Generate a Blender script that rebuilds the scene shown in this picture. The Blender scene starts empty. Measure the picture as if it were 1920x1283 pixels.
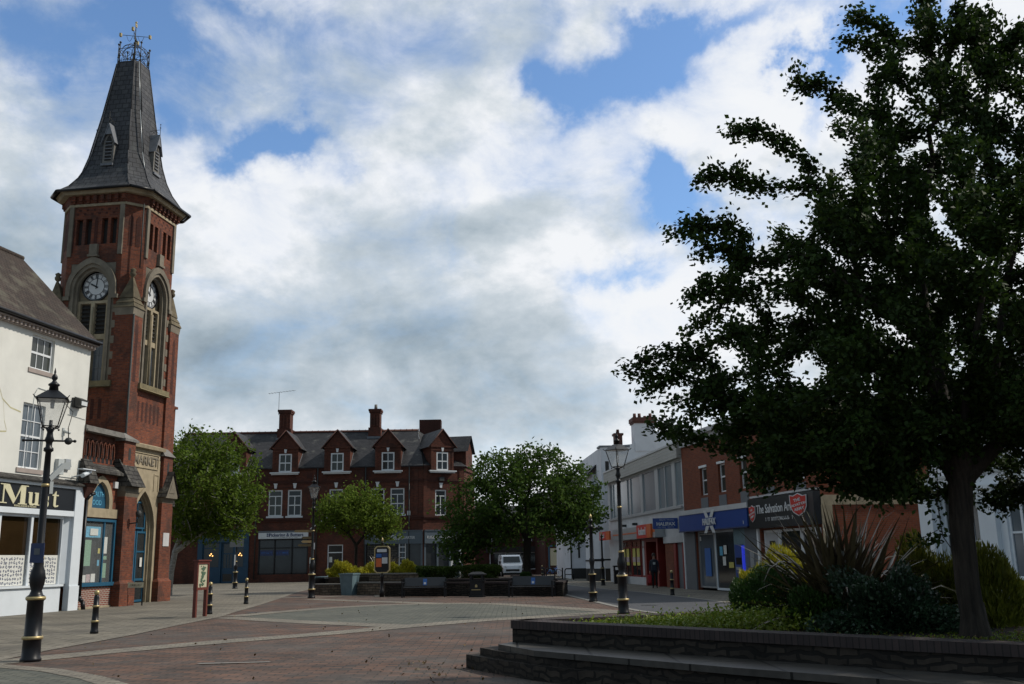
import bpy, math, random
import numpy as np
from mathutils import Vector, Matrix
random.seed(7); RS = np.random.RandomState(11)
R = math.radians
scene = bpy.context.scene
COL = scene.collection

# ------------------------------------------------------------------ materials
MATS = {}
def _new(name):
    m = bpy.data.materials.new(name); m.use_nodes = True
    nt = m.node_tree
    b = nt.nodes['Principled BSDF']
    MATS[name] = m
    return m, nt, b
def _n(nt, t, **kw):
    n = nt.nodes.new(t)
    for k, v in kw.items():
        if k in n.inputs.keys(): n.inputs[k].default_value = v
        else: setattr(n, k, v)
    return n
def c4(c): return (c[0], c[1], c[2], 1.0)
def _mul(nt, a, fac_out, lo, hi):
    """colour a (socket) times a grey made from fac mapped lo..hi"""
    mr = _n(nt, 'ShaderNodeMapRange'); mr.inputs['From Min'].default_value = .25; mr.inputs['From Max'].default_value = .75
    mr.inputs['To Min'].default_value = lo; mr.inputs['To Max'].default_value = hi
    nt.links.new(fac_out, mr.inputs['Value'])
    mx = _n(nt, 'ShaderNodeMix', data_type='RGBA', blend_type='MULTIPLY'); mx.inputs['Factor'].default_value = 1
    nt.links.new(a, mx.inputs['A']); nt.links.new(mr.outputs['Result'], mx.inputs['B'])
    return mx.outputs['Result']
def _noise(nt, scale, detail=4, coord='Object', stretch=None, rough=.55):
    tc = _n(nt, 'ShaderNodeTexCoord')
    n = _n(nt, 'ShaderNodeTexNoise'); n.inputs['Scale'].default_value = scale; n.inputs['Detail'].default_value = detail
    n.inputs['Roughness'].default_value = rough
    src = tc.outputs[coord]
    if stretch:
        mp = _n(nt, 'ShaderNodeMapping'); mp.inputs['Scale'].default_value = stretch
        nt.links.new(src, mp.inputs['Vector']); src = mp.outputs['Vector']
    nt.links.new(src, n.inputs['Vector'])
    return n.outputs['Fac']
def _bump(nt, b, h, strength=.3, dist=.02):
    bp = _n(nt, 'ShaderNodeBump'); bp.inputs['Strength'].default_value = strength; bp.inputs['Distance'].default_value = dist
    nt.links.new(h, bp.inputs['Height']); nt.links.new(bp.outputs['Normal'], b.inputs['Normal'])
def plain(name, col, rough=.6, amt=.12, scale=3., metal=0., bump=0, stretch=None, spec=.5, amt2=0, scale2=.4):
    m, nt, b = _new(name)
    b.inputs['Roughness'].default_value = rough; b.inputs['Metallic'].default_value = metal
    b.inputs['Specular IOR Level'].default_value = spec
    if amt:
        rgb = _n(nt, 'ShaderNodeRGB'); rgb.outputs[0].default_value = c4(col)
        f = _noise(nt, scale, 5, stretch=stretch)
        s = _mul(nt, rgb.outputs[0], f, 1-amt, 1+amt*.6)
        if amt2: s = _mul(nt, s, _noise(nt, scale2, 4, stretch=(1, 1, .45)), 1-amt2, 1+amt2*.4)
        nt.links.new(s, b.inputs['Base Color'])
        if bump: _bump(nt, b, f, bump)
    else: b.inputs['Base Color'].default_value = c4(col)
    return m
def brick(name, c1, c2, mort, w=.225, h=.075, ms=.01, rough=.85, stain=.25, bump=.4, off=.5, bias=0., blotch=None, rowvar=0, sscale=.35, squash=1., distort=0):
    m, nt, b = _new(name)
    b.inputs['Roughness'].default_value = rough; b.inputs['Specular IOR Level'].default_value = .25
    uv = _n(nt, 'ShaderNodeTexCoord')
    src = uv.outputs['UV']
    if distort:
        nn = _n(nt, 'ShaderNodeTexNoise'); nn.inputs['Scale'].default_value = 2.3; nn.inputs['Detail'].default_value = 2
        nt.links.new(src, nn.inputs['Vector'])
        vs = _n(nt, 'ShaderNodeVectorMath', operation='SUBTRACT'); vs.inputs[1].default_value = (.5, .5, .5); nt.links.new(nn.outputs['Color'], vs.inputs[0])
        sc = _n(nt, 'ShaderNodeVectorMath', operation='SCALE'); sc.inputs['Scale'].default_value = distort; nt.links.new(vs.outputs[0], sc.inputs[0])
        ad = _n(nt, 'ShaderNodeVectorMath', operation='ADD'); nt.links.new(src, ad.inputs[0]); nt.links.new(sc.outputs[0], ad.inputs[1]); src = ad.outputs[0]
    t = _n(nt, 'ShaderNodeTexBrick'); t.offset = off; t.squash = squash
    for k, v in dict(Scale=1., Bias=bias).items(): t.inputs[k].default_value = v
    t.inputs['Mortar Size'].default_value = ms; t.inputs['Mortar Smooth'].default_value = .2
    t.inputs['Brick Width'].default_value = w; t.inputs['Row Height'].default_value = h
    t.inputs['Color1'].default_value = c4(c1); t.inputs['Color2'].default_value = c4(c2); t.inputs['Mortar'].default_value = c4(mort)
    nt.links.new(src, t.inputs['Vector'])
    s = t.outputs['Color']
    if blotch:
        f = _noise(nt, blotch[1], 5)
        mr = _n(nt, 'ShaderNodeMapRange'); mr.inputs['From Min'].default_value = blotch[2]; mr.inputs['From Max'].default_value = blotch[2]+.12
        nt.links.new(f, mr.inputs['Value'])
        mx = _n(nt, 'ShaderNodeMix', data_type='RGBA'); mx.inputs['B'].default_value = c4(blotch[0])
        mm = _n(nt, 'ShaderNodeMath', operation='MULTIPLY'); mm.inputs[1].default_value = blotch[3]; nt.links.new(mr.outputs['Result'], mm.inputs[0])
        nt.links.new(mm.outputs[0], mx.inputs['Factor']); nt.links.new(s, mx.inputs['A']); s = mx.outputs['Result']
    if stain:
        s = _mul(nt, s, _noise(nt, sscale, 6), 1-stain, 1+stain*.5)
        s = _mul(nt, s, _noise(nt, 7, 3), 1-stain*.6, 1+stain*.4)
    nt.links.new(s, b.inputs['Base Color'])
    if bump:
        inv = _n(nt, 'ShaderNodeMath', operation='SUBTRACT'); inv.inputs[0].default_value = 1.; nt.links.new(t.outputs['Fac'], inv.inputs[1])
        _bump(nt, b, inv.outputs[0], bump, .012)
    return m
def leaf(name, c1, c2, rough=.5, trans=.35, spec=.3):
    m, nt, b = _new(name)
    g = _n(nt, 'ShaderNodeNewGeometry')
    mx = _n(nt, 'ShaderNodeMix', data_type='RGBA'); mx.inputs['A'].default_value = c4(c1); mx.inputs['B'].default_value = c4(c2)
    nt.links.new(g.outputs['Random Per Island'], mx.inputs['Factor'])
    f = _noise(nt, 1.1, 3)
    s = _mul(nt, mx.outputs['Result'], f, .7, 1.3)
    nt.links.new(s, b.inputs['Base Color']); b.inputs['Roughness'].default_value = rough; b.inputs['Specular IOR Level'].default_value = spec
    tr = _n(nt, 'ShaderNodeBsdfTranslucent'); nt.links.new(s, tr.inputs['Color'])
    ms = _n(nt, 'ShaderNodeMixShader'); ms.inputs[0].default_value = trans
    out = nt.nodes['Material Output']
    nt.links.new(b.outputs[0], ms.inputs[1]); nt.links.new(tr.outputs[0], ms.inputs[2]); nt.links.new(ms.outputs[0], out.inputs[0])
    return m
def glow(name, col, st):
    m, nt, b = _new(name)
    b.inputs['Base Color'].default_value = c4(col); b.inputs['Emission Color'].default_value = c4(col); b.inputs['Emission Strength'].default_value = st
    return m
def clear_glass(name, col=(.9, .92, .93), alpha=.25):
    m, nt, b = _new(name)
    b.inputs['Base Color'].default_value = c4(col); b.inputs['Roughness'].default_value = .08
    tr = _n(nt, 'ShaderNodeBsdfTransparent'); ms = _n(nt, 'ShaderNodeMixShader'); ms.inputs[0].default_value = alpha
    nt.links.new(tr.outputs[0], ms.inputs[1]); nt.links.new(b.outputs[0], ms.inputs[2])
    nt.links.new(ms.outputs[0], nt.nodes['Material Output'].inputs[0])
    return m

# ------------------------------------------------------------------ objects
def tag(o, label=None, cat=None, group=None, kind=None):
    if label: o['label'] = label
    if cat: o['category'] = cat
    if group: o['group'] = group
    if kind: o['kind'] = kind
    return o
def thing(name, label, cat, loc=(0, 0, 0), rz=0., group=None):
    o = bpy.data.objects.new(name, None); COL.objects.link(o)
    o.location = loc; o.rotation_euler = (0, 0, rz); o.empty_display_size = .3
    return tag(o, label, cat, group)
def link(name, me, parent=None):
    o = bpy.data.objects.new(name, me); COL.objects.link(o)
    if parent: o.parent = parent
    return o
def copy_tree(o, parent=None):
    c = o.copy(); COL.objects.link(c); c.parent = parent
    for ch in [x for x in COL.objects if x.parent == o]: copy_tree(ch, c)
    return c
I4 = Matrix.Identity(4)
def TM(loc=(0, 0, 0), rz=0.): return Matrix.Translation(loc) @ Matrix.Rotation(rz, 4, 'Z')

class MB:
    def __init__(s, T=I4): s.v = []; s.f = []; s.T = T; s.sm = []
    def add(s, vs, fs, smooth=False):
        n = len(s.v); s.v += [tuple(v) for v in vs]
        for f in fs: s.f.append([n+i for i in f]); s.sm.append(smooth)
        return s
    def quad(s, a, b, c, d): return s.add([a, b, c, d], [(0, 1, 2, 3)])
    def box(s, x0, x1, y0, y1, z0, z1):
        if x0 > x1: x0, x1 = x1, x0
        if y0 > y1: y0, y1 = y1, y0
        if z0 > z1: z0, z1 = z1, z0
        v = [(x, y, z) for z in (z0, z1) for y in (y0, y1) for x in (x0, x1)]
        return s.add(v, [(0, 2, 3, 1), (4, 5, 7, 6), (0, 1, 5, 4), (2, 6, 7, 3), (0, 4, 6, 2), (1, 3, 7, 5)])
    def prism_xz(s, pts, y0, y1):
        """pts counter-clockwise seen from -y"""
        n = len(pts); v = [(x, y0, z) for x, z in pts]+[(x, y1, z) for x, z in pts]
        f = [tuple(range(n)), tuple(range(2*n-1, n-1, -1))]
        f += [(i, i+n, (i+1) % n+n, (i+1) % n) for i in range(n)]
        return s.add(v, f)
    def prism_xy(s, pts, z0, z1):
        n = len(pts); v = [(x, y, z0) for x, y in pts]+[(x, y, z1) for x, y in pts]
        f = [tuple(range(n-1, -1, -1)), tuple(range(n, 2*n))]
        f += [(i, (i+1) % n, (i+1) % n+n, i+n) for i in range(n)]
        return s.add(v, f)
    def frustum(s, bot, top, cap=True):
        """two loops of equal length, ccw seen from above"""
        n = len(bot); f = [(i, (i+1) % n, (i+1) % n+n, i+n) for i in range(n)]
        if cap: f += [tuple(range(n-1, -1, -1)), tuple(range(n, 2*n))]
        return s.add(list(bot)+list(top), f)
    def tube(s, p0, p1, r0, r1=None, n=8, cap=True):
        r1 = r0 if r1 is None else r1
        p0 = Vector(p0); p1 = Vector(p1); d = (p1-p0)
        if d.length < 1e-6: return s
        d.normalize(); a = d.orthogonal().normalized(); b = d.cross(a)
        v = []
        for p, r in ((p0, r0), (p1, r1)):
            for i in range(n):
                t = 2*math.pi*i/n; v.append(p+(a*math.cos(t)+b*math.sin(t))*r)
        k = len(s.v)
        s.add(v, [(i, (i+1) % n, (i+1) % n+n, i+n) for i in range(n)], True)
        if cap: s.f += [[k+i for i in range(n-1, -1, -1)], [k+n+i for i in range(n)]]; s.sm += [False, False]
        return s
    def path(s, pts, r, n=6):
        for a, b in zip(pts[:-1], pts[1:]): s.tube(a, b, r, r, n)
        return s
    def lathe(s, prof, c=(0, 0, 0), n=16, smooth=True, rz=0):
        v = []
        for r, z in prof:
            for i in range(n):
                t = 2*math.pi*i/n+rz; v.append((c[0]+r*math.cos(t), c[1]+r*math.sin(t), c[2]+z))
        f = []
        for k in range(len(prof)-1):
            for i in range(n):
                j = (i+1) % n; f.append((k*n+i, k*n+j, (k+1)*n+j, (k+1)*n+i))
        m = len(s.v); s.add(v, f, smooth)
        s.f.append([m+i for i in range(n-1, -1, -1)]); s.sm.append(False)
        s.f.append([m+(len(prof)-1)*n+i for i in range(n)]); s.sm.append(False)
        return s
    def ball(s, c, r, n=10, sz=1.):
        return s.lathe([(max(1e-4, r*math.sin(math.pi*k/(n//2+1))), -r*sz*math.cos(math.pi*k/(n//2+1))) for k in range(0, n//2+2)], c, n)
    def build(s, name, mat, parent=None):
        me = bpy.data.meshes.new(name)
        me.from_pydata(s.v, [], s.f); me.update()
        co = np.empty(len(me.vertices)*3, np.float32); me.vertices.foreach_get('co', co); co = co.reshape(-1, 3)
        nf = len(me.polygons); nr = np.empty(nf*3, np.float32); me.polygons.foreach_get('normal', nr); nr = nr.reshape(-1, 3)
        ls = np.empty(nf, np.int32); me.polygons.foreach_get('loop_total', ls)
        vi = np.empty(len(me.loops), np.int32); me.loops.foreach_get('vertex_index', vi)
        N = np.repeat(nr, ls, axis=0)
        # smooth tubes keep per-face frames too: fine for procedural grain
        t = np.stack([-N[:, 1], N[:, 0], np.zeros(len(N))], 1); L = np.linalg.norm(t, axis=1)
        flat = L < .02; t[flat] = (1, 0, 0); L[flat] = 1; t /= L[:, None]
        b = np.cross(N, t); p = co[vi]
        uv = np.stack([(p*t).sum(1), (p*b).sum(1)], 1)
        lay = me.uv_layers.new(name='UVMap'); lay.data.foreach_set('uv', uv.astype(np.float32).ravel())
        me.polygons.foreach_set('use_smooth', np.array(s.sm, dtype=bool))
        if s.T is not I4: me.transform(s.T)
        if isinstance(mat, str): mat = MATS[mat]
        me.materials.append(mat)
        return link(name, me, parent)

def arch_pts(xc, hw, zs, zt, n=10):
    h = zt-zs; Rr = (hw*hw+h*h)/(2*hw)
    L = []
    cx = xc-hw+Rr; a1 = math.atan2(h, xc-cx)
    for i in range(n+1):
        a = math.pi+(a1-math.pi)*i/n
        L.append((cx+Rr*math.cos(a), zs+Rr*math.sin(a)))
    return L+[(2*xc-x, z) for x, z in reversed(L[:-1])]
def arch_plate(mb, x0, x1, z0, z1, xc, hw, zs, zt, y0, y1, n=8):
    """stone plate with an arched opening that runs down to z0"""
    mb.box(x0, xc-hw, y0, y1, z0, z1); mb.box(xc+hw, x1, y0, y1, z0, z1)
    P = arch_pts(xc, hw, zs, zt, n)
    for (a, za), (b, zb) in zip(P[:-1], P[1:]):
        mb.quad((a, y0, za), (b, y0, zb), (b, y0, z1), (a, y0, z1))
        mb.quad((a, y0, za), (a, y1, za), (b, y1, zb), (b, y0, zb))
    mb.quad((xc-hw, y0, z1), (xc+hw, y0, z1), (xc+hw, y1, z1), (xc-hw, y1, z1))
def arch_band(mb, xc, wi, wo, zs, ti, to, zb, y0, y1, n=10):
    A = [(xc-wi, zb)]+arch_pts(xc, wi, zs, ti, n)+[(xc+wi, zb)]
    B = [(xc-wo, zb)]+arch_pts(xc, wo, zs, to, n)+[(xc+wo, zb)]
    for (a, b), (c, d) in zip(zip(A[:-1], A[1:]), zip(B[:-1], B[1:])):
        mb.quad((a[0], y0, a[1]), (b[0], y0, b[1]), (d[0], y0, d[1]), (c[0], y0, c[1]))
        mb.quad((a[0], y0, a[1]), (a[0], y1, a[1]), (b[0], y1, b[1]), (b[0], y0, b[1]))
        mb.quad((c[0], y0, c[1]), (d[0], y0, d[1]), (d[0], y1, d[1]), (c[0], y1, c[1]))
    for P, Q in ((A[0], B[0]), (A[-1], B[-1])): mb.quad((P[0], y0, zb), (Q[0], y0, zb), (Q[0], y1, zb), (P[0], y1, zb))
def arch_fill(mb, xc, hw, zs, zt, zb, y, n=10):
    P = [(xc-hw, zb)]+[(xc+hw, zb)]+list(reversed(arch_pts(xc, hw, zs, zt, n)))
    mb.add([(x, y, z) for x, z in P], [tuple(range(len(P)))])
def facade(mb, x0, x1, z0, z1, holes, y=0., rev=.18):
    xs = sorted({x0, x1, *[v for h in holes for v in h[:2] if x0 < v < x1]}); zs = sorted({z0, z1, *[v for h in holes for v in h[2:4] if z0 < v < z1]})
    for a, b in zip(xs[:-1], xs[1:]):
        for c, d in zip(zs[:-1], zs[1:]):
            mx, mz = (a+b)/2, (c+d)/2
            if any(h[0] < mx < h[1] and h[2] < mz < h[3] for h in holes): continue
            mb.quad((a, y, c), (b, y, c), (b, y, d), (a, y, d))
    for h in holes:
        if len(h) > 4: continue
        a, b, c, d = h[:4]; q = y+rev
        mb.quad((a, y, c), (a, q, c), (b, q, c), (b, y, c)); mb.quad((a, y, d), (b, y, d), (b, q, d), (a, q, d))
        mb.quad((a, y, c), (a, y, d), (a, q, d), (a, q, c)); mb.quad((b, y, c), (b, q, c), (b, q, d), (b, y, d))
def shell(mb, x0, x1, y0, y1, z0, z1, sides='lrb'):
    if 'l' in sides: mb.quad((x0, y1, z0), (x0, y0, z0), (x0, y0, z1), (x0, y1, z1))
    if 'r' in sides: mb.quad((x1, y0, z0), (x1, y1, z0), (x1, y1, z1), (x1, y0, z1))
    if 'b' in sides: mb.quad((x1, y1, z0), (x0, y1, z0), (x0, y1, z1), (x1, y1, z1))
    if 't' in sides: mb.quad((x0, y0, z1), (x1, y0, z1), (x1, y1, z1), (x0, y1, z1))
def window(root, T, x0, x1, z0, z1, y, vb=(.5,), hb=((.5, .06),), frame='white_paint', fw=.07, bw=.035, pane='dark_glass', sill=None, name='window', fd=.06, tilt=0., pf=.6):
    m = MB(T)
    m.box(x0, x0+fw, y, y+fd, z0, z1); m.box(x1-fw, x1, y, y+fd, z0, z1)
    m.box(x0+fw, x1-fw, y, y+fd, z0, z0+fw); m.box(x0+fw, x1-fw, y, y+fd, z1-fw, z1)
    ix0, ix1, iz0, iz1 = x0+fw, x1-fw, z0+fw, z1-fw
    for v in vb:
        a = v if isinstance(v, tuple) else (v, bw, 0., 1.)
        if len(a) == 2: a = (a[0], a[1], 0., 1.)
        x = ix0+(ix1-ix0)*a[0]; m.box(x-a[1]/2, x+a[1]/2, y+.012, y+fd-.012, iz0+(iz1-iz0)*a[2], iz0+(iz1-iz0)*a[3])
    for h in hb:
        a = h if isinstance(h, tuple) else (h, bw)
        z = iz0+(iz1-iz0)*a[0]; m.box(ix0, ix1, y+.006, y+fd-.006, z-a[1]/2, z+a[1]/2)
    w = m.build(name, frame, root)
    g = MB(T); g.quad((x0+.01, y+fd*pf, z0+.01), (x1-.01, y+fd*pf, z0+.01), (x1-.01, y+fd*pf+tilt, z1-.01), (x0+.01, y+fd*pf+tilt, z1-.01)); g.build('pane', pane, w)
    if sill:
        ov, hh, pr, sm = sill
        s_ = MB(T); s_.box(x0-ov, x1+ov, y-pr, y+fd, z0-hh, z0-.002); s_.build('sill', sm, w)
    return w
def text(body, root, T, loc, size, mat, ext=.012, align='CENTER', bold=0., shear=0., sx=1., name='lettering', space=1., sz=1.):
    cu = bpy.data.curves.new(name, 'FONT'); cu.body = body; cu.size = size; cu.extrude = ext; cu.align_x = align; cu.align_y = 'CENTER'
    cu.offset = bold; cu.shear = shear; cu.space_character = space; cu.resolution_u = 3
    cu.materials.append(MATS[mat] if isinstance(mat, str) else mat)
    o = bpy.data.objects.new(name, cu); COL.objects.link(o)
    M = T @ Matrix.Translation(loc) @ Matrix.Rotation(R(90), 4, 'X') @ Matrix.Diagonal((sx, sz, 1, 1))
    bpy.context.view_layer.update()
    me = bpy.data.meshes.new_from_object(o.evaluated_get(bpy.context.evaluated_depsgraph_get()))
    bpy.data.objects.remove(o); bpy.data.curves.remove(cu)
    if not me.materials: me.materials.append(MATS[mat])
    me.transform(M)
    return link(name, me, root)
def marks(root, T, x0, x1, z, h, y, mat, seed=1, name='small_print'):
    """a line of print too small to read in the photograph: letter sized strokes"""
    q = random.Random(seed); m = MB(T); x = x0
    while x < x1:
        w = h*q.uniform(.25, .75)
        if q.random() < .16: x += h*.7; continue
        if q.random() < .5: m.box(x, x+h*.16, y, y+.004, z, z+h); m.box(x+h*.16, x+w, y, y+.004, z+h*q.choice((0, .42, .84)), z+h*q.choice((.16, .58, 1.)) if False else z+h*.16)
        else: m.box(x, x+w, y, y+.004, z+h*.84, z+h); m.box(x+w*.4, x+w*.4+h*.16, y, y+.004, z, z+h*.84)
        x += w+h*.22
    return m.build(name, mat, root)
def onebox(name, mat, root, T, *b): 
    m = MB(T); m.box(*b); return m.build(name, mat, root)

# ------------------------------------------------------------------ foliage
def quads_mesh(name, V, mat, parent=None, smooth=False):
    """V: (n,4,3) array"""
    n = len(V); me = bpy.data.meshes.new(name)
    me.vertices.add(n*4); me.vertices.foreach_set('co', V.astype(np.float32).ravel())
    me.loops.add(n*4); me.loops.foreach_set('vertex_index', np.arange(n*4, dtype=np.int32))
    me.polygons.add(n); me.polygons.foreach_set('loop_start', np.arange(0, n*4, 4, dtype=np.int32))
    me.update(calc_edges=True); me.materials.append(MATS[mat] if isinstance(mat, str) else mat)
    return link(name, me, parent)
def rvec(n): 
    v = RS.normal(size=(n, 3)); return v/np.linalg.norm(v, axis=1)[:, None]
def leaves(P, ln, wd, upb=.35, jit=.35, dirs=None, flat=1.):
    n = len(P); a = rvec(n) if dirs is None else dirs+RS.normal(size=(n, 3))*jit
    a /= np.linalg.norm(a, axis=1)[:, None]
    nn = rvec(n); nn[:, 2] = np.abs(nn[:, 2])+upb; b = np.cross(nn, a); b /= np.linalg.norm(b, axis=1)[:, None]+1e-9
    k = np.cross(a, b)
    s = (RS.uniform(.65, 1.25, n)*ln/2)[:, None]; w = (RS.uniform(.7, 1.2, n)*wd/2)[:, None]
    droop = k*s*RS.uniform(-.35, .1, n)[:, None]
    return np.stack([P-a*s, P-b*w-a*s*.1, P+a*s+droop, P+b*w-a*s*.1], 1)
def grow(nodes, par, pts, bias=.35):
    """attach every point to the cheapest node; nodes: list of 3-vectors with parents"""
    N = np.zeros((len(nodes)+len(pts), 3)); N[:len(nodes)] = nodes; par = list(par)
    PL = np.zeros(len(N)); k = len(nodes)
    for i in range(1, k): PL[i] = PL[par[i]]+np.linalg.norm(N[i]-N[par[i]])
    start = max(1, k//2)
    d0 = np.linalg.norm(pts-N[k-1], axis=1); order = np.argsort(d0)
    for j in order:
        p = pts[j]; d = np.linalg.norm(N[:k]-p, axis=1)
        c = d+bias*PL[:k]; c[:start] += 9
        q = int(np.argmin(c)); N[k] = p; par.append(q); PL[k] = PL[q]+d[q]; k += 1
    return N, par
def limb_mesh(mb, N, par, tip, expo=2.2, base_r=None, nfix=0, fixr=None):
    n = len(N); r = np.zeros(n); acc = np.zeros(n)
    for i in range(n-1, 0, -1):
        r[i] = tip if acc[i] == 0 else acc[i]**(1/expo)
        acc[par[i]] += r[i]**expo
    r[0] = acc[0]**(1/expo)
    if base_r:   # scale so that trunk has base_r
        sc = base_r/r[0]
        r = np.where(r > tip*2, tip*2+(r-tip*2)*(base_r-tip*2)/max(1e-6, (r[0]-tip*2)), r)
    for i in range(1, n):
        a = N[par[i]]; b = N[i]
        if r[i] > .03: dd_ = b-a; b = b+dd_/max(1e-6, np.linalg.norm(dd_))*r[i]*.5
        ra = min(r[par[i]], r[i]*1.35) if i >= nfix else r[par[i]]
        mb.tube(a, b, ra, r[i], 8 if r[i] > .05 else (5 if r[i] > .015 else 3), cap=False)
    return r
def twig_leaves(N, par, r, rmax, per_m, spread, rng_n=None):
    out = []; dirs = []
    for i in range(1, len(N)):
        if r[i] > rmax: continue
        a = N[par[i]]; b = N[i]; L = np.linalg.norm(b-a); k = max(2, int(RS.poisson(L*per_m)))
        t = RS.uniform(0, 1.08, k)[:, None]
        out.append(a+(b-a)*t+RS.normal(size=(k, 3))*spread)
        dirs.append(np.repeat(((b-a)/max(L, 1e-6))[None], k, 0))
    return np.concatenate(out), np.concatenate(dirs)

# ------------------------------------------------------------------ camera
F = 1830.; PITCH = math.atan(407/F); ROLL = .0175
cam_d = bpy.data.cameras.new('camera'); cam = bpy.data.objects.new('camera', cam_d); COL.objects.link(cam)
sp, cp = math.sin(PITCH), math.cos(PITCH); sr, cr = math.sin(ROLL), math.cos(ROLL)
r0 = Vector((1, 0, 0)); u0 = Vector((0, -sp, cp)); w0 = Vector((0, cp, sp))
rr = r0*cr-u0*sr; uu = u0*cr+r0*sr
M = Matrix((( rr.x, uu.x, -w0.x, 0), (rr.y, uu.y, -w0.y, 0), (rr.z, uu.z, -w0.z, 1.6), (0, 0, 0, 1)))
cam.matrix_world = M
cam_d.sensor_width = 36; cam_d.lens = F/1920*36; cam_d.clip_end = 2000; cam_d.clip_start = .1
scene.camera = cam

# ------------------------------------------------------------------ light
SUN_AZ = R(84)      # from +Y towards +X
SUN_EL = R(45)
sun_d = bpy.data.lights.new('sun', 'SUN'); sun_d.energy = 3.2; sun_d.angle = R(1.5); sun_d.color = (1, .93, .82)
sun = bpy.data.objects.new('sun', sun_d); COL.objects.link(sun)
sd = Vector((math.sin(SUN_AZ)*math.cos(SUN_EL), math.cos(SUN_AZ)*math.cos(SUN_EL), math.sin(SUN_EL)))
sun.rotation_euler = sd.to_track_quat('Z', 'Y').to_euler()
scene.view_settings.view_transform = 'Standard'; scene.view_settings.look = 'None'
scene.view_settings.exposure = 0; scene.view_settings.gamma = 1

# ------------------------------------------------------------------ sky with clouds
wd = bpy.data.worlds.new('World'); scene.world = wd; wd.use_nodes = True
nt = wd.node_tree; nodes = nt.nodes; L = nt.links
bg = nodes['Background']
def nd(t, **kw):
    n = nodes.new(t)
    for k, v in kw.items(): setattr(n, k, v)
    return n
def setin(n, i, v):
    if hasattr(v, 'is_output'): L.new(v, n.inputs[i])
    else: n.inputs[i].default_value = v
def mth(op, a, b=0., c=None, clamp=False):
    n = nd('ShaderNodeMath', operation=op, use_clamp=clamp); setin(n, 0, a); setin(n, 1, b)
    if c is not None: setin(n, 2, c)
    return n.outputs[0]
def vmt(op, a, b=None):
    n = nd('ShaderNodeVectorMath', operation=op); setin(n, 0, a)
    if b is not None: setin(n, 1, b)
    return n.outputs['Value' if op in ('DOT_PRODUCT', 'LENGTH') else 'Vector']
def smooth(x, a, b, lo=0., hi=1.):
    n = nd('ShaderNodeMapRange', interpolation_type='SMOOTHSTEP'); setin(n, 'Value', x)
    n.inputs['From Min'].default_value = a; n.inputs['From Max'].default_value = b
    n.inputs['To Min'].default_value = lo; n.inputs['To Max'].default_value = hi
    return n.outputs['Result']
def mixc(f, a, b):
    n = nd('ShaderNodeMix', data_type='RGBA'); setin(n, 'Factor', f)
    for k, v in (('A', a), ('B', b)):
        if hasattr(v, 'is_output'): L.new(v, n.inputs[k])
        else: n.inputs[k].default_value = c4(v)
    return n.outputs['Result']
tc = nd('ShaderNodeTexCoord'); D = tc.outputs['Generated']
sep = nd('ShaderNodeSeparateXYZ'); L.new(D, sep.inputs[0])
az = mth('MULTIPLY', mth('ARCTAN2', sep.outputs['X'], sep.outputs['Y']), 57.2958)
el = mth('MULTIPLY', mth('ARCSINE', sep.outputs['Z']), 57.2958)
cmb = nd('ShaderNodeCombineXYZ'); L.new(az, cmb.inputs[0]); L.new(el, cmb.inputs[1])
A0 = cmb.outputs[0]                         # azimuth / elevation in degrees
def nz(scale, detail, rough=.55, off=(0, 0, 0), src=None, dist=0., out='Fac', stretch=(1, 1, 1)):
    mp = nd('ShaderNodeMapping'); L.new(src or D, mp.inputs['Vector']); mp.inputs['Location'].default_value = off; mp.inputs['Scale'].default_value = stretch
    n = nd('ShaderNodeTexNoise'); L.new(mp.outputs[0], n.inputs['Vector'])
    n.inputs['Scale'].default_value = scale; n.inputs['Detail'].default_value = detail; n.inputs['Roughness'].default_value = rough; n.inputs['Distortion'].default_value = dist
    return n.outputs[out]
# domain warp (degrees)
w1 = vmt('MULTIPLY', vmt('SUBTRACT', nz(4.5, 7, .6, (3, 1, 2), out='Color'), (.5, .5, .5)), (17, 11, 0))
AW = vmt('ADD', A0, w1)
w2 = vmt('MULTIPLY', vmt('SUBTRACT', nz(3, 4, .5, (7, 4, 1), out='Color'), (.5, .5, .5)), (20, 9, 0))
AG = vmt('ADD', A0, w2)
back = smooth(sep.outputs['Y'], -.15, .55, 1., 0.)      # added: unseen sky behind the viewer darkened to dim the facing facades
def blobs(src, lst, start):
    acc = start
    for cx, cy, rx, ry, wgt in lst:
        v = vmt('SUBTRACT', src, (cx, cy, 0)); v = vmt('MULTIPLY', v, (1/rx, 1/ry, 0)); q = vmt('DOT_PRODUCT', v, v)
        e = mth('EXPONENT', mth('MULTIPLY', q, -1.))
        acc = mth('MULTIPLY_ADD', e, wgt, acc)
    return acc
SKYTINT = (1.35, 1.58, 1.75)
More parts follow.
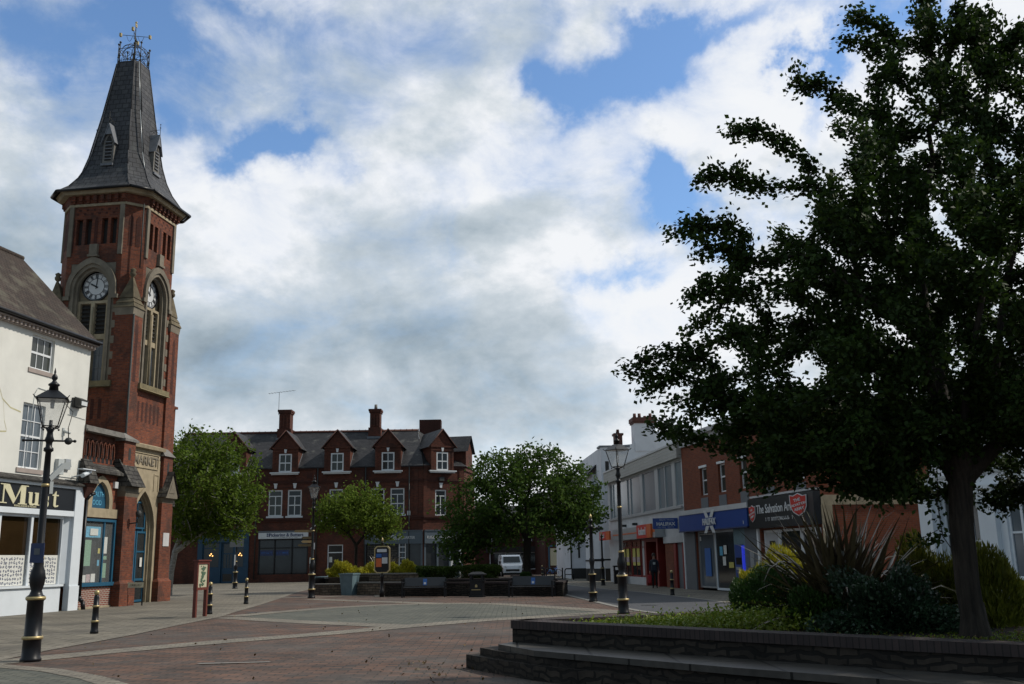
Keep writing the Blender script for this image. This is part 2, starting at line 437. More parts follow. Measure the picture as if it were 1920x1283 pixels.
GAPS =  [(11.5, 29.2, 2.9, 1.7, -0.75), (8.8, 27.5, 2.3, 1.7, -0.85), (5.3, 26.2, 2.7, 1.8, -0.85), (3.0, 26.9, 1.5, 2.0, -0.5), (3.8, 30.1, 1.0, 1.1, -0.1), (12.0, 30.7, 2.9, 0.8, -0.4), (16.6, 30.3, 3.7, 0.6, -0.4), (20.1, 27.5, 0.8, 2.7, -0.5), (21.5, 29.2, 1.8, 1.3, -0.7), (24.4, 28.4, 2.0, 1.3, -0.7), (20.0, 24.4, 0.7, 2.8, -0.35), (9.2, 20.9, 1.6, 1.5, -0.8), (10.9, 19.7, 1.9, 1.4, -0.7), (9.1, 22.7, 1.0, 0.9, -0.4), (6.3, 17.1, 2.2, 0.7, -0.5), (13.9, 17.6, 1.8, 0.9, -0.5), (-14.3, 24.6, 2.2, 0.9, -0.75), (-18.3, 23.4, 1.4, 1.0, -0.7), (-17.1, 24.5, 1.9, 0.9, -0.5), (-11.1, 23.2, 1.3, 0.7, -0.3), (-20.3, 25.3, 0.9, 1.1, -0.3), (-26.2, 26.3, 1.7, 1.3, -0.35), (-29.2, 26.5, 1.6, 1.5, -0.3), (-24.3, 28.3, 3.5, 0.8, -0.2), (-18.4, 30.2, 3.8, 0.7, -0.3), (-3.1, 28.5, 2.7, 1.2, -0.15), (-13.2, 29.7, 2.6, 1.1, -0.15), (-21.4, 28.2, 1.8, 1.6, -0.25), (-16.8, 29.1, 14.0, 3.5, -0.36), (-25.6, 26.4, 6.4, 3.9, -0.32), (1.5, 22.2, 4.0, 1.8, -0.12), (12.1, 18.5, 3.4, 2.7, -0.3), (7.5, 21.6, 2.0, 2.7, -0.2), (-4.1, 29.9, 6.2, 2.2, -0.12)]
SHADE =  [(-11.4, 13.2, 7.3, 1.8, -0.27), (-5.1, 13.9, 4.8, 1.9, -0.24), (-16.5, 12.4, 2.7, 1.8, -0.25), (-1.8, 19.8, 3.6, 1.4, -0.3), (-7.1, 18.8, 3.9, 1.8, -0.22), (1.2, 8.8, 5.0, 1.6, -0.2), (-10.7, 10.1, 8.1, 1.5, -0.2), (-24.8, 17.3, 3.9, 3.9, -0.3), (-28.4, 18.3, 2.4, 3.0, -0.2), (-17.5, 14.7, 2.7, 1.8, -0.12), (-1.0, 11.0, 3.8, 1.6, -0.2), (4.7, 18.7, 2.6, 1.8, -0.12), (-28.0, 24.9, 4.4, 2.4, -0.12), (-11.8, 27.8, 13.5, 2.3, -0.04), (14.6, 26.0, 4.1, 3.1, 0.42), (11.5, 23.7, 3.5, 2.3, 0.22), (17.6, 27.9, 2.2, 1.6, 0.35), (29.0, 25.2, 2.3, 2.3, 0.35), (20.7, 25.2, 1.5, 2.5, 0.2), (-0.8, 22.8, 3.0, 1.4, 0.22), (-10.1, 22.1, 4.3, 1.5, 0.1), (5.2, 14.9, 4.1, 1.6, 0.16), (-15.3, 19.0, 3.7, 1.8, 0.1), (3.3, 16.9, 2.9, 1.5, 0.14), (10.3, 14.7, 2.8, 2.5, 0.12), (7.6, 12.3, 3.7, 1.6, 0.08), (3.2, 13.4, 2.6, 0.9, 0.1), (-23.0, 22.1, 2.9, 1.4, 0.12), (-1.9, 17.0, 2.6, 1.2, 0.1), (7.7, 25.8, 1.7, 1.5, 0.15), (-4.5, 5.8, 15.5, 1.2, 0.06)]


cov = blobs(AW, GAPS, .82)
fine = nz(9, 9, .62, (1, 5, 2), dist=.4, stretch=(1, 1, 1.6))
cov = mth('ADD', cov, mth('MULTIPLY', mth('SUBTRACT', fine, .5), 1.15))
cover = smooth(cov, .08, .90)
sh = mth('ADD', mth('MULTIPLY', blobs(AG, SHADE, 0.), .85), .87)
sh = mth('ADD', sh, mth('MULTIPLY', mth('SUBTRACT', nz(5.5, 8, .58, (2, 8, 5), stretch=(1, 1, 1.9), dist=.5), .5), .62))
sh = mth('ADD', sh, mth('MULTIPLY', mth('SUBTRACT', nz(22, 6, .6, (9, 8, 5), stretch=(1, 1, 1.5)), .5), .42))
sh = mth('SUBTRACT', sh, mth('MULTIPLY', back, .48))
ramp = nd('ShaderNodeValToRGB'); L.new(sh, ramp.inputs[0]); cr_ = ramp.color_ramp
cr_.elements[0].position = 0.05; cr_.elements[0].color = (1.1, 1.45, 1.8, 1)
cr_.elements[1].position = .94; cr_.elements[1].color = (9.0, 9.2, 9.5, 1)
for p, c in ((.36, (2.3, 2.95, 3.5)), (.56, (3.7, 4.5, 5.15)), (.78, (6.0, 6.65, 7.2))):
    e = cr_.elements.new(p); e.color = c4(c)
# the thin high veil: pale blue where coverage is partial
sky = nd('ShaderNodeTexSky', sky_type='NISHITA'); sky.sun_disc = False; sky.sun_elevation = SUN_EL; sky.sun_rotation = SUN_AZ
sky.air_density = 1.0; sky.dust_density = .6; sky.ozone_density = 2.5
blue = vmt('MULTIPLY', sky.outputs[0], SKYTINT)
out = mixc(cover, blue, ramp.outputs[0])
L.new(out, bg.inputs['Color']); bg.inputs['Strength'].default_value = .1
wd.cycles.sampling_method = 'MANUAL'; wd.cycles.sample_map_resolution = 512

# ------------------------------------------------------------------ material set
plain('white_paint', (.72, .74, .76), .5, .08, 2)
plain('white_render', (.72, .73, .77), .75, .12, 1.2, amt2=.15)
plain('shop_white', (.70, .75, .80), .45, .06, 2, amt2=.06)
plain('cream_render', (.745, .74, .69), .8, .08, 1.5, bump=.15, amt2=.16)
plain('stain', (.50, .46, .28), .9, .3, 5)
plain('black_paint', (.007, .007, .009), .38, .2, 4, spec=.35)
plain('black_gloss', (.01, .01, .012), .15, 0)
plain('dark_timber', (.02, .018, .017), .6, .2, 4)
plain('gold', (.48, .38, .19), .45, .15, 9, metal=.6)
plain('finger_brown', (.16, .115, .05), .5, .2, 6)
plain('gold_letter', (.66, .62, .42), .5, .08, 9)
plain('sandstone', (.40, .33, .22), .85, .28, 3, bump=.3, amt2=.35, scale2=.8)
plain('dark_stone', (.22, .19, .145), .9, .3, 2.5, bump=.3, amt2=.4, scale2=.7)
plain('lichen_stone', (.20, .165, .09), .9, .4, 3.5, bump=.3)
plain('cap_stone', (.155, .125, .075), .9, .55, 3.2, bump=.4, amt2=.4, scale2=1.2)
plain('grey_stone', (.19, .18, .165), .9, .35, 4, bump=.4)
plain('sill_stone', (.36, .30, .27), .85, .2, 3)
plain('concrete', (.52, .52, .53), .85, .12, 1.5, amt2=.18)
plain('grey_cladding', (.38, .37, .34), .6, .08, 1.5, amt2=.08)
plain('grey_paint', (.115, .125, .14), .6, .1, 2)
plain('blue_paint', (.018, .095, .17), .45, .12, 3)
plain('shop_blue', (.008, .050, .10), .5, .15, 3)
plain('planter_blue', (.13, .20, .23), .6, .25, 4)
plain('dark_glass', (.012, .015, .018), .06, .0, spec=.6)
plain('curtain_glass', (.05, .056, .05), .12, .35, 3, stretch=(5, 5, .4))
plain('blue_glass', (.11, .135, .16), .1, .2, 1.2)
plain('painted_sky_glass', (.20, .255, .285), .16, .25, .5, spec=.8, stretch=(1, 1, .3))  # sky reflection painted in as a pale blue-grey base colour
plain('grey_glass', (.03, .034, .036), .08, .4, 1.3)
plain('brown_glass', (.030, .018, .008), .07, .4, .8)
plain('louvre', (.03, .028, .026), .8, .2, 5)
plain('lead', (.17, .18, .20), .6, .3, 3)
plain('slate_plain', (.055, .055, .06), .7, .3, 3)
plain('iron', (.03, .033, .032), .6, .3, 8)
plain('aluminium', (.42, .44, .45), .4, .05, 2, metal=.5)
plain('grey_plastic', (.45, .48, .48), .5, .05, 2)
plain('red_paint', (.13, .028, .018), .55, .15, 5)
plain('sign_red', (.55, .03, .02), .4, .05, 3)
plain('sign_orange', (.62, .13, .03), .4, .05, 3)
plain('door_red', (.22, .018, .012), .45, .1, 3)
plain('sign_blue', (.02, .06, .26), .35, .05, 3)
plain('bright_blue', (.03, .13, .42), .5, .1, 3)
plain('sign_navy', (.028, .045, .12), .5, .05, 3)
plain('sign_white', (.62, .63, .64), .4, .04, 3)
plain('sign_black', (.008, .010, .014), .4, .1, 3)
plain('sign_grey', (.085, .11, .135), .5, .05, 2)
plain('paper', (.66, .66, .62), .8, .1, 12)
plain('paper_green', (.22, .38, .26), .8, .5, 22)
plain('paper_blue', (.12, .42, .62), .7, .4, 14)
plain('paper_pink', (.52, .40, .40), .8, .5, 18)
plain('paper_yellow', (.55, .48, .12), .8, .2, 12)
plain('map_cream', (.50, .47, .34), .6, .15, 9)
plain('map_green', (.07, .13, .08), .7, .4, 14)
plain('rubber', (.015, .015, .015), .8, .1, 5)
plain('van_paint', (.72, .76, .80), .22, .03, 2)
plain('lens', (.6, .62, .62), .15, 0)
plain('bark', (.040, .031, .023), .95, .75, 16, bump=1., stretch=(1.6, 1.6, .16), amt2=.35, scale2=5)
plain('birch_bark', (.34, .33, .30), .9, .6, 6, bump=.4, stretch=(1, 1, 2.6))
plain('soil', (.035, .024, .016), 1., .5, 9, bump=.8)
plain('terracotta', (.11, .042, .03), .8, .2, 6)
plain('skin', (.34, .20, .14), .55, .05, 8)
plain('navy_cloth', (.018, .024, .038), .9, .2, 12)
plain('black_cloth', (.010, .010, .012), .9, .2, 12)
plain('hair', (.03, .02, .014), .7, .3, 20)
plain('bag_red', (.42, .02, .03), .5, .1, 9)
glow('lamp_warm', (1., .5, .16), 3.)
glow('atm_blue', (.05, .08, 1.), .28)
clear_glass('lantern_glass', (.75, .76, .74), .2)
clear_glass('shop_glass', (.5, .55, .56), .16)
brick('red_brick', (.150, .044, .026), (.085, .030, .021), (.085, .048, .036), ms=.009, stain=.4, blotch=((.055, .028, .022), .8, .52, .7))
brick('tower_brick', (.240, .068, .032), (.125, .040, .026), (.14, .08, .06), ms=.010, stain=.42, blotch=((.075, .042, .034), 1.0, .52, .75))
brick('dark_brick', (.085, .026, .018), (.06, .021, .016), (.06, .04, .033), ms=.008, stain=.3)
brick('orange_brick', (.235, .062, .028), (.165, .045, .024), (.15, .085, .06), ms=.009, stain=.18, blotch=((.10, .05, .04), 2.2, .60, .6))
brick('stall_brick', (.25, .075, .05), (.19, .06, .045), (.42, .38, .33), ms=.014, stain=.15)
brick('slate_roof', (.050, .050, .055), (.030, .031, .036), (.012, .012, .013), w=.30, h=.22, ms=.012, rough=.65, stain=.4, blotch=((.13, .13, .12), 1.1, .58, .75), bump=.5)
brick('spire_slate', (.085, .085, .09), (.052, .054, .062), (.018, .018, .020), w=.34, h=.27, ms=.018, rough=.6, stain=.45, blotch=((.16, .17, .16), .7, .62, .5), bump=.6)
brick('stone_slate', (.085, .08, .072), (.055, .052, .05), (.018, .017, .016), w=.42, h=.20, ms=.02, rough=.9, stain=.4, blotch=((.22, .21, .18), 3.5, .58, .6), bump=.7)
brick('clay_tile', (.080, .062, .052), (.055, .045, .040), (.03, .018, .015), w=.19, h=.16, ms=.014, rough=.85, stain=.4, blotch=((.14, .13, .10), 1.1, .5, .6), bump=.6)
brick('rubble', (.21, .165, .12), (.12, .09, .068), (.07, .06, .048), w=.34, h=.13, ms=.02, stain=.4, bump=.8, distort=.14, sscale=1.5)
brick('dark_rubble', (.060, .048, .038), (.030, .025, .021), (.018, .016, .014), w=.30, h=.095, ms=.020, stain=.5, bump=.9, distort=.26, sscale=1.5)
brick('coping_brick', (.062, .046, .044), (.045, .036, .036), (.03, .026, .025), w=.075, h=.4, ms=.008, stain=.3, off=0)
brick('block_paving', (.175, .098, .070), (.085, .070, .063), (.045, .040, .034), w=.34, h=.17, ms=.013, rough=.85, stain=.42, bump=.5, blotch=((.10, .090, .082), .28, .48, .65), sscale=.9)
brick('flag_paving', (.230, .205, .165), (.165, .150, .122), (.075, .068, .056), w=.62, h=.42, ms=.022, rough=.85, stain=.32, bump=.5, blotch=((.10, .092, .08), .5, .52, .6), sscale=.3)
brick('pale_setts', (.27, .24, .195), (.185, .168, .140), (.09, .08, .068), w=.26, h=.15, ms=.012, stain=.25, bump=.3)
brick('grey_setts', (.150, .150, .122), (.095, .100, .088), (.045, .045, .040), w=.30, h=.17, ms=.013, stain=.28, bump=.3)
plain('asphalt', (.062, .064, .072), .9, .25, 30, bump=.3, amt2=.2, scale2=.5)
plain('kerb_stone', (.22, .21, .19), .85, .15, 5, bump=.2)
brick('ledge_stone', (.082, .076, .068), (.062, .058, .052), (.012, .012, .011), w=.95, h=6, ms=.02, rough=.5, stain=.45, sscale=1.6, bump=.6, off=0)
leaf('leaf_hawthorn', (.016, .034, .008), (.042, .076, .013), rough=.6, spec=.18, trans=.3)
leaf('leaf_birch', (.075, .125, .016), (.125, .18, .026), rough=.7, spec=.1, trans=.4)
leaf('leaf_light', (.085, .135, .018), (.14, .195, .028), rough=.7, spec=.1, trans=.4)
leaf('leaf_dark', (.040, .080, .018), (.075, .125, .020), rough=.7, spec=.1, trans=.35)
leaf('leaf_gold', (.44, .38, .02), (.28, .29, .03), trans=.3)
leaf('leaf_conifer', (.13, .16, .018), (.24, .24, .03), trans=.25)
leaf('leaf_ball', (.026, .070, .012), (.055, .11, .020), trans=.2)
leaf('leaf_euonymus', (.016, .048, .022), (.065, .11, .06), rough=.3, trans=.15, spec=.6)
leaf('leaf_cover', (.12, .20, .016), (.21, .24, .03), trans=.3)
leaf('leaf_phormium', (.15, .125, .06), (.070, .050, .034), rough=.25, trans=.08, spec=.9)
leaf('leaf_hedge', (.040, .075, .012), (.075, .11, .018), trans=.2)
leaf('litter_leaf', (.14, .085, .03), (.06, .045, .022), trans=.05)

# ------------------------------------------------------------------ the setting: ground
def sheet(name, pts, z, mat, thick=0.):
    m = MB()
    if thick: m.prism_xy(pts, z-thick, z)
    else: m.add([(x, y, z) for x, y in pts], [tuple(range(len(pts)))])
    o = m.build(name, mat); tag(o, kind='structure'); return o
sheet('ground', [(-300, -60), (300, -60), (300, 400), (-300, 400)], 0, 'block_paving')
KERB = [(-9.5, -6), (-9.42, 8), (-9.35, 14.5), (-9.3, 18.3), (-9.35, 20), (-9.22, 23.9), (-9.3, 27.3), (-9.35, 31.5), (-9.66, 33.9), (-10.2, 39.3), (-11.2, 47.6), (-11.8, 52), (-12.4, 57), (-12.6, 60)]
sheet('pavement', [(-60, -6)]+KERB+[(-30, 66.5), (-60, 66.5)], .004, 'flag_paving')
def strip(name, pts, w0, w1, z, mat):
    n = len(pts); out = []; inn = []
    for i in range(n):
        a = Vector(pts[max(0, i-1)]); b = Vector(pts[min(n-1, i+1)]); d = (b-a).normalized(); nn = Vector((d.y, -d.x))
        w = w0+(w1-w0)*i/(n-1); p = Vector(pts[i]); out.append(p+nn*w/2); inn.append(p-nn*w/2)
    m = MB()
    for i in range(n-1): m.quad((*inn[i], z), (*out[i], z), (*out[i+1], z), (*inn[i+1], z))
    return tag(m.build(name, mat), kind='structure')
strip('kerb', KERB, .32, .32, .012, 'pale_setts')
strip('paved_band', [(-9.2, 17.35), (-7.73, 19.6), (-6.27, 21.4), (-4.37, 23.3), (-2.9, 25.2), (-1.0, 27.3), (.4, 28.2), (3, 30.2)], .85, .95, .009, 'pale_setts')
strip('paved_band', [(-8.9, 31.5), (-8.1, 33.6), (-6.8, 36.), (-5.3, 37.7), (-3.7, 38.2), (-2.2, 38.1), (-.6, 37.0), (1.3, 33.6), (3.2, 30.0)], .8, .9, .0095, 'pale_setts')
strip('paved_band', [(-8.9, 31.0), (-7.2, 29.2), (-5.3, 27.4), (-2.9, 25.4)], .8, .9, .0085, 'pale_setts')
sheet('setts_panel', [(-8.5, 31.3), (-5.3, 27.8), (-2.8, 25.7), (-1, 27.6), (2.9, 30.1), (1.2, 33.4), (-.7, 36.7), (-2.2, 37.8), (-3.7, 37.9), (-5.2, 37.4), (-6.7, 35.7)], .0045, 'grey_setts')
strip('paved_band', [(-11.2, 47.9), (-9.6, 47.3), (-6.9, 49.6), (-6.2, 46.6)], .7, .7, .008, 'pale_setts')
strip('paved_band', [(-9.3, 45.2), (-6, 41.4), (-3, 38.4)], .8, .8, .0075, 'pale_setts')
strip('paved_band', [(-9.35, 17.5), (-7.4, 16.2), (-6.31, 15.1), (-5.4, 13.9), (-4.6, 12.4)], .35, .35, .0105, 'pale_setts')
sheet('setts_panel', [(-9.3, 17.3), (-7.5, 16.05), (-6.45, 15.0), (-5.5, 13.8), (-4.8, 12.3), (-4.8, -6), (-9.3, -6)], .0052, 'grey_setts')
sheet('drain_channel', [(-5.25, 16.72), (-4.1, 16.82), (-4.09, 16.93), (-5.24, 16.86)], .013, 'kerb_stone')
NEAR = [(2.0, 70), (2.1, 50), (2.22, 44.75), (2.88, 37.8), (3.3, 33.5), (3.7, 30.6), (4.3, 28.4), (5.6, 25.5), (8, 22.5), (12, 19), (20, 14)]
FAR = [(30, 12), (18, 20), (11.5, 25), (8.6, 29), (7.5, 32.7), (6.95, 38.2), (6.3, 43), (5.9, 46), (5.2, 49.5), (3.9, 56), (3.2, 61), (3.0, 70)]
sheet('road', NEAR+FAR, .006, 'asphalt')
strip('kerb', NEAR, .22, .22, .014, 'kerb_stone')
strip('kerb', FAR[2:], .18, .18, .014, 'kerb_stone')
sheet('pavement', [(60, 13), (30, 12.2), (18, 20.2), (11.5, 25.2), (8.6, 29.2), (7.5, 32.9), (6.95, 38.4), (6.3, 43.2), (5.9, 46.2), (5.2, 49.7), (3.9, 56.2), (3.2, 61.2), (3.0, 70), (3.0, 112), (60, 112)], .0035, 'flag_paving')
sheet('pavement', [(-12.6, 60.2), (-30, 66.7), (-60, 66.7), (-60, 90), (1.9, 90), (1.9, 62), (-6, 59)], .0042, 'flag_paving')
sheet('drain_cover', [(-9.0, 33.35), (-8.6, 33.2), (-8.5, 33.6), (-8.9, 33.75)], .016, 'iron')
sheet('drain_cover', [(-11.0, 48.6), (-10.4, 48.5), (-10.35, 49.0), (-10.95, 49.1)], .016, 'iron')
sheet('drain_cover', [(4.2, 33.9), (4.7, 33.8), (4.75, 34.3), (4.25, 34.4)], .016, 'iron')

# ================================================================== cream shop (far left)
LA = math.atan2(.984, .18)
shop = thing('cream_shop', 'cream rendered two storey shop with black fascia and white shopfront beside the clock tower', 'shop building', (-16.9, 37.9, 0), LA)
X0, X1, EZ = -10., .25, 10.05
m = MB()
holes = [(-3.28, -1.98, 8.68, 9.93), (-3.44, -2.2, 5.06, 7.4), (-7.6, -6.3, 8.68, 9.93), (-7.7, -6.4, 5.06, 7.4)]
facade(m, X0, X1, 4.62, EZ, holes, 0, .16)
shell(m, X0, X1, 0, 9, 0, EZ)
m.add([(X1, 0, EZ), (X1, 9, EZ), (X1, 3.6, 14.05)], [(0, 1, 2)]); m.add([(X0, 0, EZ), (X0, 3.6, 14.05), (X0, 9, EZ)], [(0, 1, 2)])
m.build('wall', 'cream_render', shop)
m = MB()
for y0, z0, y1, z1 in ((-.32, 10.30, 3.6, 14.2),):
    m.quad((X0-.1, y0, z0), (X1+.12, y0, z0), (X1+.12, y1, z1), (X0-.1, y1, z1))
    m.quad((X0-.1, y1, z1), (X1+.12, y1, z1), (X1+.12, 9.3, 10.3), (X0-.1, 9.3, 10.3))
    m.quad((X1+.12, y0, z0), (X1+.12, y0, z0-.10), (X1+.12, y1, z1-.12), (X1+.12, y1, z1))
    m.quad((X1+.12, y1, z1), (X1+.12, y1, z1-.12), (X1+.12, 9.3, 10.2), (X1+.12, 9.3, 10.3))
    m.quad((X0, y0, z0-.1), (X1+.12, y0, z0-.1), (X1+.12, y0, z0), (X0, y0, z0))
rf = m.build('roof', 'clay_tile', shop)
m = MB(); m.tube((X0, 3.6, 14.2), (X1+.14, 3.6, 14.2), .11, .11, 8); m.build('ridge', 'clay_tile', rf)
m = MB(); m.box(X0, X1+.05, -.14, .1, EZ-.02, EZ+.12); m.box(X0, X1+.08, -.30, .1, EZ+.122, EZ+.2)
for i in range(46):
    x = X1-.1-i*.22; m.box(x-.045, x+.045, -.25, -.141, EZ+.0, EZ+.11)
m.build('cornice', 'sill_stone', shop)
m = MB(); m.tube((X0, -.38, EZ+.26), (X1+.1, -.38, EZ+.26), .07, .07, 8); m.build('gutter', 'black_paint', shop)
for h in holes:
    w = window(shop, I4, *h, .10, vb=(1/3, 2/3) if h[3] < 8 else ((1/3, .03, 0, 1), (2/3, .03, 0, 1)), hb=((.5, .07), (.25, .03), (.75, .03)) if h[3] < 8 else ((.5, .08),), pane='curtain_glass' if h[3] > 8 else 'blue_glass', sill=(.1, .16, .14, 'sill_stone'))
m = MB(); m.quad((X0, -.36, 4.66), (X1+.02, -.36, 4.66), (X1+.02, .02, 4.84), (X0, .02, 4.84)); m.box(X0, X1+.02, -.36, .0, 4.60, 4.655); m.build('shop_roof', 'stone_slate', shop)
fs = onebox('fascia', 'sign_black', shop, I4, X0, -.2, -.17, 0, 3.66, 4.48)
m = MB(); m.box(X0, -.19, -.24, 0, 4.482, 4.598); m.box(X0, -.19, -.21, 0, 3.46, 3.655); m.build('fascia_trim', 'shop_white', fs)
def glyph(polys, x, z, w, h):
    m = MB()
    for k, P in enumerate(polys):
        A = sum(P[i][0]*P[(i+1) % len(P)][1]-P[(i+1) % len(P)][0]*P[i][1] for i in range(len(P)))
        if A < 0: P = P[::-1]
        m.prism_xz([(x+a*w, z+b*h) for a, b in P], -.195-.0015*k, -.171)
    return m.build('lettering', 'gold_letter', fs)
def rc(a, b, c, d): return [(a, c), (b, c), (b, d), (a, d)]
glyph([[(.06, 1), (.34, 1), (.62, .26), (.54, 0)], [(.54, 0), (.62, .22), (.88, 1), (.80, 1)], rc(.80, 1.0, 0, 1), rc(.72, 1.08, 0, .05), rc(.80, 1.1, .95, 1), rc(.10, .15, 0, .95), rc(.0, .27, 0, .05), rc(-.02, .2, .95, 1)], -4.45, 3.77, 1.30, .66)
glyph([rc(.04, .34, .16, 1), rc(-.04, .34, .92, 1), rc(.60, .90, 0, 1), rc(.52, .9, .92, 1), rc(.60, 1.02, 0, .08), [(.04, .18), (.34, .18), (.40, .09), (.60, .16), (.60, .05), (.36, -.04), (.14, 0)]], -2.98, 3.77, .60, .45)
text('s', fs, I4, (-2.0, -.185, 4.0), .82, 'gold_letter', .012, bold=.03, sx=1.0)
glyph([[(.22, .1), (.56, .1), (.56, .98), (.50, .98), (.22, .76)], rc(.0, .9, .68, .76), [(.22, .12), (.56, .12), (.66, .07), (.95, .12), (.9, .02), (.5, -.03), (.28, .02)]], -1.66, 3.77, .40, .58)
text('BANGLADESHI & INDIAN', fs, I4, (-3.1, -.185, 3.715), .10, 'gold_letter', .004, sx=1.05)
m = MB(); m.box(-.3, .25, -.22, 0, 0, 4.6); m.box(-.33, .27, -.26, -.221, 0, .9); m.build('pilaster', 'shop_white', shop)
m = MB(); m.box(X0, -.66, -.12, .1, 0, .90); m.box(X0, -.60, -.2, .1, .902, .98); m.build('stall_riser', 'shop_white', shop)
m = MB(); m.quad((-.74, .28, .98), (-.3, -.10, .98), (-.3, -.10, 3.46), (-.74, .28, 3.46)); m.build('splay_panel', 'shop_white', shop)
for a, b in ((-6.9, -4.28), (-4.14, -2.58), (-2.46, -.74)):
    sw = MB(); sw.box(a-.12, a, -.10, .05, .98, 3.46); sw.box(a, b, -.06, .04, 3.36, 3.46); sw.box(b-.0, b+.03, -.06, .1, .98, 3.46); s_ = sw.build('shop_window', 'shop_white', shop)
    g = MB(); g.quad((a, .04, .98), (b, .04, .98), (b, .04, 3.4), (a, .04, 3.4)); g.build('pane', 'brown_glass', s_)
    # frosted scroll film on the lower glass
    f = MB(); f.box(a+.01, b-.01, .02, .034, .99, 2.03); ff = f.build('frosted_film', 'paper', s_)
    k = MB(); q = random.Random(int(a*10)+99)
    nx = int((b-a)/.135)
    for i in range(nx):
        for j in range(7):
            cx = a+.09+i*(b-a-.12)/nx+q.uniform(-.015, .015); cz = 1.08+j*.137+q.uniform(-.015, .015); r_ = q.uniform(.035, .06); a0 = q.uniform(0, 6.28); hand = q.choice((-1, 1))
            P = [(cx+r_*(.25+.75*t/9)*math.cos(a0+hand*t*.62), cz+r_*(.25+.75*t/9)*math.sin(a0+hand*t*.62)) for t in range(10)]
            for p, p2 in zip(P[:-1], P[1:]):
                d = Vector((p2[0]-p[0], p2[1]-p[1])); 
                if d.length < 1e-5: continue
                nn = Vector((-d.y, d.x)).normalized()*.015
                k.quad((p[0]+nn.x, .018, p[1]+nn.y), (p[0]-nn.x, .018, p[1]-nn.y), (p2[0]-nn.x, .018, p2[1]-nn.y), (p2[0]+nn.x, .018, p2[1]+nn.y))
    k.build('scroll_pattern', 'sign_navy', ff)
m = MB(); m.box(-.72, -.2, -.10, 0, 7.62, 7.98); m.frustum([(-.68, -.34, 7.66), (-.24, -.34, 7.66), (-.24, -.101, 7.64), (-.68, -.101, 7.64)], [(-.70, -.38, 7.9), (-.2, -.38, 7.9), (-.2, -.101, 8.02), (-.70, -.101, 8.02)])
ck_ = MB()
for P_ in ([(-5.4, 8.6), (-4.9, 8.0), (-4.55, 7.35), (-4.1, 7.1), (-3.55, 7.02)], [(-4.5, 7.3), (-4.35, 6.6), (-4.2, 6.3)], [(-5.3, 6.5), (-4.6, 6.2), (-4.2, 6.25)]):
    for (a, b), (c, d) in zip(P_[:-1], P_[1:]): ck_.quad((a, -.004, b-.03), (c, -.004, d-.03), (c, -.004, d+.02), (a, -.004, b+.02))
ck_.build('crack_stain', 'stain', shop)
fl = m.build('floodlight', 'iron', shop); onebox('lens', 'lens', fl, I4, -.64, -.28, -.385, -.372, 7.68, 7.84)
m = MB(); m.box(-1.15, -1.05, -.05, 0, 6.45, 6.75); m.tube((-1.1, -.05, 6.62), (-1.0, -.26, 6.55), .055, .045, 8); m.build('camera', 'grey_plastic', shop)
m = MB(); m.box(-1.42, -1.08, -.16, 0, 4.98, 5.55); m.build('meter_box', 'grey_plastic', shop)
m = MB(); m.box(-.90, -.60, -.10, 0, 5.2, 5.6); m.build('alarm_box', 'aluminium', shop)
m = MB(); m.tube((-.35, 0, 4.95), (-.3, -.5, 5.05), .03, .03, 6); m.tube((-.55, -.6, 4.98), (.15, -.42, 5.18), .085, .085, 10); m.box(-.62, .18, -.66, -.38, 5.22, 5.25); m.build('cctv_camera', 'shop_white', shop)
m = MB(); m.path([(-2.3, -.02, 8.0), (-2.75, -.02, 8.02), (-2.9, -.02, 7.8), (-3.05, -.02, 6.0), (-3.1, -.02, 4.9)][::1], .012, 5); m.path([(-.9, -.02, 7.3), (.2, -.02, 7.24)], .01, 5); m.path([(-1.9, -.02, 4.92), (.2, -.02, 4.92)], .012, 5); m.build('cable', 'grey_plastic', shop)
m = MB(); m.tube((.42, -.2, .35), (.42, -.2, 4.15), .065, .065, 8); m.path([(.42, -.2, 4.15), (.5, -.3, 4.32), (.72, -.32, 4.38)], .07, 8); m.path([(.42, -.2, .4), (.5, -.3, .3), (.55, -.32, .0)], .08, 8); m.tube((.42, -.2, .32), (.42, -.2, .5), .09, .09, 8); m.build('downpipe', 'black_paint', shop)
onebox('brick_return', 'dark_brick', shop, I4, .26, .60, -.02, .5, 0, 4.5)

# ================================================================== market hall and clock tower
hall = thing('market_hall', 'red brick Victorian market hall with tall clock tower and slate spire', 'clock tower', (-17.04, 42.45, 0), math.atan2(.99, .142))
W = 4.1
TL = TM((0, W, 0), R(-90))      # plane x=0: local x runs towards the front corner
TR = I4
HP = math.pi/2
# planes of the tower: TR = face to the square, TL = face to the viewer, TB / TK the hidden ones
TK = TM((W, 0, 0), R(90)); TB = TM((W, W, 0), R(180))
def on(T, fn, name, mat, root): 
    m = MB(T); fn(m); return m.build(name, mat, root)
CH = .70
tw = MB()
def tower_face(m, extra=[]):
    facade(m, 0, W, 0, 13., [(.95, 3.15, 9.62, 15.15)]+extra, 0, .30); facade(m, CH, W-CH, 13., 15.9, [(.95, 3.15, 12.99, 15.15, 0)], 0, .30)
for T in (TR, TL, TB, TK):
    q = MB(T); tower_face(q, [(.66, 2.58, 0, 4.9)] if T is TR else []); 
    n0 = len(tw.v); tw.v += [tuple(T @ Vector(v)) for v in q.v]; tw.f += [[n0+i for i in f] for f in q.f]; tw.sm += q.sm
def octa(h, c, z, ctr=(W/2, W/2)):   # half width, chamfer
    cx, cy = ctr
    return [(cx-h+c, cy-h, z), (cx+h-c, cy-h, z), (cx+h, cy-h+c, z), (cx+h, cy+h-c, z), (cx+h-c, cy+h, z), (cx-h+c, cy+h, z), (cx-h, cy+h-c, z), (cx-h, cy-h+c, z)]
tower = tw.build('tower', 'tower_brick', hall)
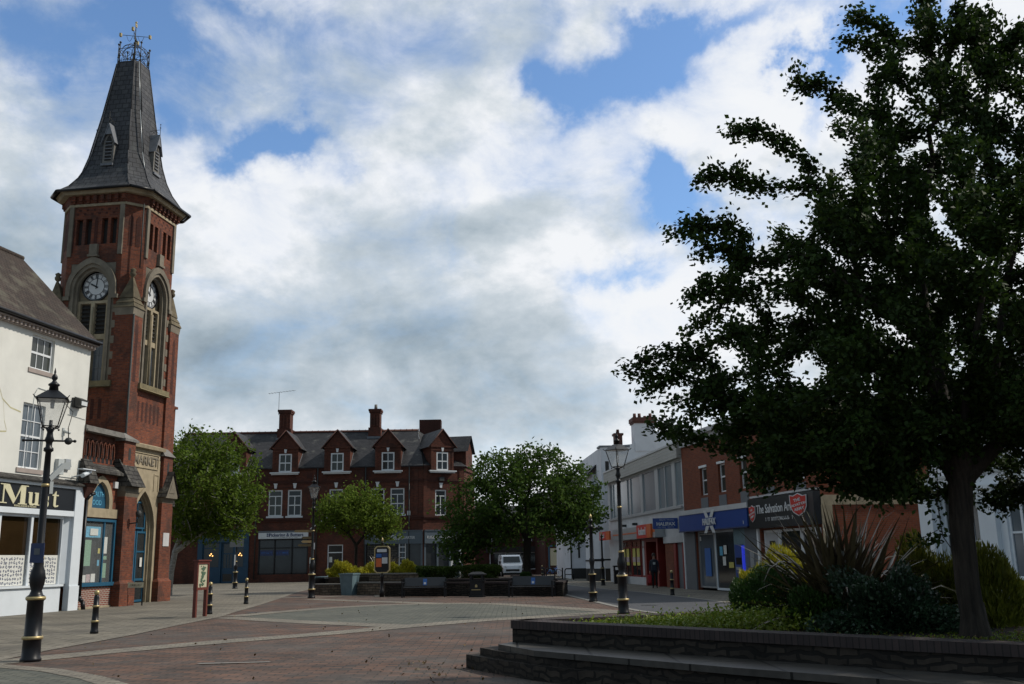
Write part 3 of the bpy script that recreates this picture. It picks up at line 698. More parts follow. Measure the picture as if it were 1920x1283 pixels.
# belfry stage: chamfered corners with real openings
bs = MB()
for T in (TR, TL, TB, TK):
    q = MB(T); op = [(x, x+.30, 16.05, 17.3) for x in (1.05, 1.50, 2.30, 2.75)]
    facade(q, CH, W-CH, 15.9, 18.05, op, 0, .22)
    n0 = len(bs.v); bs.v += [tuple(T @ Vector(v)) for v in q.v]; bs.f += [[n0+i for i in f] for f in q.f]; bs.sm += q.sm
o_ = octa(W/2, CH, 0)
for i in (1, 3, 5, 7):
    a, b = o_[i], o_[(i+1) % 8]; bs.quad((a[0], a[1], 13.), (b[0], b[1], 13.), (b[0], b[1], 18.05), (a[0], a[1], 18.05))
for cx, cy, sx_, sy_ in ((0, 0, 1, 1), (W, 0, -1, 1), (W, W, -1, -1), (0, W, 1, -1)):
    tri = [(cx, cy, 13.), (cx+sx_*CH, cy, 13.), (cx, cy+sy_*CH, 13.)]
    if sx_*sy_ < 0: tri = [tri[0], tri[2], tri[1]]
    bs.add(tri, [(0, 1, 2)])
belfry = bs.build('belfry', 'tower_brick', tower)
dk = MB()
for T in (TR, TL, TB, TK):
    q = MB(T); q.quad((CH+.1, .235, 15.95), (W-CH-.1, .235, 15.95), (W-CH-.1, .235, 17.6), (CH+.1, .235, 17.6)); dk.add([T @ Vector(v) for v in q.v], [tuple(f) for f in q.f])
dk.build('opening', 'louvre', tower)
# blind lancets, strings and corbel table
st = MB()
def ring(mb, h0, c0, z0, h1, c1, z1):
    a = octa(h0, c0, z0); b = octa(h1, c1, z1); mb.frustum(a, b)
ring(st, W/2+.06, CH+.02, 17.9, W/2+.06, CH+.02, 18.02)
ring(st, W/2+.32, CH+.12, 18.42, W/2+.42, CH+.15, 18.62)
cor = st.build('cornice', 'sandstone', tower)
cb = MB(); ring(cb, W/2+.03, CH, 18.03, W/2+.10, CH+.02, 18.42)
for T in (TR, TL, TB, TK):
    q = MB(T)
    for i in range(8): x = CH+.12+i*.355; q.box(x, x+.17, -.20, -.02, 18.14, 18.40); q.box(x+.03, x+.14, -.14, -.02, 18.04, 18.139)
    cb.add([T @ Vector(v) for v in q.v], [tuple(f) for f in q.f])
cb.build('corbel', 'tower_brick', tower)
# pilaster strips round the belfry
for T in (TR, TL, TB, TK):
    for x0, x1, z0 in ((CH, CH+.20, 15.5), (W-CH-.20, W-CH, 15.5)): onebox('stone_strip', 'dark_stone', tower, T, x0, x1, -.08, 0, z0, 17.9)
for (T, c) in ((TM((CH/2, CH/2, 0), R(-45)), 0), (TM((W-CH/2, CH/2, 0), R(45)), 0), (TM((CH/2, W-CH/2, 0), R(-135)), 0)):
    q = MB(T)
    for x in (-.27, .06):
        arch_fill(q, x+.10, .10, 17.2, 17.45, 15.95, -.012, 4)
    q.build('blind_lancet', 'dark_brick', tower)
for T in (TR, TL):
    q = MB(T)
    for x in (.83, 1.98, 3.17): arch_fill(q, x+.06, .085, 17.15, 17.4, 15.7, -.012, 4)
    for i in range(7):
        x = CH+.3+i*.36
        for zz in (17.5, 17.68): q.box(x+(.12 if zz > 17.6 else 0), x+(.12 if zz > 17.6 else 0)+.12, -.004, .0, zz, zz+.10)
    q.build('blind_lancet', 'dark_brick', tower)
# the arched clock bays on two faces
for T, nm in ((TR, 'square'), (TL, 'viewer')):
    a = MB(T); xc = 2.05
    arch_plate(a, .95, 3.15, 9.62, 15.15, xc, .86, 13.9, 14.95, .02, .30, 10)
    arch_band(a, xc, 1.00, 1.22, 13.9, 15.12, 15.42, 13.6, -.13, 0, 12)      # hood mould
    arch_band(a, xc, .86, 1.00, 13.9, 14.95, 15.12, 9.62, -.05, .02, 12)
    arch_band(a, xc, .76, .86, 13.9, 14.82, 14.95, 9.62, .10, .25, 12)
    a.box(.72, 1.02, -.14, 0, 13.42, 13.6); a.box(3.08, 3.38, -.14, 0, 13.42, 13.6)
    for z in np.arange(9.9, 13.3, .72): a.box(.74, .95, -.02, 0, z, z+.34); a.box(3.15, 3.36, -.02, 0, z, z+.34)
    a.box(1.86, 2.24, -.16, 0, 15.5, 16.02); a.box(1.80, 2.30, -.2, 0, 15.42, 15.52)
    arch = a.build('arch_surround', 'dark_stone', tower)
    b = MB(T); b.box(.7, 3.4, -.22, .28, 9.42, 9.62); b.frustum([(.7, -.28, 9.35), (3.4, -.28, 9.35), (3.4, 0, 9.35), (.7, 0, 9.35)], [(.7, -.2, 9.43), (3.4, -.2, 9.43), (3.4, 0, 9.43), (.7, 0, 9.43)]); b.build('sill', 'lichen_stone', tower)
    t = MB(T); t.quad((1.0, .42, 9.6), (3.1, .42, 9.6), (3.1, .42, 15.1), (1.0, .42, 15.1))
    t.box(1.2, 1.42, .22, .42, 9.62, 13.3); t.box(1.96, 2.14, .18, .42, 9.62, 13.3); t.box(2.68, 2.9, .22, .42, 9.62, 13.3); t.box(1.2, 2.9, .24, .42, 13.3, 13.42); t.box(1.42, 2.68, .26, .42, 11.62, 11.86)
    t.tube((2.05, .16, 9.7), (2.05, .16, 13.1), .06, .06, 8)
    t.build('tracery', 'sandstone', tower)
    for x0 in (1.42, 2.14):
        l = MB(T); l.box(x0, x0+.54, .40, .418, 11.88, 13.28); 
        for i in range(7):
            z = 11.92+i*.195; l.add([(x0+.01, .30, z), (x0+.53, .30, z), (x0+.53, .40, z+.13), (x0+.01, .40, z+.13), (x0+.01, .32, z-.02), (x0+.53, .32, z-.02)], [(0, 1, 2, 3), (4, 5, 1, 0)])
        l.build('louvre', 'louvre', tower)
        window(tower, T, x0+.02, x0+.52, 9.7, 11.58, .36, vb=(.5,), hb=((.33, .02), (.66, .02)), frame='lead', fw=.03, bw=.02, fd=.05, pane='blue_glass')
    # clock
    ck = MB(T); n = 40; cz = 14.12; r_ = .63
    ck.add([(xc+r_*math.cos(2*math.pi*i/n), .36, cz+r_*math.sin(2*math.pi*i/n)) for i in range(n)], [tuple(range(n))])
    cf = ck.build('clock_face', 'sign_white', tower)
    k = MB(T)
    for ra, rb, y0 in ((.63, .69, .30),(.38,.405,.352), (.585, .605, .352)):
        for i in range(n):
            a0, a1 = 2*math.pi*i/n, 2*math.pi*(i+1)/n
            p = [(xc+q_*math.cos(a_), cz+q_*math.sin(a_)) for q_, a_ in ((ra, a0), (rb, a0), (rb, a1), (ra, a1))]
            k.quad(*[(x, y0, z) for x, z in p])
            if y0 < .34: k.quad((p[0][0], .36, p[0][1]), (p[0][0], y0, p[0][1]), (p[3][0], y0, p[3][1]), (p[3][0], .36, p[3][1])); k.quad((p[1][0], y0, p[1][1]), (p[1][0], .40, p[1][1]), (p[2][0], .40, p[2][1]), (p[2][0], y0, p[2][1]))
    for i, num in enumerate(('XII', 'I', 'II', 'III', 'IIII', 'V', 'VI', 'VII', 'VIII', 'IX', 'X', 'XI')):
        a = math.pi/2-i*math.pi/6; wd_ = .030*len(num)+.035
        ca, sa = math.cos(a), math.sin(a)
        strokes = {'X': 2, 'V': 2, 'I': 1}; offs = np.linspace(-wd_/2+.012, wd_/2-.012, max(1, sum(strokes[ch] for ch in num)))
        if num == 'I': offs = [0.]
        for o in offs:
            P = [(.42, o-.0115), (.42, o+.0115), (.57, o+.0115), (.57, o-.0115)]
            k.quad(*[(xc+ca*p-sa*t_, .350, cz+sa*p+ca*t_) for p, t_ in P][::-1])
        for rr0 in (.415, .562):
            P = [(rr0, -wd_/2), (rr0, wd_/2), (rr0+.012, wd_/2), (rr0+.012, -wd_/2)]
            k.quad(*[(xc+ca*p-sa*t_, .350, cz+sa*p+ca*t_) for p, t_ in P][::-1])
    k.build('numerals', 'black_gloss', cf)
    h = MB(T)
    for ang, ln, wdh in ((R(90-6), .50, .022), (R(90+62), .36, .034)):     # one minute past / ten o'clock
        ca, sa = math.cos(ang), math.sin(ang)
        h.add([(xc+ca*p-sa*t_, .335, cz+sa*p+ca*t_) for p, t_ in ((-.1, wdh), (-.1, -wdh), (ln*.75, -wdh*1.1), (ln, 0), (ln*.75, wdh*1.1))], [(0, 1, 2, 3, 4)])
    h.lathe([(.045, 0), (.045, .001)], (0, 0, 0), 3)
    h.v = h.v[:-6]; h.f = h.f[:-5]; h.sm = h.sm[:-5]
    h.build('clock_hands', 'black_gloss', cf)
# lower blind panels
for T in (TR, TL):
    q = MB(T)
    for x in np.arange(.98, 3.1, .36): q.box(x, x+.16, -.004, .0, 7.95, 8.85)
    q.build('blind_panel', 'dark_brick', tower)
# corner buttresses with stone caps and finials
for i, (cx, cy) in enumerate(((0, 0), (W, 0), (0, W), (W, W))):
    b = MB(); e = .11; w_ = .74
    sx_ = -1 if cx == 0 else 1; sy_ = -1 if cy == 0 else 1
    xa, xb = (cx+sx_*e, cx-sx_*w_); ya, yb = (cy+sy_*e, cy-sy_*w_)
    b.box(xa, xb, ya, yb, 0, 12.6)
    bt = b.build('buttress', 'tower_brick', tower)
    c = MB(); x0, x1 = sorted((xa, xb)); y0, y1 = sorted((ya, yb))
    def lp(d, z): d = d+.03; return [(x0+d, y0+d, z), (x1-d, y0+d, z), (x1-d, y1-d, z), (x0+d, y1-d, z)]
    c.frustum(lp(-.04, 12.6), lp(-.08, 12.95)); c.build('cap_band', 'dark_stone', bt)
    c = MB(); c.frustum(lp(-.12, 12.952), lp(-.02, 13.18)); c.frustum(lp(-.05, 13.182), lp(.08, 13.42)); ax_, ay_ = cx-sx_*.2, cy-sy_*.2; c.frustum(lp(.04, 13.422), [(ax_-.05, ay_-.05, 14.4), (ax_+.05, ay_-.05, 14.4), (ax_+.05, ay_+.05, 14.4), (ax_-.05, ay_+.05, 14.4)])
    mx, my = (x0+x1)/2, (y0+y1)/2
    c.lathe([(.06, 14.3), (.05, 14.42), (.13, 14.5), (.15, 14.6), (.1, 14.68), (.14, 14.78), (.02, 14.86)], (ax_, ay_, 0), 8)
    c.build('cap', 'cap_stone', bt)
    q = MB(TR if sy_ < 0 else TB)
    q = MB()
    if sy_ < 0: arch_fill(q, mx, .12, 12.0, 12.3, 9.6, ya-.004, 5)
    q2 = [(ya, 0)]
    if q.v: q.build('blind_panel', 'dark_brick', bt)
    if sx_ < 0:
        q = MB(TL); xl = W-my; arch_fill(q, xl, .12, 12.0, 12.3, 9.6, -e-.004, 5)
m = MB(); m.tube((-.12, -.17, 2.2), (-.12, -.17, 12.6), .045, .045, 6); m.tube((.35, -.02, 14.9), (.35, -.02, 18.0), .03, .03, 6); m.build('downpipe', 'iron', tower)
# spire: swept foot then straight taper, truncated
prof = [(2.50, .72, 18.62), (2.18, .70, 18.95), (1.84, .62, 19.5), (1.60, .56, 20.1), (1.40, .50, 20.9), (1.02, .36, 23.2), (.62, .20, 26.05)]
s_ = MB()
for (h0, c0, z0), (h1, c1, z1) in zip(prof[:-1], prof[1:]): s_.frustum(octa(h0, c0, z0), octa(h1, c1, z1), cap=False)
s_.add(octa(.62, .20, 26.05), [tuple(range(8))]); 
spire = s_.build('spire', 'spire_slate', tower)
g = MB(); rg = octa(2.56, .74, 18.60)
for i in range(8): g.tube(rg[i], rg[(i+1) % 8], .07, .07, 6)
g.build('gutter', 'black_paint', spire)
g = MB()
for (h0, c0, z0), (h1, c1, z1) in zip(prof[:-1], prof[1:]):
    for k in range(8): g.tube(octa(h0+.01, c0, z0)[k], octa(h1+.01, c1, z1)[k], .028, .028, 4)
g.build('hip_roll', 'slate_plain', spire)
# crest railing
cr = MB(); o8 = octa(.60, .19, 26.05); zt = 26.95
for i in range(8):
    a = Vector(o8[i]); b = Vector(o8[(i+1) % 8])
    cr.tube(a, a+Vector((0, 0, 1.0)), .028, .022, 6); cr.ball(a+Vector((0, 0, 1.06)), .06, 8); cr.ball(a+Vector((0, 0, .35)), .045, 6)
    for z in (.08, .72): cr.tube(a+Vector((0, 0, z)), b+Vector((0, 0, z)), .018, .018, 5)
    L_ = (b-a).length; d = (b-a)/L_; nr = max(1, round(L_/.62)); 
    for j in range(nr):
        c = a+d*L_*(j+.5)/nr+Vector((0, 0, .40)); rad = min(.28, L_/nr/2-.02)
        if rad < .05: continue
        for rr_, of in ((rad, 0), (rad*.5, rad*.3)):
            P = [c+d*(rr_*math.cos(t)+of*.0)+Vector((0, 0, rr_*math.sin(t))) for t in np.linspace(0, 2*math.pi, 13)]
            for p, q in zip(P[:-1], P[1:]): cr.tube(p, q, .013, .013, 4, False)
        for sg in (-1, 1):
            P = [c+d*sg*rad*math.cos(t)*.9+Vector((0, 0, .34+rad*.55*math.sin(t))) for t in np.linspace(0, math.pi/2, 6)]
            for p, q in zip(P[:-1], P[1:]): cr.tube(p, q, .013, .013, 4, False)
C0 = Vector((W/2, W/2, 0))
for k in range(4):       # crown hoops
    ang = k*math.pi/4
    P = [C0+Vector((math.cos(ang)*.6*math.cos(t), math.sin(ang)*.6*math.cos(t), 26.75+.48*math.sin(t))) for t in np.linspace(0, math.pi, 15)]
    for p, q in zip(P[:-1], P[1:]): cr.tube(p, q, .016, .016, 4, False)
cr.build('crest_railing', 'iron', spire)
v = MB(); v.tube(C0+Vector((0, 0, 26.05)), C0+Vector((0, 0, 28.45)), .035, .018, 6); v.ball(C0+Vector((0, 0, 27.35)), .07, 8)
for k in range(4):
    a = R(20)+k*HP; e = C0+Vector((math.cos(a)*.62, math.sin(a)*.62, 27.75)); v.tube(C0+Vector((0, 0, 27.75)), e, .014, .014, 5)
    P = [C0+Vector((math.cos(a)*(.12+.3*t), math.sin(a)*(.12+.3*t), 27.75-.32*math.sin(t*3.14))) for t in np.linspace(0, 1, 7)]
    for p, q in zip(P[:-1], P[1:]): v.tube(p, q, .010, .010, 4, False)
v.tube(C0+Vector((-.22, -.16, 28.2)), C0+Vector((.22, .16, 28.2)), .018, .012, 5)
v.build('weather_vane', 'iron', spire)
for k in range(4):
    a = R(20)+k*HP; e = C0+Vector((math.cos(a)*.70, math.sin(a)*.70, 27.75)); onebox('compass_letter', 'gold', spire, I4, e.x-.055, e.x+.055, e.y-.05, e.y+.05, e.z-.09, e.z+.09)
v = MB(); v.ball(C0+Vector((0, 0, 28.5)), .06, 6); v.build('finial', 'gold', spire); onebox('vane_tail', 'gold', spire, I4, C0.x-.3, C0.x-.12, C0.y-.15, C0.y-.13, 28.12, 28.3)
m = MB(); P = [Vector((.85, -.02+.0, 18.7)), Vector((.98, .35, 19.6)), Vector((1.0, .62, 20.9)), Vector((1.2, 1.0, 23.2)), Vector((1.5, 1.42, 26.0))]
for p, q in zip(P[:-1], P[1:]): m.tube(p, q, .022, .022, 5)
m.build('lightning_strip', 'aluminium', spire)
# lucarnes
for T in (TR, TL, TB, TK):
    l = MB(T); xc = 2.05
    # body: front plane leans; slim gabled box from z 20.3 to 21.9
    yf = .46
    l.prism_xz([(xc-.27, 20.2), (xc+.27, 20.2), (xc+.27, 21.35), (xc, 21.95), (xc-.27, 21.35)], yf, 1.3)
    lu = l.build('lucarne', 'grey_stone', spire)
    k = MB(T); arch_fill(k, xc, .17, 21.2, 21.65, 20.35, yf-.006, 5); k.build('opening', 'louvre', lu)
    s2 = MB(T)
    for i in range(6): s2.box(xc-.165, xc+.165, yf-.05, yf-.006, 20.42+i*.17, 20.46+i*.17)
    s2.build('slats', 'lead', lu)
    r2 = MB(T)
    for sg in (-1, 1):
        A = (xc+sg*.36, yf-.12, 21.22); B = (xc, yf-.12, 22.25); Cc = (xc, 1.45, 22.25); Dd = (xc+sg*.36, 1.3, 21.22)
        r2.add([A, B, Cc, Dd, (A[0], A[1], A[2]-.08), (B[0], B[1], B[2]-.12)], [(0, 3, 2, 1) if sg < 0 else (0, 1, 2, 3), (4, 0, 1, 5) if sg < 0 else (0, 4, 5, 1)])
    r2.add([(xc-.2, yf-.10, 21.66), (xc+.2, yf-.10, 21.66), (xc, yf-.10, 22.2)], [(0, 1, 2)])
    r2.build('roof', 'lead', lu)
    f = MB(T); f.tube((xc, yf-.1, 22.2), (xc, yf-.1, 22.75), .016, .012, 5); f.ball((xc, yf-.1, 22.6), .035, 6); f.ball((xc, yf-.1, 22.78), .03, 6)
    f.path([(xc, yf-.1, 22.5), (xc, .75, 22.48), (xc, 1.1, 22.42)], .012, 4); f.path([(xc, yf-.05, 22.3), (xc, .6, 22.45), (xc, .8, 22.3)], .01, 4)
    f.build('finial', 'iron', lu)
    a = MB(T); a.box(xc-.3, xc+.3, yf-.1, yf+.3, 20.08, 20.2); a.build('apron', 'lead', lu)
# rear wing peeping out beyond the tower
m = MB(); m.box(W+.12, W+.62, .1, 1.2, 0, 9.0); m.box(W+.08, W+.68, .0, 1.3, 9.002, 9.12); m.build('rear_turret', 'tower_brick', hall)
# ------------------------------------------------ market portal
xc = 1.62
m = MB(); arch_plate(m, .20, 2.95, 0, 6.75, xc, .98, 3.1, 4.85, -.22, 0, 12)
m.frustum([(.2, -.42, 6.72), (3.0, -.42, 6.72), (3.0, 0, 6.72), (.2, 0, 6.72)], [(.2, -.46, 6.86), (3.0, -.46, 6.86), (3.0, 0, 7.0), (.2, 0, 7.0)])
arch_band(m, xc, .98, 1.09, 3.1, 4.85, 5.02, 0, -.29, -.22, 12); arch_band(m, xc, .90, .98, 3.1, 4.74, 4.85, 0, -.12, .1, 12); arch_band(m, xc, .82, .9, 3.1, 4.63, 4.74, 0, -.02, .1, 12)
m.box(.52, 2.74, -.26, -.22, 6.50, 6.54); m.box(.52, 2.74, -.26, -.22, 5.86, 5.90); m.box(2.70, 2.74, -.26, -.22, 5.9, 6.5); m.box(.52, .56, -.26, -.22, 5.9, 6.5)
for x in (.42, 2.42): m.box(x, x+.42, -.25, -.22, 5.62, 5.66); m.box(x+.38, x+.42, -.25, -.22, 4.9, 5.62); m.box(x, x+.04, -.25, -.22, 4.9, 5.62)
portal = m.build('portal', 'sandstone', hall)
text('MARKET', portal, I4, (1.63, -.235, 6.19), .56, 'dark_stone', .02, bold=.008)
m = MB(); m.quad((.6, .12, 0), (2.65, .12, 0), (2.65, .12, 5), (.6, .12, 5)); m.build('fanlight', 'blue_paint', portal)
for a, b in ((.74, 1.58), (1.64, 2.48)):
    window(portal, I4, a, b, .05, 3.1, .0, vb=(), hb=((.72, .07), (.3, .1)), frame='blue_paint', fw=.09, name='door', pane='grey_glass')
window(portal, I4, .95, 2.3, 3.2, 4.4, .0, vb=(.5,), hb=(), frame='blue_paint', fw=.07, name='fanlight_frame', pane='grey_glass')
onebox('notice', 'paper', portal, I4, 2.02, 2.2, -.02, -.005, 1.55, 1.95)
# piers either side
def pier(x0, x1, yf, name='pier', back=0.):
    m = MB(); m.box(x0, x1, yf, back, .9, 4.4); m.box(x0-.09, x1+.09, yf-.1, back, 0, .88)
    m.frustum([(x0-.09, yf-.1, .88), (x1+.09, yf-.1, .88), (x1+.09, back, .88), (x0-.09, back, .88)], [(x0, yf, 1.02), (x1, yf, 1.02), (x1, back, 1.02), (x0, back, 1.02)], False)
    p = m.build(name, 'tower_brick', hall)
    m = MB(); m.frustum([(x0, yf, 4.4), (x1, yf, 4.4), (x1, back, 4.4), (x0, back, 4.4)], [(x0-.06, yf-.08, 4.62), (x1+.06, yf-.08, 4.62), (x1+.06, back, 4.62), (x0-.06, back, 4.62)])
    m.box(x0-.04, x1+.04, yf-.02, back, 4.622, 4.9); m.build('cap', 'dark_stone', p)
    return p
pl = pier(-1.62, -.62, -1.18)
m = MB(); x0, x1 = -1.70, -.54
m.frustum([(x0, -1.50, 4.82), (x1, -1.50, 4.82), (x1, -.45, 4.82), (x0, -.45, 4.82)], [(x0, -.85, 5.95), (x1, -.85, 5.95), (x1, -.5, 5.95), (x0, -.5, 5.95)]); m.build('weathering', 'stone_slate', pl)
m = MB(); m.box(-1.58, -.66, -.98, 0, 5.2, 6.72); m.build('turret', 'tower_brick', pl)
m = MB(); m.frustum([(-1.68, -1.08, 6.72), (-.56, -1.08, 6.72), (-.56, 0, 6.72), (-1.68, 0, 6.72)], [(-1.68, -1.08, 6.82), (-.56, -1.08, 6.82), (-.56, 0, 6.82), (-1.68, 0, 6.82)]); m.frustum([(-1.66, -1.06, 6.822), (-.58, -1.06, 6.822), (-.58, 0, 6.822), (-1.66, 0, 6.822)], [(-1.2, -.7, 7.1), (-1.04, -.7, 7.1), (-1.04, 0, 7.1), (-1.2, 0, 7.1)]); m.build('turret_cap', 'grey_stone', pl)
m = MB(); arch_fill(m, -1.12, .09, 6.3, 6.5, 5.95, -.985, 4); m.build('blind_lancet', 'louvre', pl)
pr_ = pier(2.95, 3.95, -.42)
m = MB(); m.box(3.02, 3.88, -.36, 0, 4.9, 6.55); m.build('turret', 'tower_brick', pr_)
m = MB(); m.frustum([(2.92, -.46, 6.55), (3.98, -.46, 6.55), (3.98, 0, 6.55), (2.92, 0, 6.55)], [(3.1, -.1, 6.95), (3.8, -.1, 6.95), (3.8, 0, 6.95), (3.1, 0, 6.95)])
m.build('turret_cap', 'grey_stone', pr_)
m = MB(); arch_fill(m, 3.45, .09, 6.1, 6.3, 5.75, -.365, 4); m.build('blind_lancet', 'louvre', pr_)
m = MB(); m.prism_xz([(2.9, 4.62), (4.0, 4.62), (4.0, 4.75), (3.45, 5.75), (2.9, 4.75)], -.62, -.36); m.prism_xz([(3.2, 4.85), (3.7, 4.85), (3.45, 5.35)], -.64, -.62); m.build('gablet', 'dark_stone', pr_)
m = MB()
for sg in (-1, 1): m.add([(3.45, -.70, 5.86), (3.45+sg*.65, -.70, 4.66), (3.45+sg*.65, -.2, 4.66), (3.45, -.2, 5.86)], [(0, 1, 2, 3) if sg > 0 else (0, 3, 2, 1)])
m.build('gablet_roof', 'stone_slate', pr_)
p3 = MB(); p3.box(3.96, 4.42, -.2, .8, .9, 4.3); p3.box(3.96, 4.52, -.28, .8, 0, .9); p3 = p3.build('side_buttress', 'tower_brick', hall)
m = MB(); m.prism_xz([(3.96, 4.302), (4.5, 4.302), (4.5, 4.45), (3.96, 5.5)], -.26, .8); m.build('cap', 'stone_slate', p3)
onebox('plaque', 'concrete', pr_, I4, 3.2, 3.75, -.45, -.42, 2.45, 3.05)
m = MB(); m.path([(-1.1, -1.18, 3.3), (-1.1, -1.5, 3.35), (-1.1, -1.55, 3.6)], .025, 6); m.lathe([(.02, 0), (.11, .05), (.12, .22), (.05, .3)], (-1.1, -1.55, 3.55), 8); m.build('wall_lamp', 'iron', pl)
# ------------------------------------------------ health food wing
ya = -.85
m = MB(); facade(m, -4.25, -1.6, 0, 5.35, [(-3.95, -1.72, .88, 3.46), (-3.60, -2.22, 3.85, 5.0)], ya, .22); m.box(-4.25, -1.6, ya+.25, 0, 5.3, 6.85)
m.quad((-4.25, 3, 0), (-4.25, ya, 0), (-4.25, ya, 6.9), (-4.25, 3, 6.9)); m.quad((-4.25, ya+.24, 5.36), (-1.6, ya+.24, 5.36), (-1.6, ya+.24, 6.85), (-4.25, ya+.24, 6.85))
wing = m.build('shop_wing', 'tower_brick', hall)
onebox('stall_riser', 'stall_brick', wing, I4, -3.96, -1.68, ya-.03, ya-.003, .06, .82); onebox('plinth', 'sandstone', wing, I4, -4.0, -1.66, ya-.08, ya-.032, 0, .07)
m = MB(); m.box(-4.25, -1.5, ya-.1, ya+.5, 6.82, 6.9); m.prism_xz([(-4.25, 6.902), (-1.5, 6.902), (-1.5, 7.05), (-4.25, 7.05)], ya-.02, ya+.4); m.build('coping', 'grey_stone', wing)
m = MB()
for i in range(8):
    x = -4.05+i*.31; arch_fill(m, x, .085, 6.25, 6.52, 5.68, ya+.232, 4)
m.build('blind_arcade', 'black_cloth', wing)
m = MB()
for i in range(8):
    x = -4.05+i*.31; arch_band(m, x, .085, .125, 6.25, 6.52, 6.58, 5.9, ya+.17, ya+.235, 4)
m.box(-4.2, -1.62, ya+.16, ya+.238, 5.55, 5.68); m.build('arcade_moulding', 'tower_brick', wing)
m = MB(); m.quad((-4.28, ya-.28, 5.32), (-1.6, ya-.28, 5.32), (-1.6, ya+.22, 5.66), (-4.28, ya+.22, 5.66)); m.box(-4.28, -1.6, ya-.28, ya+.2, 5.22, 5.318); m.build('weathering', 'stone_slate', wing)
m = MB(); m.box(-4.12, -1.62, ya-.07, ya-.002, 3.5, 3.86); arch_band(m, -2.91, .62, .86, 4.1, 4.92, 5.16, 3.862, ya-.06, ya+.1, 6); m.box(-3.9, -3.7, ya-.055, ya-.002, 3.862, 4.2); m.build('window_head', 'sandstone', wing)
m = MB(); arch_fill(m, -2.91, .66, 4.15, 4.95, 3.86, ya+.10, 8); tym = m.build('tympanum_board', 'blue_paint', wing)
text('HEALTH', tym, I4, (-2.95, ya+.095, 4.42), .28, 'paper_blue', .004); text('FOOD', tym, I4, (-3.0, ya+.095, 4.08), .28, 'paper_blue', .004)
m = MB()
m.box(-3.95, -3.85, ya-.08, ya+.04, .9, 3.44); m.box(-1.8, -1.7, ya-.08, ya+.04, .9, 3.44); m.box(-3.85, -1.8, ya-.08, ya+.04, 3.34, 3.44); m.box(-4.0, -1.66, ya-.14, ya+.04, .84, .98); m.box(-2.52, -2.44, ya-.05, ya+.04, .98, 3.34)
hw = m.build('shop_window', 'blue_paint', wing)
m = MB(); m.quad((-3.9, ya, .95), (-1.75, ya, .95), (-1.75, ya, 3.4), (-3.9, ya, 3.4)); m.build('pane', 'shop_glass', hw)
m = MB(); m.box(-3.9, -1.75, ya+.19, ya+.21, .9, 3.44); m.build('interior', 'black_cloth', hw)
for nm, mt, b in (('poster', 'paper_blue', (-3.72, -2.56, 2.72, 3.14)), ('poster', 'paper', (-3.35, -2.8, 2.8, 3.06)), ('display_board', 'paper_green', (-3.75, -3.22, 1.62, 2.62)), ('poster', 'paper', (-2.36, -2.08, 2.1, 2.75)), ('poster', 'paper_green', (-2.38, -2.06, 1.86, 2.0)), ('poster', 'paper_green', (-2.38, -2.06, 1.15, 1.72)), ('leaflet', 'paper', (-3.7, -3.45, 1.0, 1.28)), ('leaflet', 'paper_pink', (-3.42, -3.15, 1.0, 1.3)), ('leaflet', 'paper', (-3.1, -2.8, 1.0, 1.32)), ('sticker', 'paper_yellow', (-2.72, -2.58, 2.1, 2.3)), ('sticker', 'paper_blue', (-2.72, -2.58, 1.62, 1.85))):
    x0_, x1_, z0_, z1_ = b; dd = .02 if nm != 'poster' or mt != 'paper_blue' else .05
    onebox(nm, mt, hw, I4, x0_, x1_, ya+dd+.01 if b != (-3.35, -2.8, 2.8, 3.06) else ya+.03, ya+dd+.02 if b != (-3.35, -2.8, 2.8, 3.06) else ya+.045, z0_, z1_)
onebox('alarm_box', 'sign_white', wing, I4, -2.02, -1.74, ya-.1, ya, 4.72, 4.98)
m = MB(); x0, x1 = -4.45, -3.82
m.frustum([(x0, ya-.5, 4.75), (x1, ya-.5, 4.75), (x1, ya, 4.75), (x0, ya, 4.75)], [(x0, ya-.1, 5.7), (x1, ya-.1, 5.7), (x1, ya, 5.7), (x0, ya, 5.7)]); m.build('weathering', 'stone_slate', wing)
m = MB(); m.frustum([(x0+.18, ya-.12, 4.1), (x1-.1, ya-.12, 4.1), (x1-.1, ya, 4.1), (x0+.18, ya, 4.1)], [(x0, ya-.42, 4.74), (x1, ya-.42, 4.74), (x1, ya, 4.74), (x0, ya, 4.74)]); m.build('corbel', 'dark_brick', wing)

# ================================================================== brick corner building across the square
S_ = 1.075; YB = 86.
def bx(x): return x*S_
def bz(z): return 1.6+(z-1.6)*S_
back = thing('corner_building', 'long red brick Victorian building with gabled dormers, slate roof and shops across the square', 'shop building', (0, YB, 0), 0)
XL, XC = bx(-28.5), bx(-7.44)         # left end, corner
EA = bz(9.2); RG = bz(12.62)
upw = [(-19.98, -18.86), (-18.42, -17.29), (-15.05, -13.95), (-11.70, -10.57), (-10.09, -8.95), (-24.4, -23.3), (-22.9, -21.8)]
holes = [(bx(a), bx(b), bz(5.3), bz(7.4)) for a, b in upw]
holes += [(bx(-15.1), bx(-13.85), .0, bz(2.98)), (bx(-20.65), bx(-16.65), bz(.72), bz(3.95)), (bx(-25.5), bx(-21.4), 0, bz(4.1)), (bx(-12.15), XC-.02, .2, bz(3.9))]
DX = [bx(v) for v in (-22.9, -18.65, -14.42, -10.28)]
holes += [(v-.5, v+.5, bz(8.84), EA+.01) for v in DX]
m = MB(); facade(m, XL, XC, 0, EA, holes, 0, .2); shell(m, XL, XC, 0, 9, 0, EA, 'lb'); wall = m.build('wall', 'red_brick', back)
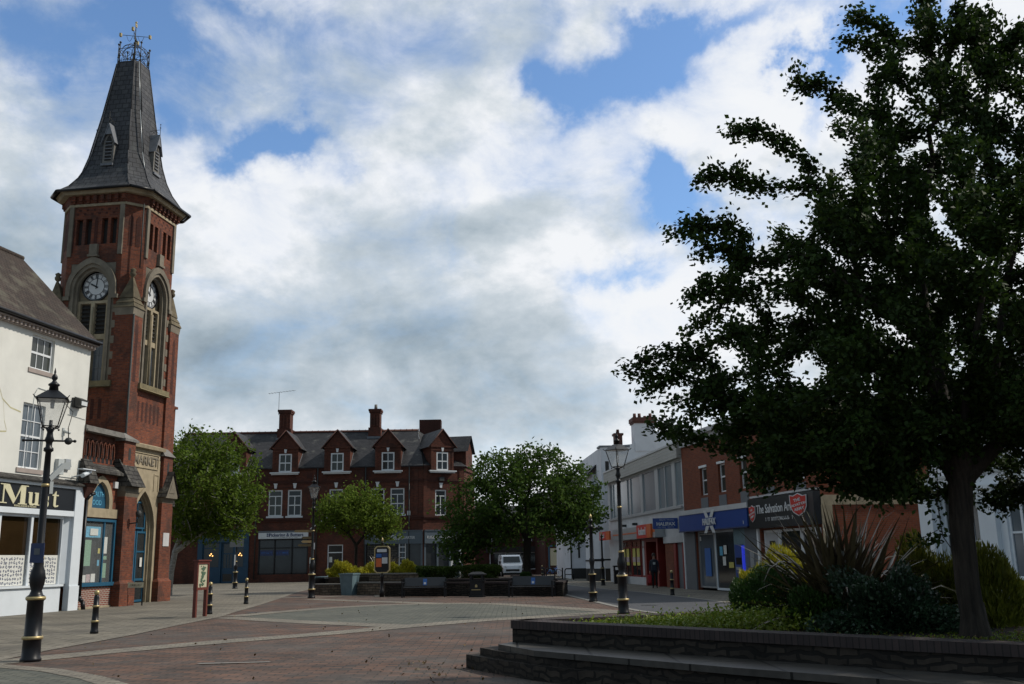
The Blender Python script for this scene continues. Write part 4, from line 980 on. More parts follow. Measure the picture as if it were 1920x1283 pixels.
# chamfered corner bay
TC = TM((XC, 0, 0), R(27)); CW = 3.95
m = MB(TC); facade(m, 0, CW, 0, EA, [(1.15, 2.2, bz(5.15), bz(7.25)), (1.22, 2.22, bz(8.84), EA+.01), (.1, 3.7, .2, bz(3.9))], 0, .2); m.build('corner_wall', 'red_brick', back)
e = TC @ Vector((CW, 0, 0)); TS = TM((e.x, e.y, 0), R(80))
m = MB(TS); facade(m, 0, 4.2, 0, EA, [], 0); shell(m, 0, 4.2, 0, 4, 0, EA, 'r'); 
for z in (4.6, 8.2, EA-.4): m.box(-.05, 4.25, -.14, 0, z, z+.22)
for i in range(2): m.box(.6+i*2, .9+i*2, -.12, 0, 4.9, 8.1)
m.build('side_wall', 'red_brick', back)
# string courses, panels and pilasters
for T, a, b in ((I4, XL, XC), (TC, 0, CW)):
    m = MB(T)
    m.box(a, b, -.16, 0, bz(5.0), bz(5.16)); m.box(a, b, -.10, 0, bz(4.86), bz(4.998)); m.box(a, b, -.10, 0, bz(7.98), bz(8.10)); m.box(a, b, -.06, 0, bz(7.86), bz(7.97)); m.box(a, b, -.14, 0, EA-.12, EA); m.box(a, b, -.10, 0, EA-.24, EA-.122)
    m.build('string_course', 'dark_brick', back)
for x in (-21.05, -16.3, -12.35, -8.0, -27.5): onebox('pilaster', 'red_brick', back, I4, bx(x)-.16, bx(x)+.16, -.07, 0, bz(5.17), EA-.25)
onebox('pilaster', 'red_brick', back, TC, .02, .36, -.07, 0, 4.9, EA-.25); onebox('pilaster', 'red_brick', back, TC, CW-.5, CW-.1, -.07, 0, 4.9, EA-.25)
for x in (-20.9, -12.1, -8.55, -16.0): m = MB(); m.tube((bx(x), -.16, .3), (bx(x), -.16, EA), .06, .06, 6); m.build('drainpipe', 'iron', back)
m = MB()
for x in (-19.1, -17.85, -14.5, -11.1, -9.5): m.box(bx(x)-.62, bx(x)+.62, -.05, 0, bz(7.55), bz(7.62))
for x in (-16.7, -12.9, -8.2): m.box(bx(x)-.22, bx(x)+.22, -.04, 0, bz(8.3), bz(8.75))
m.build('brick_panel', 'dark_brick', back)
def keystone(T, xc, z, name='keystone'):
    m = MB(T); m.prism_xz([(xc-.09, z), (xc+.09, z), (xc+.14, z+.36), (xc-.14, z+.36)], -.1, 0); m.box(xc-.17, xc+.17, -.12, 0, z+.361, z+.43); return m.build(name, 'sign_white', back)
def sashes(T, a, b, z0, z1, pane='dark_glass'):
    w = window(back, T, a, b, z0, z1, .06, vb=((.5, .07, 0., .78),), hb=((.40, .09), (.79, .08)), fw=.11, frame='sign_white', pane=pane, sill=(.14, .2, .14, 'sign_white')); return w
for i, (a, b) in enumerate(upw):
    sashes(I4, bx(a), bx(b), bz(5.3), bz(7.4), 'curtain_glass' if i in (0, 6) else 'dark_glass'); keystone(I4, bx((a+b)/2), bz(7.52))
sashes(TC, 1.15, 2.2, bz(5.15), bz(7.25)); keystone(TC, 1.67, bz(7.4))
# dormers
def dormer(T, xc, wid=2.25, pane='dark_glass'):
    zb, ze, zt = bz(8.45), bz(10.85), bz(12.12); d = 4.2
    yf = -.27
    m = MB(T); facade(m, xc-wid/2, xc+wid/2, bz(8.6), ze, [(xc-.56, xc+.56, bz(8.82), bz(10.3))], yf, .06)
    m.quad((xc-wid/2, 0, bz(8.6)), (xc-wid/2, yf, bz(8.6)), (xc-wid/2, yf, ze), (xc-wid/2, 0, ze)); m.quad((xc+wid/2, yf, bz(8.6)), (xc+wid/2, 0, bz(8.6)), (xc+wid/2, 0, ze), (xc+wid/2, yf, ze))
    m.box(xc-wid/2, xc-wid/2+.12, 0.001, d, EA+.002, ze); m.box(xc+wid/2-.12, xc+wid/2, 0.001, d, EA+.002, ze)
    m.prism_xz([(xc-wid/2, ze+.001), (xc+wid/2, ze+.001), (xc, zt)], yf, .1)
    m.box(xc-wid/2-.05, xc+wid/2+.05, yf-.10, yf-.001, ze-.16, ze-.02); m.box(xc-wid/2-.02, xc+wid/2+.02, yf-.06, yf-.001, ze-.45, ze-.36)
    m.box(xc-wid/2, xc-wid/2+.2, yf-.04, yf-.001, bz(8.82), ze-.46); m.box(xc+wid/2-.2, xc+wid/2, yf-.04, yf-.001, bz(8.82), ze-.46)
    dm = m.build('dormer', 'red_brick', back)
    m = MB(T)
    for sg in (-1, 1):
        A = (xc+sg*(wid/2+.28), -.42, ze-.16); B = (xc, -.42, zt+.14); Cc = (xc, d, zt+.14); Dd = (xc+sg*(wid/2+.28), d, ze-.16)
        f = (0, 1, 2, 3) if sg < 0 else (0, 3, 2, 1)
        m.add([A, B, Cc, Dd], [(0, 3, 2, 1) if sg < 0 else (0, 1, 2, 3)])
        m.add([A, B, (B[0], B[1], B[2]-.14), (A[0], A[1], A[2]-.12)], [(0, 1, 2, 3) if sg > 0 else (3, 2, 1, 0)])
    m.build('roof', 'slate_roof', dm)
    m = MB(T)
    for sg in (-1, 1): m.tube((xc+sg*(wid/2+.28), -.43, ze-.2), (xc, -.43, zt+.1), .05, .05, 4)
    m.build('verge', 'terracotta', dm)
    m = MB(T); m.box(xc-1.28, xc+1.28, -.52, -.272, bz(8.70), bz(8.80)); m.box(xc-1.18, xc+1.18, -.40, -.272, bz(8.60), bz(8.698)); m.build('sill', 'sign_white', dm)
    w = window(dm, T, xc-.56, xc+.56, bz(8.82), bz(10.3), -.262, vb=((.5, .07),), hb=((.5, .1),), fw=.11, frame='sign_white', pane=pane)
    m = MB(T); m.prism_xz([(xc-.07, bz(10.36)), (xc+.07, bz(10.36)), (xc+.12, bz(10.66)), (xc-.12, bz(10.66))], -.36, -.271); m.build('keystone', 'sign_white', dm)
    m = MB(T); m.box(xc+wid/2, xc+wid/2+.03, 0, 1.3, EA, EA+.12)
    m.add([(xc+wid/2+.02, -.1, EA+.0), (xc+wid/2+.02, -.1, EA+.22), (xc+wid/2+.02, 1.75, ze-.0), (xc+wid/2+.02, 1.75, ze-.22)], [(0, 3, 2, 1)]); m.build('flashing', 'lead', dm)
for i, x in enumerate((-22.9, -18.65, -14.42, -10.28)): dormer(I4, bx(x), pane='curtain_glass' if i in (1, 2) else 'dark_glass')
dormer(TC, 1.72, 2.15)
# roof
m = MB(); dr = 4.6
m.quad((XL, -.22, EA), (XC+.05, -.22, EA), (bx(-8.3), dr, RG), (XL, dr, RG))
m.quad((XL, dr, RG), (bx(-8.3), dr, RG), (bx(-8.3), 9.3, EA), (XL, 9.3, EA))
c1 = TC @ Vector((0, -.22, 0)); c2 = TC @ Vector((CW+.1, -.22, 0)); rd = (bx(-8.3), dr, RG)
r2 = (bx(-6.6), dr+1.3, bz(11.6))
m.add([(c1.x, c1.y, EA), (c2.x, c2.y, EA), r2, rd], [(0, 1, 2, 3)])
s2 = TS @ Vector((4.4, -.2, 0)); s3 = TS @ Vector((4.4, 3.5, 0))
m.add([(c2.x, c2.y, EA), (s2.x, s2.y, EA), (s3.x, s3.y, bz(11.6)), r2], [(0, 1, 2, 3)])
m.quad((XL, -.22, EA-.1), (XC, -.22, EA-.1), (XC, -.22, EA), (XL, -.22, EA))
rf = m.build('roof', 'slate_roof', back)
m = MB(); m.tube((XL, dr, RG+.03), (bx(-8.3), dr, RG+.03), .12, .12, 6); 
for i in range(40): m.tube((XL+.3+i*.55, dr, RG+.03), (XL+.36+i*.55, dr, RG+.03), .15, .15, 6)
m.build('ridge', 'terracotta', rf)
# east gable with its own dormer and lower slate roof
m = MB(TS); m.prism_xz([(.5, EA), (3.1, EA), (3.1, bz(10.7)), (1.8, bz(11.75)), (.5, bz(10.7))], -.05, 2.5)
m.build('side_gable', 'red_brick', back)
m = MB(TS)
for sg in (-1, 1): m.add([(1.8+sg*1.6, -.3, bz(10.5)), (1.8, -.3, bz(11.95)), (1.8, 3.2, bz(11.95)), (1.8+sg*1.6, 3.2, bz(10.5))], [(0, 3, 2, 1) if sg < 0 else (0, 1, 2, 3)])
m.build('side_gable_roof', 'slate_roof', back)
# chimneys
def chimney(x0, x1, y0, y1, zb, zt, flue=True, label=None):
    m = MB(); m.box(x0, x1, y0, y1, zb+.9, zt-.35); m.box(x0-.12, x1+.12, y0-.12, y1+.12, zb, zb+.9)
    for i in range(3): m.box(x0+.1+i*(x1-x0-.2)/3, x0+.24+i*(x1-x0-.2)/3, y0-.07, y0, zb+1, zt-.5)
    m.box(x0-.08, x1+.08, y0-.08, y1+.08, zt-.345, zt-.2); m.box(x0-.13, x1+.13, y0-.13, y1+.13, zt-.198, zt)
    c = m.build('chimney', 'red_brick', back)
    if flue: p = MB(); p.tube(((x0+x1)/2, (y0+y1)/2, zt), ((x0+x1)/2, (y0+y1)/2, zt+.5), .16, .13, 8); p.build('pot', 'grey_stone', c)
    f = MB(); f.box(x0-.2, x1+.2, y0-.25, y0-.12, zb-.15, zb+.06); f.build('flashing', 'lead', c)
    return c
chimney(bx(-20.15), bx(-19.2), 3.6, 4.8, bz(12.0), bz(14.5), False); chimney(bx(-12.35), bx(-11.5), 3.7, 4.9, bz(12.0), bz(14.45))
m = MB(); m.box(bx(-8.3), bx(-6.4), 6.0, 7.2, bz(10), bz(13.75)); m.build('chimney', 'dark_brick', back)
m = MB(); x = bx(-20.3); m.tube((x, 4.0, bz(14.1)), (x, 4.0, bz(16.1)), .022, .022, 5); m.tube((x-1.0, 4.0, bz(16.0)), (x+1.5, 4.0, bz(16.25)), .015, .015, 4)
for i in range(9): xx = x-.95+i*.28; m.tube((xx, 3.7, bz(16.0)+i*.03), (xx, 4.3, bz(16.0)+i*.03), .010, .010, 4)
m.build('aerial', 'iron', back)
# ---- shopfronts
bs_ = MB(); x0, x1 = bx(-25.5), bx(-21.4)
bs_.box(x0, x1, -.14, .0, bz(3.3), bz(4.12)); bs_.box(x0-.05, x1+.05, -.26, 0, bz(4.122), bz(4.25))
for a in (x0, x0+2.0-.12, x0+3.15, x1-.42): bs_.box(a, a+.42 if a in (x0, x1-.42) else a+.16, -.1, .15, 0, bz(3.3))
bs_.box(x0+.42, x0+1.88, -.06, .15, 0, bz(1.3)); bs_.box(x0+3.3, x1-.42, -.06, .15, 0, bz(1.3))
blue = bs_.build('blue_shopfront', 'shop_blue', back); 
for a, b in ((x0+.42, x0+1.88), (x0+3.3, x1-.42)): 
    w = window(blue, I4, a, b, bz(1.3), bz(3.3), .08, vb=(), hb=((.8, .07),), frame='shop_blue', fw=.08)
    m = MB(); 
    for k, (dx, dz) in enumerate(((.30, .85), (.2, .72), (.42, .68))): m.ball(((a+b)/2+dx-.3, .05, bz(1.3)+dz+.35), .055, 8)
    m.build('lit_bulb', 'lamp_warm', w)
w = window(blue, I4, x0+2.06, x0+3.13, .0, bz(3.3), .08, vb=((.35, .05, .3, .72), (.65, .05, .3, .72)), hb=((.74, .1), (.28, .5)), frame='shop_blue', fw=.14, name='door')
marks(blue, I4, x0+.9, x1-.9, bz(3.42), .2, -.146, 'finger_brown', 3, 'faded_lettering')
# office with a white fascia
x0, x1 = bx(-20.65), bx(-16.65)
m = MB(); m.box(x0-.1, x1+.1, -.1, 0, bz(4.0), bz(4.14)); f = m.build('fascia_head', 'grey_paint', back)
o = onebox('fascia', 'sign_white', back, I4, x0, x1, -.14, -.02, bz(3.52), bz(3.99))
text('Pickering & Butters', o, I4, ((x0+x1)/2+.25, -.15, bz(3.80)), .40, 'sign_navy', .008, bold=.008, sx=.95); marks(o, I4, x0+1.3, x1-.9, bz(3.56), .07, -.145, 'grey_paint', 5)
m = MB()
for i, (dx, dz) in enumerate(((0, .12), (.16, .12), (0, -.04), (.16, -.04))): m.box(x0+.72+dx, x0+.84+dx, -.15, -.141, bz(3.72)+dz, bz(3.72)+dz+.12)
m.build('emblem', 'sign_navy', o)
m = MB(); 
for a in (x0, x0+1.36, x0+2.86, x1-.1): m.box(a, a+.1, .0, .16, bz(.72), bz(3.5))
m.box(x0, x1, .0, .16, bz(.72), bz(.82)); m.box(x0, x1, .005, .155, bz(2.75), bz(2.83)); m.box(x0, x1, .0, .16, bz(3.4), bz(3.52))
sf = m.build('shop_window', 'black_paint', back); m = MB(); m.quad((x0, .1, bz(.72)), (x1, .1, bz(.72)), (x1, .1, bz(3.5)), (x0, .1, bz(3.5))); m.build('pane', 'grey_glass', sf)
for a, t in ((.12, 'LEGAL HELP'), (1.5, 'ADVICE')):
    b_ = onebox('window_vinyl', 'sign_navy', sf, I4, x0+a, x0+a+1.15, .085, .095, bz(2.2), bz(2.62)); marks(b_, I4, x0+a+.1, x0+a+1.05, bz(2.35), .14, .079, 'bright_blue', len(t))
onebox('notice', 'paper', back, I4, x1+.15, x1+.37, -.04, -.01, bz(1.5), bz(2.0))
# side door with a pointed canopy
window(back, I4, bx(-15.1), bx(-13.85), .0, bz(2.98), .1, vb=(), hb=((.80, .08), (.30, .03)), frame='white_paint', fw=.09, name='door', pane='black_gloss')
onebox('door_notice', 'paper', back, I4, bx(-14.95), bx(-14.72), .12, .13, 1.6, 2.05)
m = MB(); xc = bx(-14.45)
for sg in (-1, 1): m.tube((xc, -.5, bz(5.55)), (xc+sg*2.1, -.5, bz(4.25)), .05, .05, 5); m.tube((xc+sg*2.1, -.5, bz(4.25)), (xc+sg*2.1, 0, bz(4.25)), .05, .05, 5); m.tube((xc, -.5, bz(5.55)), (xc, 0, bz(5.6)), .05, .05, 5)
m.build('canopy_frame', 'white_paint', back)
m = MB(); m.prism_xz([(xc-2.0, bz(4.2)), (xc+2.0, bz(4.2)), (xc, bz(5.45))], -.45, -.02); m.build('canopy', 'dark_brick', back)
m = MB(); m.tube((xc, -.48, bz(4.85)), (xc, -.6, bz(4.85)), .03, .03, 6); m.box(xc-.07, xc+.07, -.62, -.5, bz(4.3), bz(4.85)); m.build('lamp', 'white_paint', back)
# the gold quarter shop on the corner
for T, a, b, t in ((I4, bx(-12.15), XC-.02, 'RUGELEY Gold QUARTER'), (TC, .1, 3.75, 'RUGELEY Gold QUARTER')):
    m = MB(T); m.box(a, b, -.2, 0, bz(2.95), bz(3.95)); m.box(a, b, -.26, 0, bz(3.952), bz(4.02)); o = m.build('fascia', 'sign_grey', back)
    xs = (a+b)/2 if T is TC else (a+b)/2+.1
    zz = bz(3.42)
    text('RUGELEY', o, T, (xs-.48, -.215, zz), .34, 'sign_white', .006, 'RIGHT', sx=.82); text('Gold', o, T, (xs+.02, -.215, zz+.02), .50, 'sign_white', .006, 'CENTER', shear=.35, bold=.012, sx=.85); text('QUARTER', o, T, (xs+.52, -.215, zz), .34, 'sign_white', .006, 'LEFT', sx=.82)
    m = MB(T)
    for k in np.linspace(a, b-.16, 4): m.box(k, k+.16, -.08, .12, 0, bz(2.95))
    m.box(a, b, -.05, .12, 0, .55); w = m.build('shop_window', 'sign_grey', back)
    m = MB(T); m.quad((a, .1, .5), (b, .1, .5), (b, .1, bz(2.95)), (a, .1, bz(2.95))); m.build('pane', 'grey_glass', w)
m = MB(); a = bx(-9.35); m.box(a, a+.07, -.1, .1, .2, bz(2.95)); m.box(a+.52, a+.58, -.1, .1, .2, bz(2.95))
for i in range(6): m.box(a+.07, a+.52, -.09, -.05, .5+i*.45, .56+i*.45)
m.build('display_ladder', 'sign_white', back)
m = MB(); m.quad((bx(-11.9), -.03, .4), (bx(-9.5), -.03, .4), (bx(-9.5), -.03, bz(2.9)), (bx(-11.9), -.03, bz(2.9))); m.build('panelled_front', 'stone_slate', back)
m = MB(TC); m.box(2.6, 2.85, .04, .06, .6, 1.6); m.build('poster', 'sign_white', back)
m = MB(TC); m.box(3.42, 3.55, -.14, .1, 0, bz(2.95)); m.build('white_post', 'white_paint', back)
onebox('alarm_box', 'grey_plastic', back, I4, bx(-8.7), bx(-8.45), -.2, -.02, bz(5.2), bz(5.55)); 
m = MB(TC); m.box(1.45, 1.9, -.3, 0, bz(7.95), bz(8.25)); m.build('floodlight', 'iron', back)
# ---- neighbour at the far left with a white shopfront (seen past the birch)
nb = thing('white_front_shop', 'narrow shop with white pillared front behind the birch trunk', 'shop building', (bx(-28.6), YB-1.2, 0), 0)
m = MB(); facade(m, -7, 0, 0, 8.2, [(-2.3, -.4, .3, 3.4)], 0, .2); shell(m, -7, 0, 0, 8, 0, 8.2, 'lrbt'); m.build('wall', 'red_brick', nb)
m = MB(); m.box(-.42, -.02, -.15, 0, 0, 3.6); m.box(-2.7, -2.3, -.15, 0, 0, 3.6); m.box(-2.7, 0, -.2, 0, 3.602, 4.0); m.box(-2.3, -.42, -.04, .1, .0, .8); m.build('shopfront', 'shop_white', nb)
window(nb, I4, -2.3, -.42, .8, 3.4, .1, vb=(.5,), hb=((.75, .06),))
# ================================================================== street beyond the square
def simple_block(name, label, loc, rz, w, d, h, wallm, roofm, wins, shop=None, rh=2.2):
    t = thing(name, label, 'shop building', loc, rz)
    m = MB(); facade(m, 0, w, 0, h, wins+([shop[0]] if shop else []), 0, .18); shell(m, 0, w, 0, d, 0, h, 'lrb')
    m.add([(0, 0, h), (0, d/2, h+rh), (0, d, h)], [(0, 1, 2)]); m.add([(w, 0, h), (w, d, h), (w, d/2, h+rh)], [(0, 1, 2)]); m.build('wall', wallm, t)
    m = MB(); m.quad((-.1, -.2, h), (w+.1, -.2, h), (w+.1, d/2, h+rh+.1), (-.1, d/2, h+rh+.1)); m.quad((-.1, d/2, h+rh+.1), (w+.1, d/2, h+rh+.1), (w+.1, d+.2, h), (-.1, d+.2, h)); m.build('roof', roofm, t)
    for a in wins: window(t, I4, *a, .08, vb=(.5,), hb=((.5, .07),), frame='white_paint', sill=(.08, .12, .08, 'sill_stone'))
    return t
t = simple_block('brick_shop', 'dark red brick shop behind the white van down the side street', (-9.6, 108, 0), R(-2), 12.8, 8, 5.2, 'dark_brick', 'slate_roof', [(2.2, 3.2, 3.5, 4.7), (7.0, 8.0, 3.5, 4.7), (10.4, 11.4, 3.5, 4.7)])
m = MB(); m.box(6.4, 12.3, -.2, 0, 2.3, 2.9); m.build('fascia', 'dark_timber', t); window(t, I4, 6.8, 11.8, .5, 2.3, -.05, vb=(.33, .66), hb=(), frame='white_paint')
t = simple_block('brick_shop', 'brown brick shop with teal framed window and red sign at the end of the street', (3.0, 101, 0), R(8), 8.5, 8, 6.2, 'dark_brick', 'slate_roof', [(1, 2, 4.2, 5.4), (3.5, 4.5, 4.2, 5.4), (6, 7, 4.2, 5.4)])
o = onebox('fascia', 'door_red', t, I4, 2.4, 8.4, -.25, 0, 2.75, 3.7)
m = MB(); m.ball((4.05, -.27, 3.2), .32, 12); m.build('round_sign', 'sign_white', o)
m = MB(); m.box(5.3, 5.7, -.3, -.26, 2.95, 3.4); m.ball((5.5, -.28, 3.45), .16, 8); m.build('emblem', 'sign_white', o); onebox('sign_board', 'sign_grey', o, I4, 2.7, 3.3, -.3, -.26, 2.9, 3.6)
sw = window(t, I4, .3, 2.3, .3, 2.9, -.03, vb=(.5,), hb=(), frame='blue_paint', fw=.14, name='shop_window', pane='brown_glass'); m = MB(); m.quad((.5, -.02, .9), (1.2, -.02, .9), (1.2, -.02, 2.6), (.5, -.02, 2.6)); m.build('poster', 'map_cream', sw)
window(t, I4, 2.7, 4.5, .3, 2.7, -.03, vb=(.5,), hb=((.8, .08),), frame='planter_blue', fw=.12, name='shop_window', pane='brown_glass')
window(t, I4, 4.8, 8.2, .3, 2.7, -.03, vb=(.25, .5, .75), hb=(), frame='grey_paint', fw=.12, name='shop_window')

# ================================================================== right hand row
RA = math.atan2(-.979, .203)
# ---- bank and charity shop share one brick range
row = thing('brick_range', 'two storey brick range holding the blue bank and black charity shop', 'shop building', (8.5, 49.7, 0), RA)
H_ = 7.3
wn = [(2.30, 3.12), (4.46, 5.24), (6.78, 7.55), (9.14, 10.0), (11.7, 12.6)]
holes = [(a, b, 4.42, 5.72) for a, b in wn]+[(1.35, 5.80, .0, 2.74), (8.45, 13.25, .25, 2.60)]
m = MB(); facade(m, 0, 13.6, 0, H_, holes, 0, .22); shell(m, 0, 13.6, 0, 11, 0, H_, 'lb'); m.build('wall', 'orange_brick', row)
m = MB(TM((13.6, 0, 0), R(90))); facade(m, 0, 11, 0, H_, [], 0); g = m.build('gable_wall', 'orange_brick', row)
m = MB(TM((13.6, 0, 0), R(90))); m.box(0, 11, -.03, 0, 3.36, 3.72); m.box(-.02, .42, -.04, 0, 0, 3.358); m.box(0, 11, -.06, 0, 6.9, 7.32); m.build('stone_band', 'sandstone', g)
m = MB(); m.box(-.05, 13.7, -.28, 11, 7.3, 7.52); m.box(0, 13.6, -.12, 0, 6.95, 7.298); m.build('parapet', 'concrete', row)
for a, b in wn:
    w = window(row, I4, a, b, 4.42, 5.72, .12, vb=(), hb=((.55, .07),), frame='white_paint', fw=.07, pane='curtain_glass', sill=(.05, .10, .06, 'white_paint'))
    onebox('apron_panel', 'grey_paint', row, I4, a-.02, b+.02, -.02, -.003, 3.82, 4.30); onebox('lintel', 'white_paint', w, I4, a-.05, b+.05, -.04, .1, 5.722, 5.83)
m = MB(); m.box(0, 8.0, -.35, 0, 3.56, 3.78); m.box(8.02, 13.6, -.2, 0, 3.92, 4.0); m.build('cornice', 'concrete', row)
m = MB(); m.path([(12.9, -.5, 7.5), (12.9, -.5, 7.5)], .02)
# bank
bank = row
fz = onebox('bank_fascia', 'sign_blue', row, I4, .02, 7.92, -.32, 0, 2.78, 3.55)
onebox('fascia_lip', 'sign_navy', fz, I4, .02, 7.92, -.36, -.322, 2.74, 2.80)
m = MB()       # crossed ribbon emblem
xc = 3.95
for (za, zb, wa, wb) in ((3.32, 3.66, .40, .66), (2.94, 2.62, .40, .66)):
    m.add([(xc-wb, -.37, zb), (xc-wb+.34, -.37, zb), (xc-.02, -.37, za), (xc-wa, -.37, za)], [(0, 1, 2, 3)]); m.add([(xc+wb-.34, -.37, zb), (xc+wb, -.37, zb), (xc+wa, -.37, za), (xc+.02, -.37, za)], [(0, 1, 2, 3)])
m.build('cross_emblem', 'sign_white', fz)
m = MB(); m.box(xc-.46, xc+.46, -.362, -.325, 2.9, 3.36); m.build('emblem_ground', 'sign_blue', fz)
text('HALIFAX', fz, I4, (xc, -.385, 3.12), .40, 'sign_white', .012, bold=.014, sx=.95); marks(fz, I4, 7.5, 7.7, 2.88, .16, -.326, 'sign_white', 8)
onebox('bank_pier', 'grey_paint', row, I4, .0, 1.30, -.06, 0, 0, 2.74); onebox('bank_pier', 'grey_paint', row, I4, 7.0, 8.2, -.06, 0, 0, 2.74)
onebox('edge_strip', 'white_paint', row, I4, -.12, -.02, -.1, .02, 0, 2.8); onebox('edge_strip', 'white_paint', row, I4, 8.2, 8.36, -.08, 0, 0, 2.74)
m = MB(); m.box(5.82, 6.98, -.05, 0, 0, 2.74); m.build('atm_surround', 'planter_blue', row)
a_ = onebox('cash_machine', 'sign_blue', row, I4, 6.05, 6.8, -.14, -.051, .45, 2.05)
onebox('screen', 'black_gloss', a_, I4, 6.15, 6.7, -.15, -.141, 1.2, 1.5); onebox('light_strip', 'atm_blue', a_, I4, 6.81, 6.87, -.16, -.05, .45, 2.0); onebox('keypad', 'aluminium', a_, I4, 6.2, 6.65, -.19, -.141, .98, 1.1)
onebox('wall_panel', 'aluminium', row, I4, 7.45, 7.8, -.085, -.061, .95, 1.75)
w = window(row, I4, 1.35, 3.3, .12, 2.74, .1, vb=(.02,), hb=((.97, .05),), frame='aluminium', fw=.07, name='shop_window', pane='blue_glass')
onebox('poster', 'bright_blue', w, I4, 2.1, 2.8, .09, .098, .65, 1.95); onebox('poster', 'sign_white', w, I4, 1.55, 1.75, .09, .098, 2.3, 2.5)
w = window(row, I4, 3.34, 5.78, .05, 2.74, .1, vb=(), hb=(), frame='shop_white', fw=.1, name='door', pane='grey_glass')
for x, z, mm in ((3.9, 1.6, 'paper_blue'), (4.35, 1.65, 'paper'), (4.2, 1.15, 'paper'), (4.85, 1.05, 'paper_yellow')): onebox('notice', mm, w, I4, x, x+.32 if mm != 'paper_yellow' else x+.5, .085, .095, z, z+(.4 if mm != 'paper_yellow' else .25))
# charity shop
fz = onebox('charity_fascia', 'sign_black', row, I4, 8.02, 13.6, -.30, 0, 2.66, 3.88)
text('The Salvation Army', fz, I4, (10.55, -.31, 3.40), .50, 'sign_white', .008, bold=.004, sx=.86); marks(fz, I4, 9.6, 11.9, 2.92, .14, -.306, 'sign_white', 12)
def shield(T, xc, zc, s, root, deep=.04, y=-.34):
    pts = [(-.5, .5), (-.28, .46), (0, .6), (.28, .46), (.5, .5), (.48, -.1), (.32, -.42), (0, -.62), (-.32, -.42), (-.48, -.1)]
    m = MB(T); m.prism_xz([(xc+x*s*1.1, zc+z*s*1.1) for x, z in reversed(pts)], y+.012, y+deep); q = m.build('shield', 'sign_white', root)
    m = MB(T); m.prism_xz([(xc+x*s, zc+z*s) for x, z in reversed(pts)], y, y+.01); m.build('shield_face', 'sign_red', q)
    for i, tx in enumerate(('THE', 'SALVATION', 'ARMY')): text(tx, q, T @ Matrix.Translation((xc, 0, zc)) @ Matrix.Rotation(R(-12), 4, 'Y'), (0, y-.008, s*(.25-.26*i)), s*(.24 if i != 1 else .20), 'sign_white', .002, bold=.004)
shield(I4, 8.45, 3.28, .52, fz)
TP = TM((13.3, -1.05, 0), R(90))
onebox('stall_riser', 'grey_paint', row, I4, 8.4, 13.3, -.03, .2, 0, .42)
shield(TM((12.85, -.5, 0), R(35)), 0, 3.42, .64, row, .05, -.05)
w = window(row, I4, 8.50, 9.85, .05, 2.58, .12, vb=(), hb=(), frame='white_paint', fw=.09, name='door', pane='concrete')
m = MB(); m.box(9.0, 9.45, .1, .11, 1.25, 2.15); m.ball((9.2, .1, 1.75), .2, 8); m.build('poster_figure', 'black_cloth', w); onebox('poster', 'sign_white', w, I4, 9.0, 9.5, .1, .11, .5, 1.2)
w = window(row, I4, 9.9, 11.7, .4, 2.58, .12, vb=(), hb=((.62, .1),), frame='white_paint', fw=.09, name='shop_window', pane='grey_glass'); onebox('poster', 'paper_blue', w, I4, 10.3, 10.9, .1, .11, .8, 1.3)
window(row, I4, 11.75, 13.2, .4, 2.58, .12, vb=(), hb=(), frame='white_paint', fw=.08, name='shop_window', pane='dark_glass')
onebox('alarm_box', 'sign_white', row, I4, 13.2, 13.5, -.15, -.02, 2.15, 2.55)
m = MB(); a = (1.6, .5, 7.5); m.tube(a, (1.6, .5, 9.9), .022, .018, 5); m.tube((.7, .1, 9.6), (2.4, .9, 9.75), .014, .014, 4)
for i in range(9): t_ = i/8; p = Vector((.7+1.7*t_, .1+.8*t_, 9.6+.15*t_)); m.tube(p-Vector((.0, .0, .22)), p+Vector((.0, .0, .22)), .008, .008, 3)
m.path([(.62, .06, 9.3), (.4, 0, 9.6), (.62, .06, 9.95)], .008, 3); m.build('aerial', 'iron', row)

# ---- supermarket with long glazed upper floor
IA = math.atan2(-.993, .118)
ice = thing('supermarket', 'grey clad supermarket with a long band of upper windows and orange sign', 'shop building', (6.45, 67.1, 0), IA)
LI = 17.45
m = MB(); facade(m, -.6, LI, 0, 6.5, [(0.1, LI-.15, 4.08, 6.42), (2.6, LI-.1, .0, 2.62)], 0, .25); shell(m, -.6, LI, 0, 14, 0, 6.5, 'lrb'); m.build('wall', 'concrete', ice)
m = MB(); m.box(-.6, LI, -.25, .1, 6.5, 7.22); m.box(-.6, LI, .1, 14, 6.5, 7.0); m.build('roof_band', 'grey_cladding', ice)
m = MB(); m.box(-.62, LI+.02, -.30, .1, 7.222, 7.32); 
for z in (6.68, 6.86, 7.04): m.box(-.6, LI, -.262, -.25, z, z+.02)
m.build('parapet_trim', 'aluminium', ice)
mul = [.12, .9, 2.8, 5.05, 5.9, 8.5, 9.05, 11.9, 12.6, 13.95, 15.4, 16.0, 17.25]
for a, b in zip(mul[:-1], mul[1:]):
    if b-a < .7: 
        onebox('window_pier', 'aluminium', ice, I4, a, b, .02, .1, 4.1, 6.42)
        continue
    window(ice, I4, a, b, 4.1, 6.42, .04, vb=(), hb=(), frame='aluminium', fw=.07, fd=.08, pane='painted_sky_glass')
m = MB(); m.box(-.05, LI-.1, -.12, .0, 3.98, 4.08); m.build('sill', 'aluminium', ice)
m = MB(); m.box(3.1, 13.6, -.55, 0, 2.62, 3.30); o = m.build('fascia', 'aluminium', ice); onebox('fascia_stripe', 'sign_orange', o, I4, 3.1, 9.9, -.565, -.551, 2.93, 3.0); onebox('fascia_stripe', 'sign_orange', o, I4, 12.9, 13.6, -.565, -.551, 2.90, 3.06)
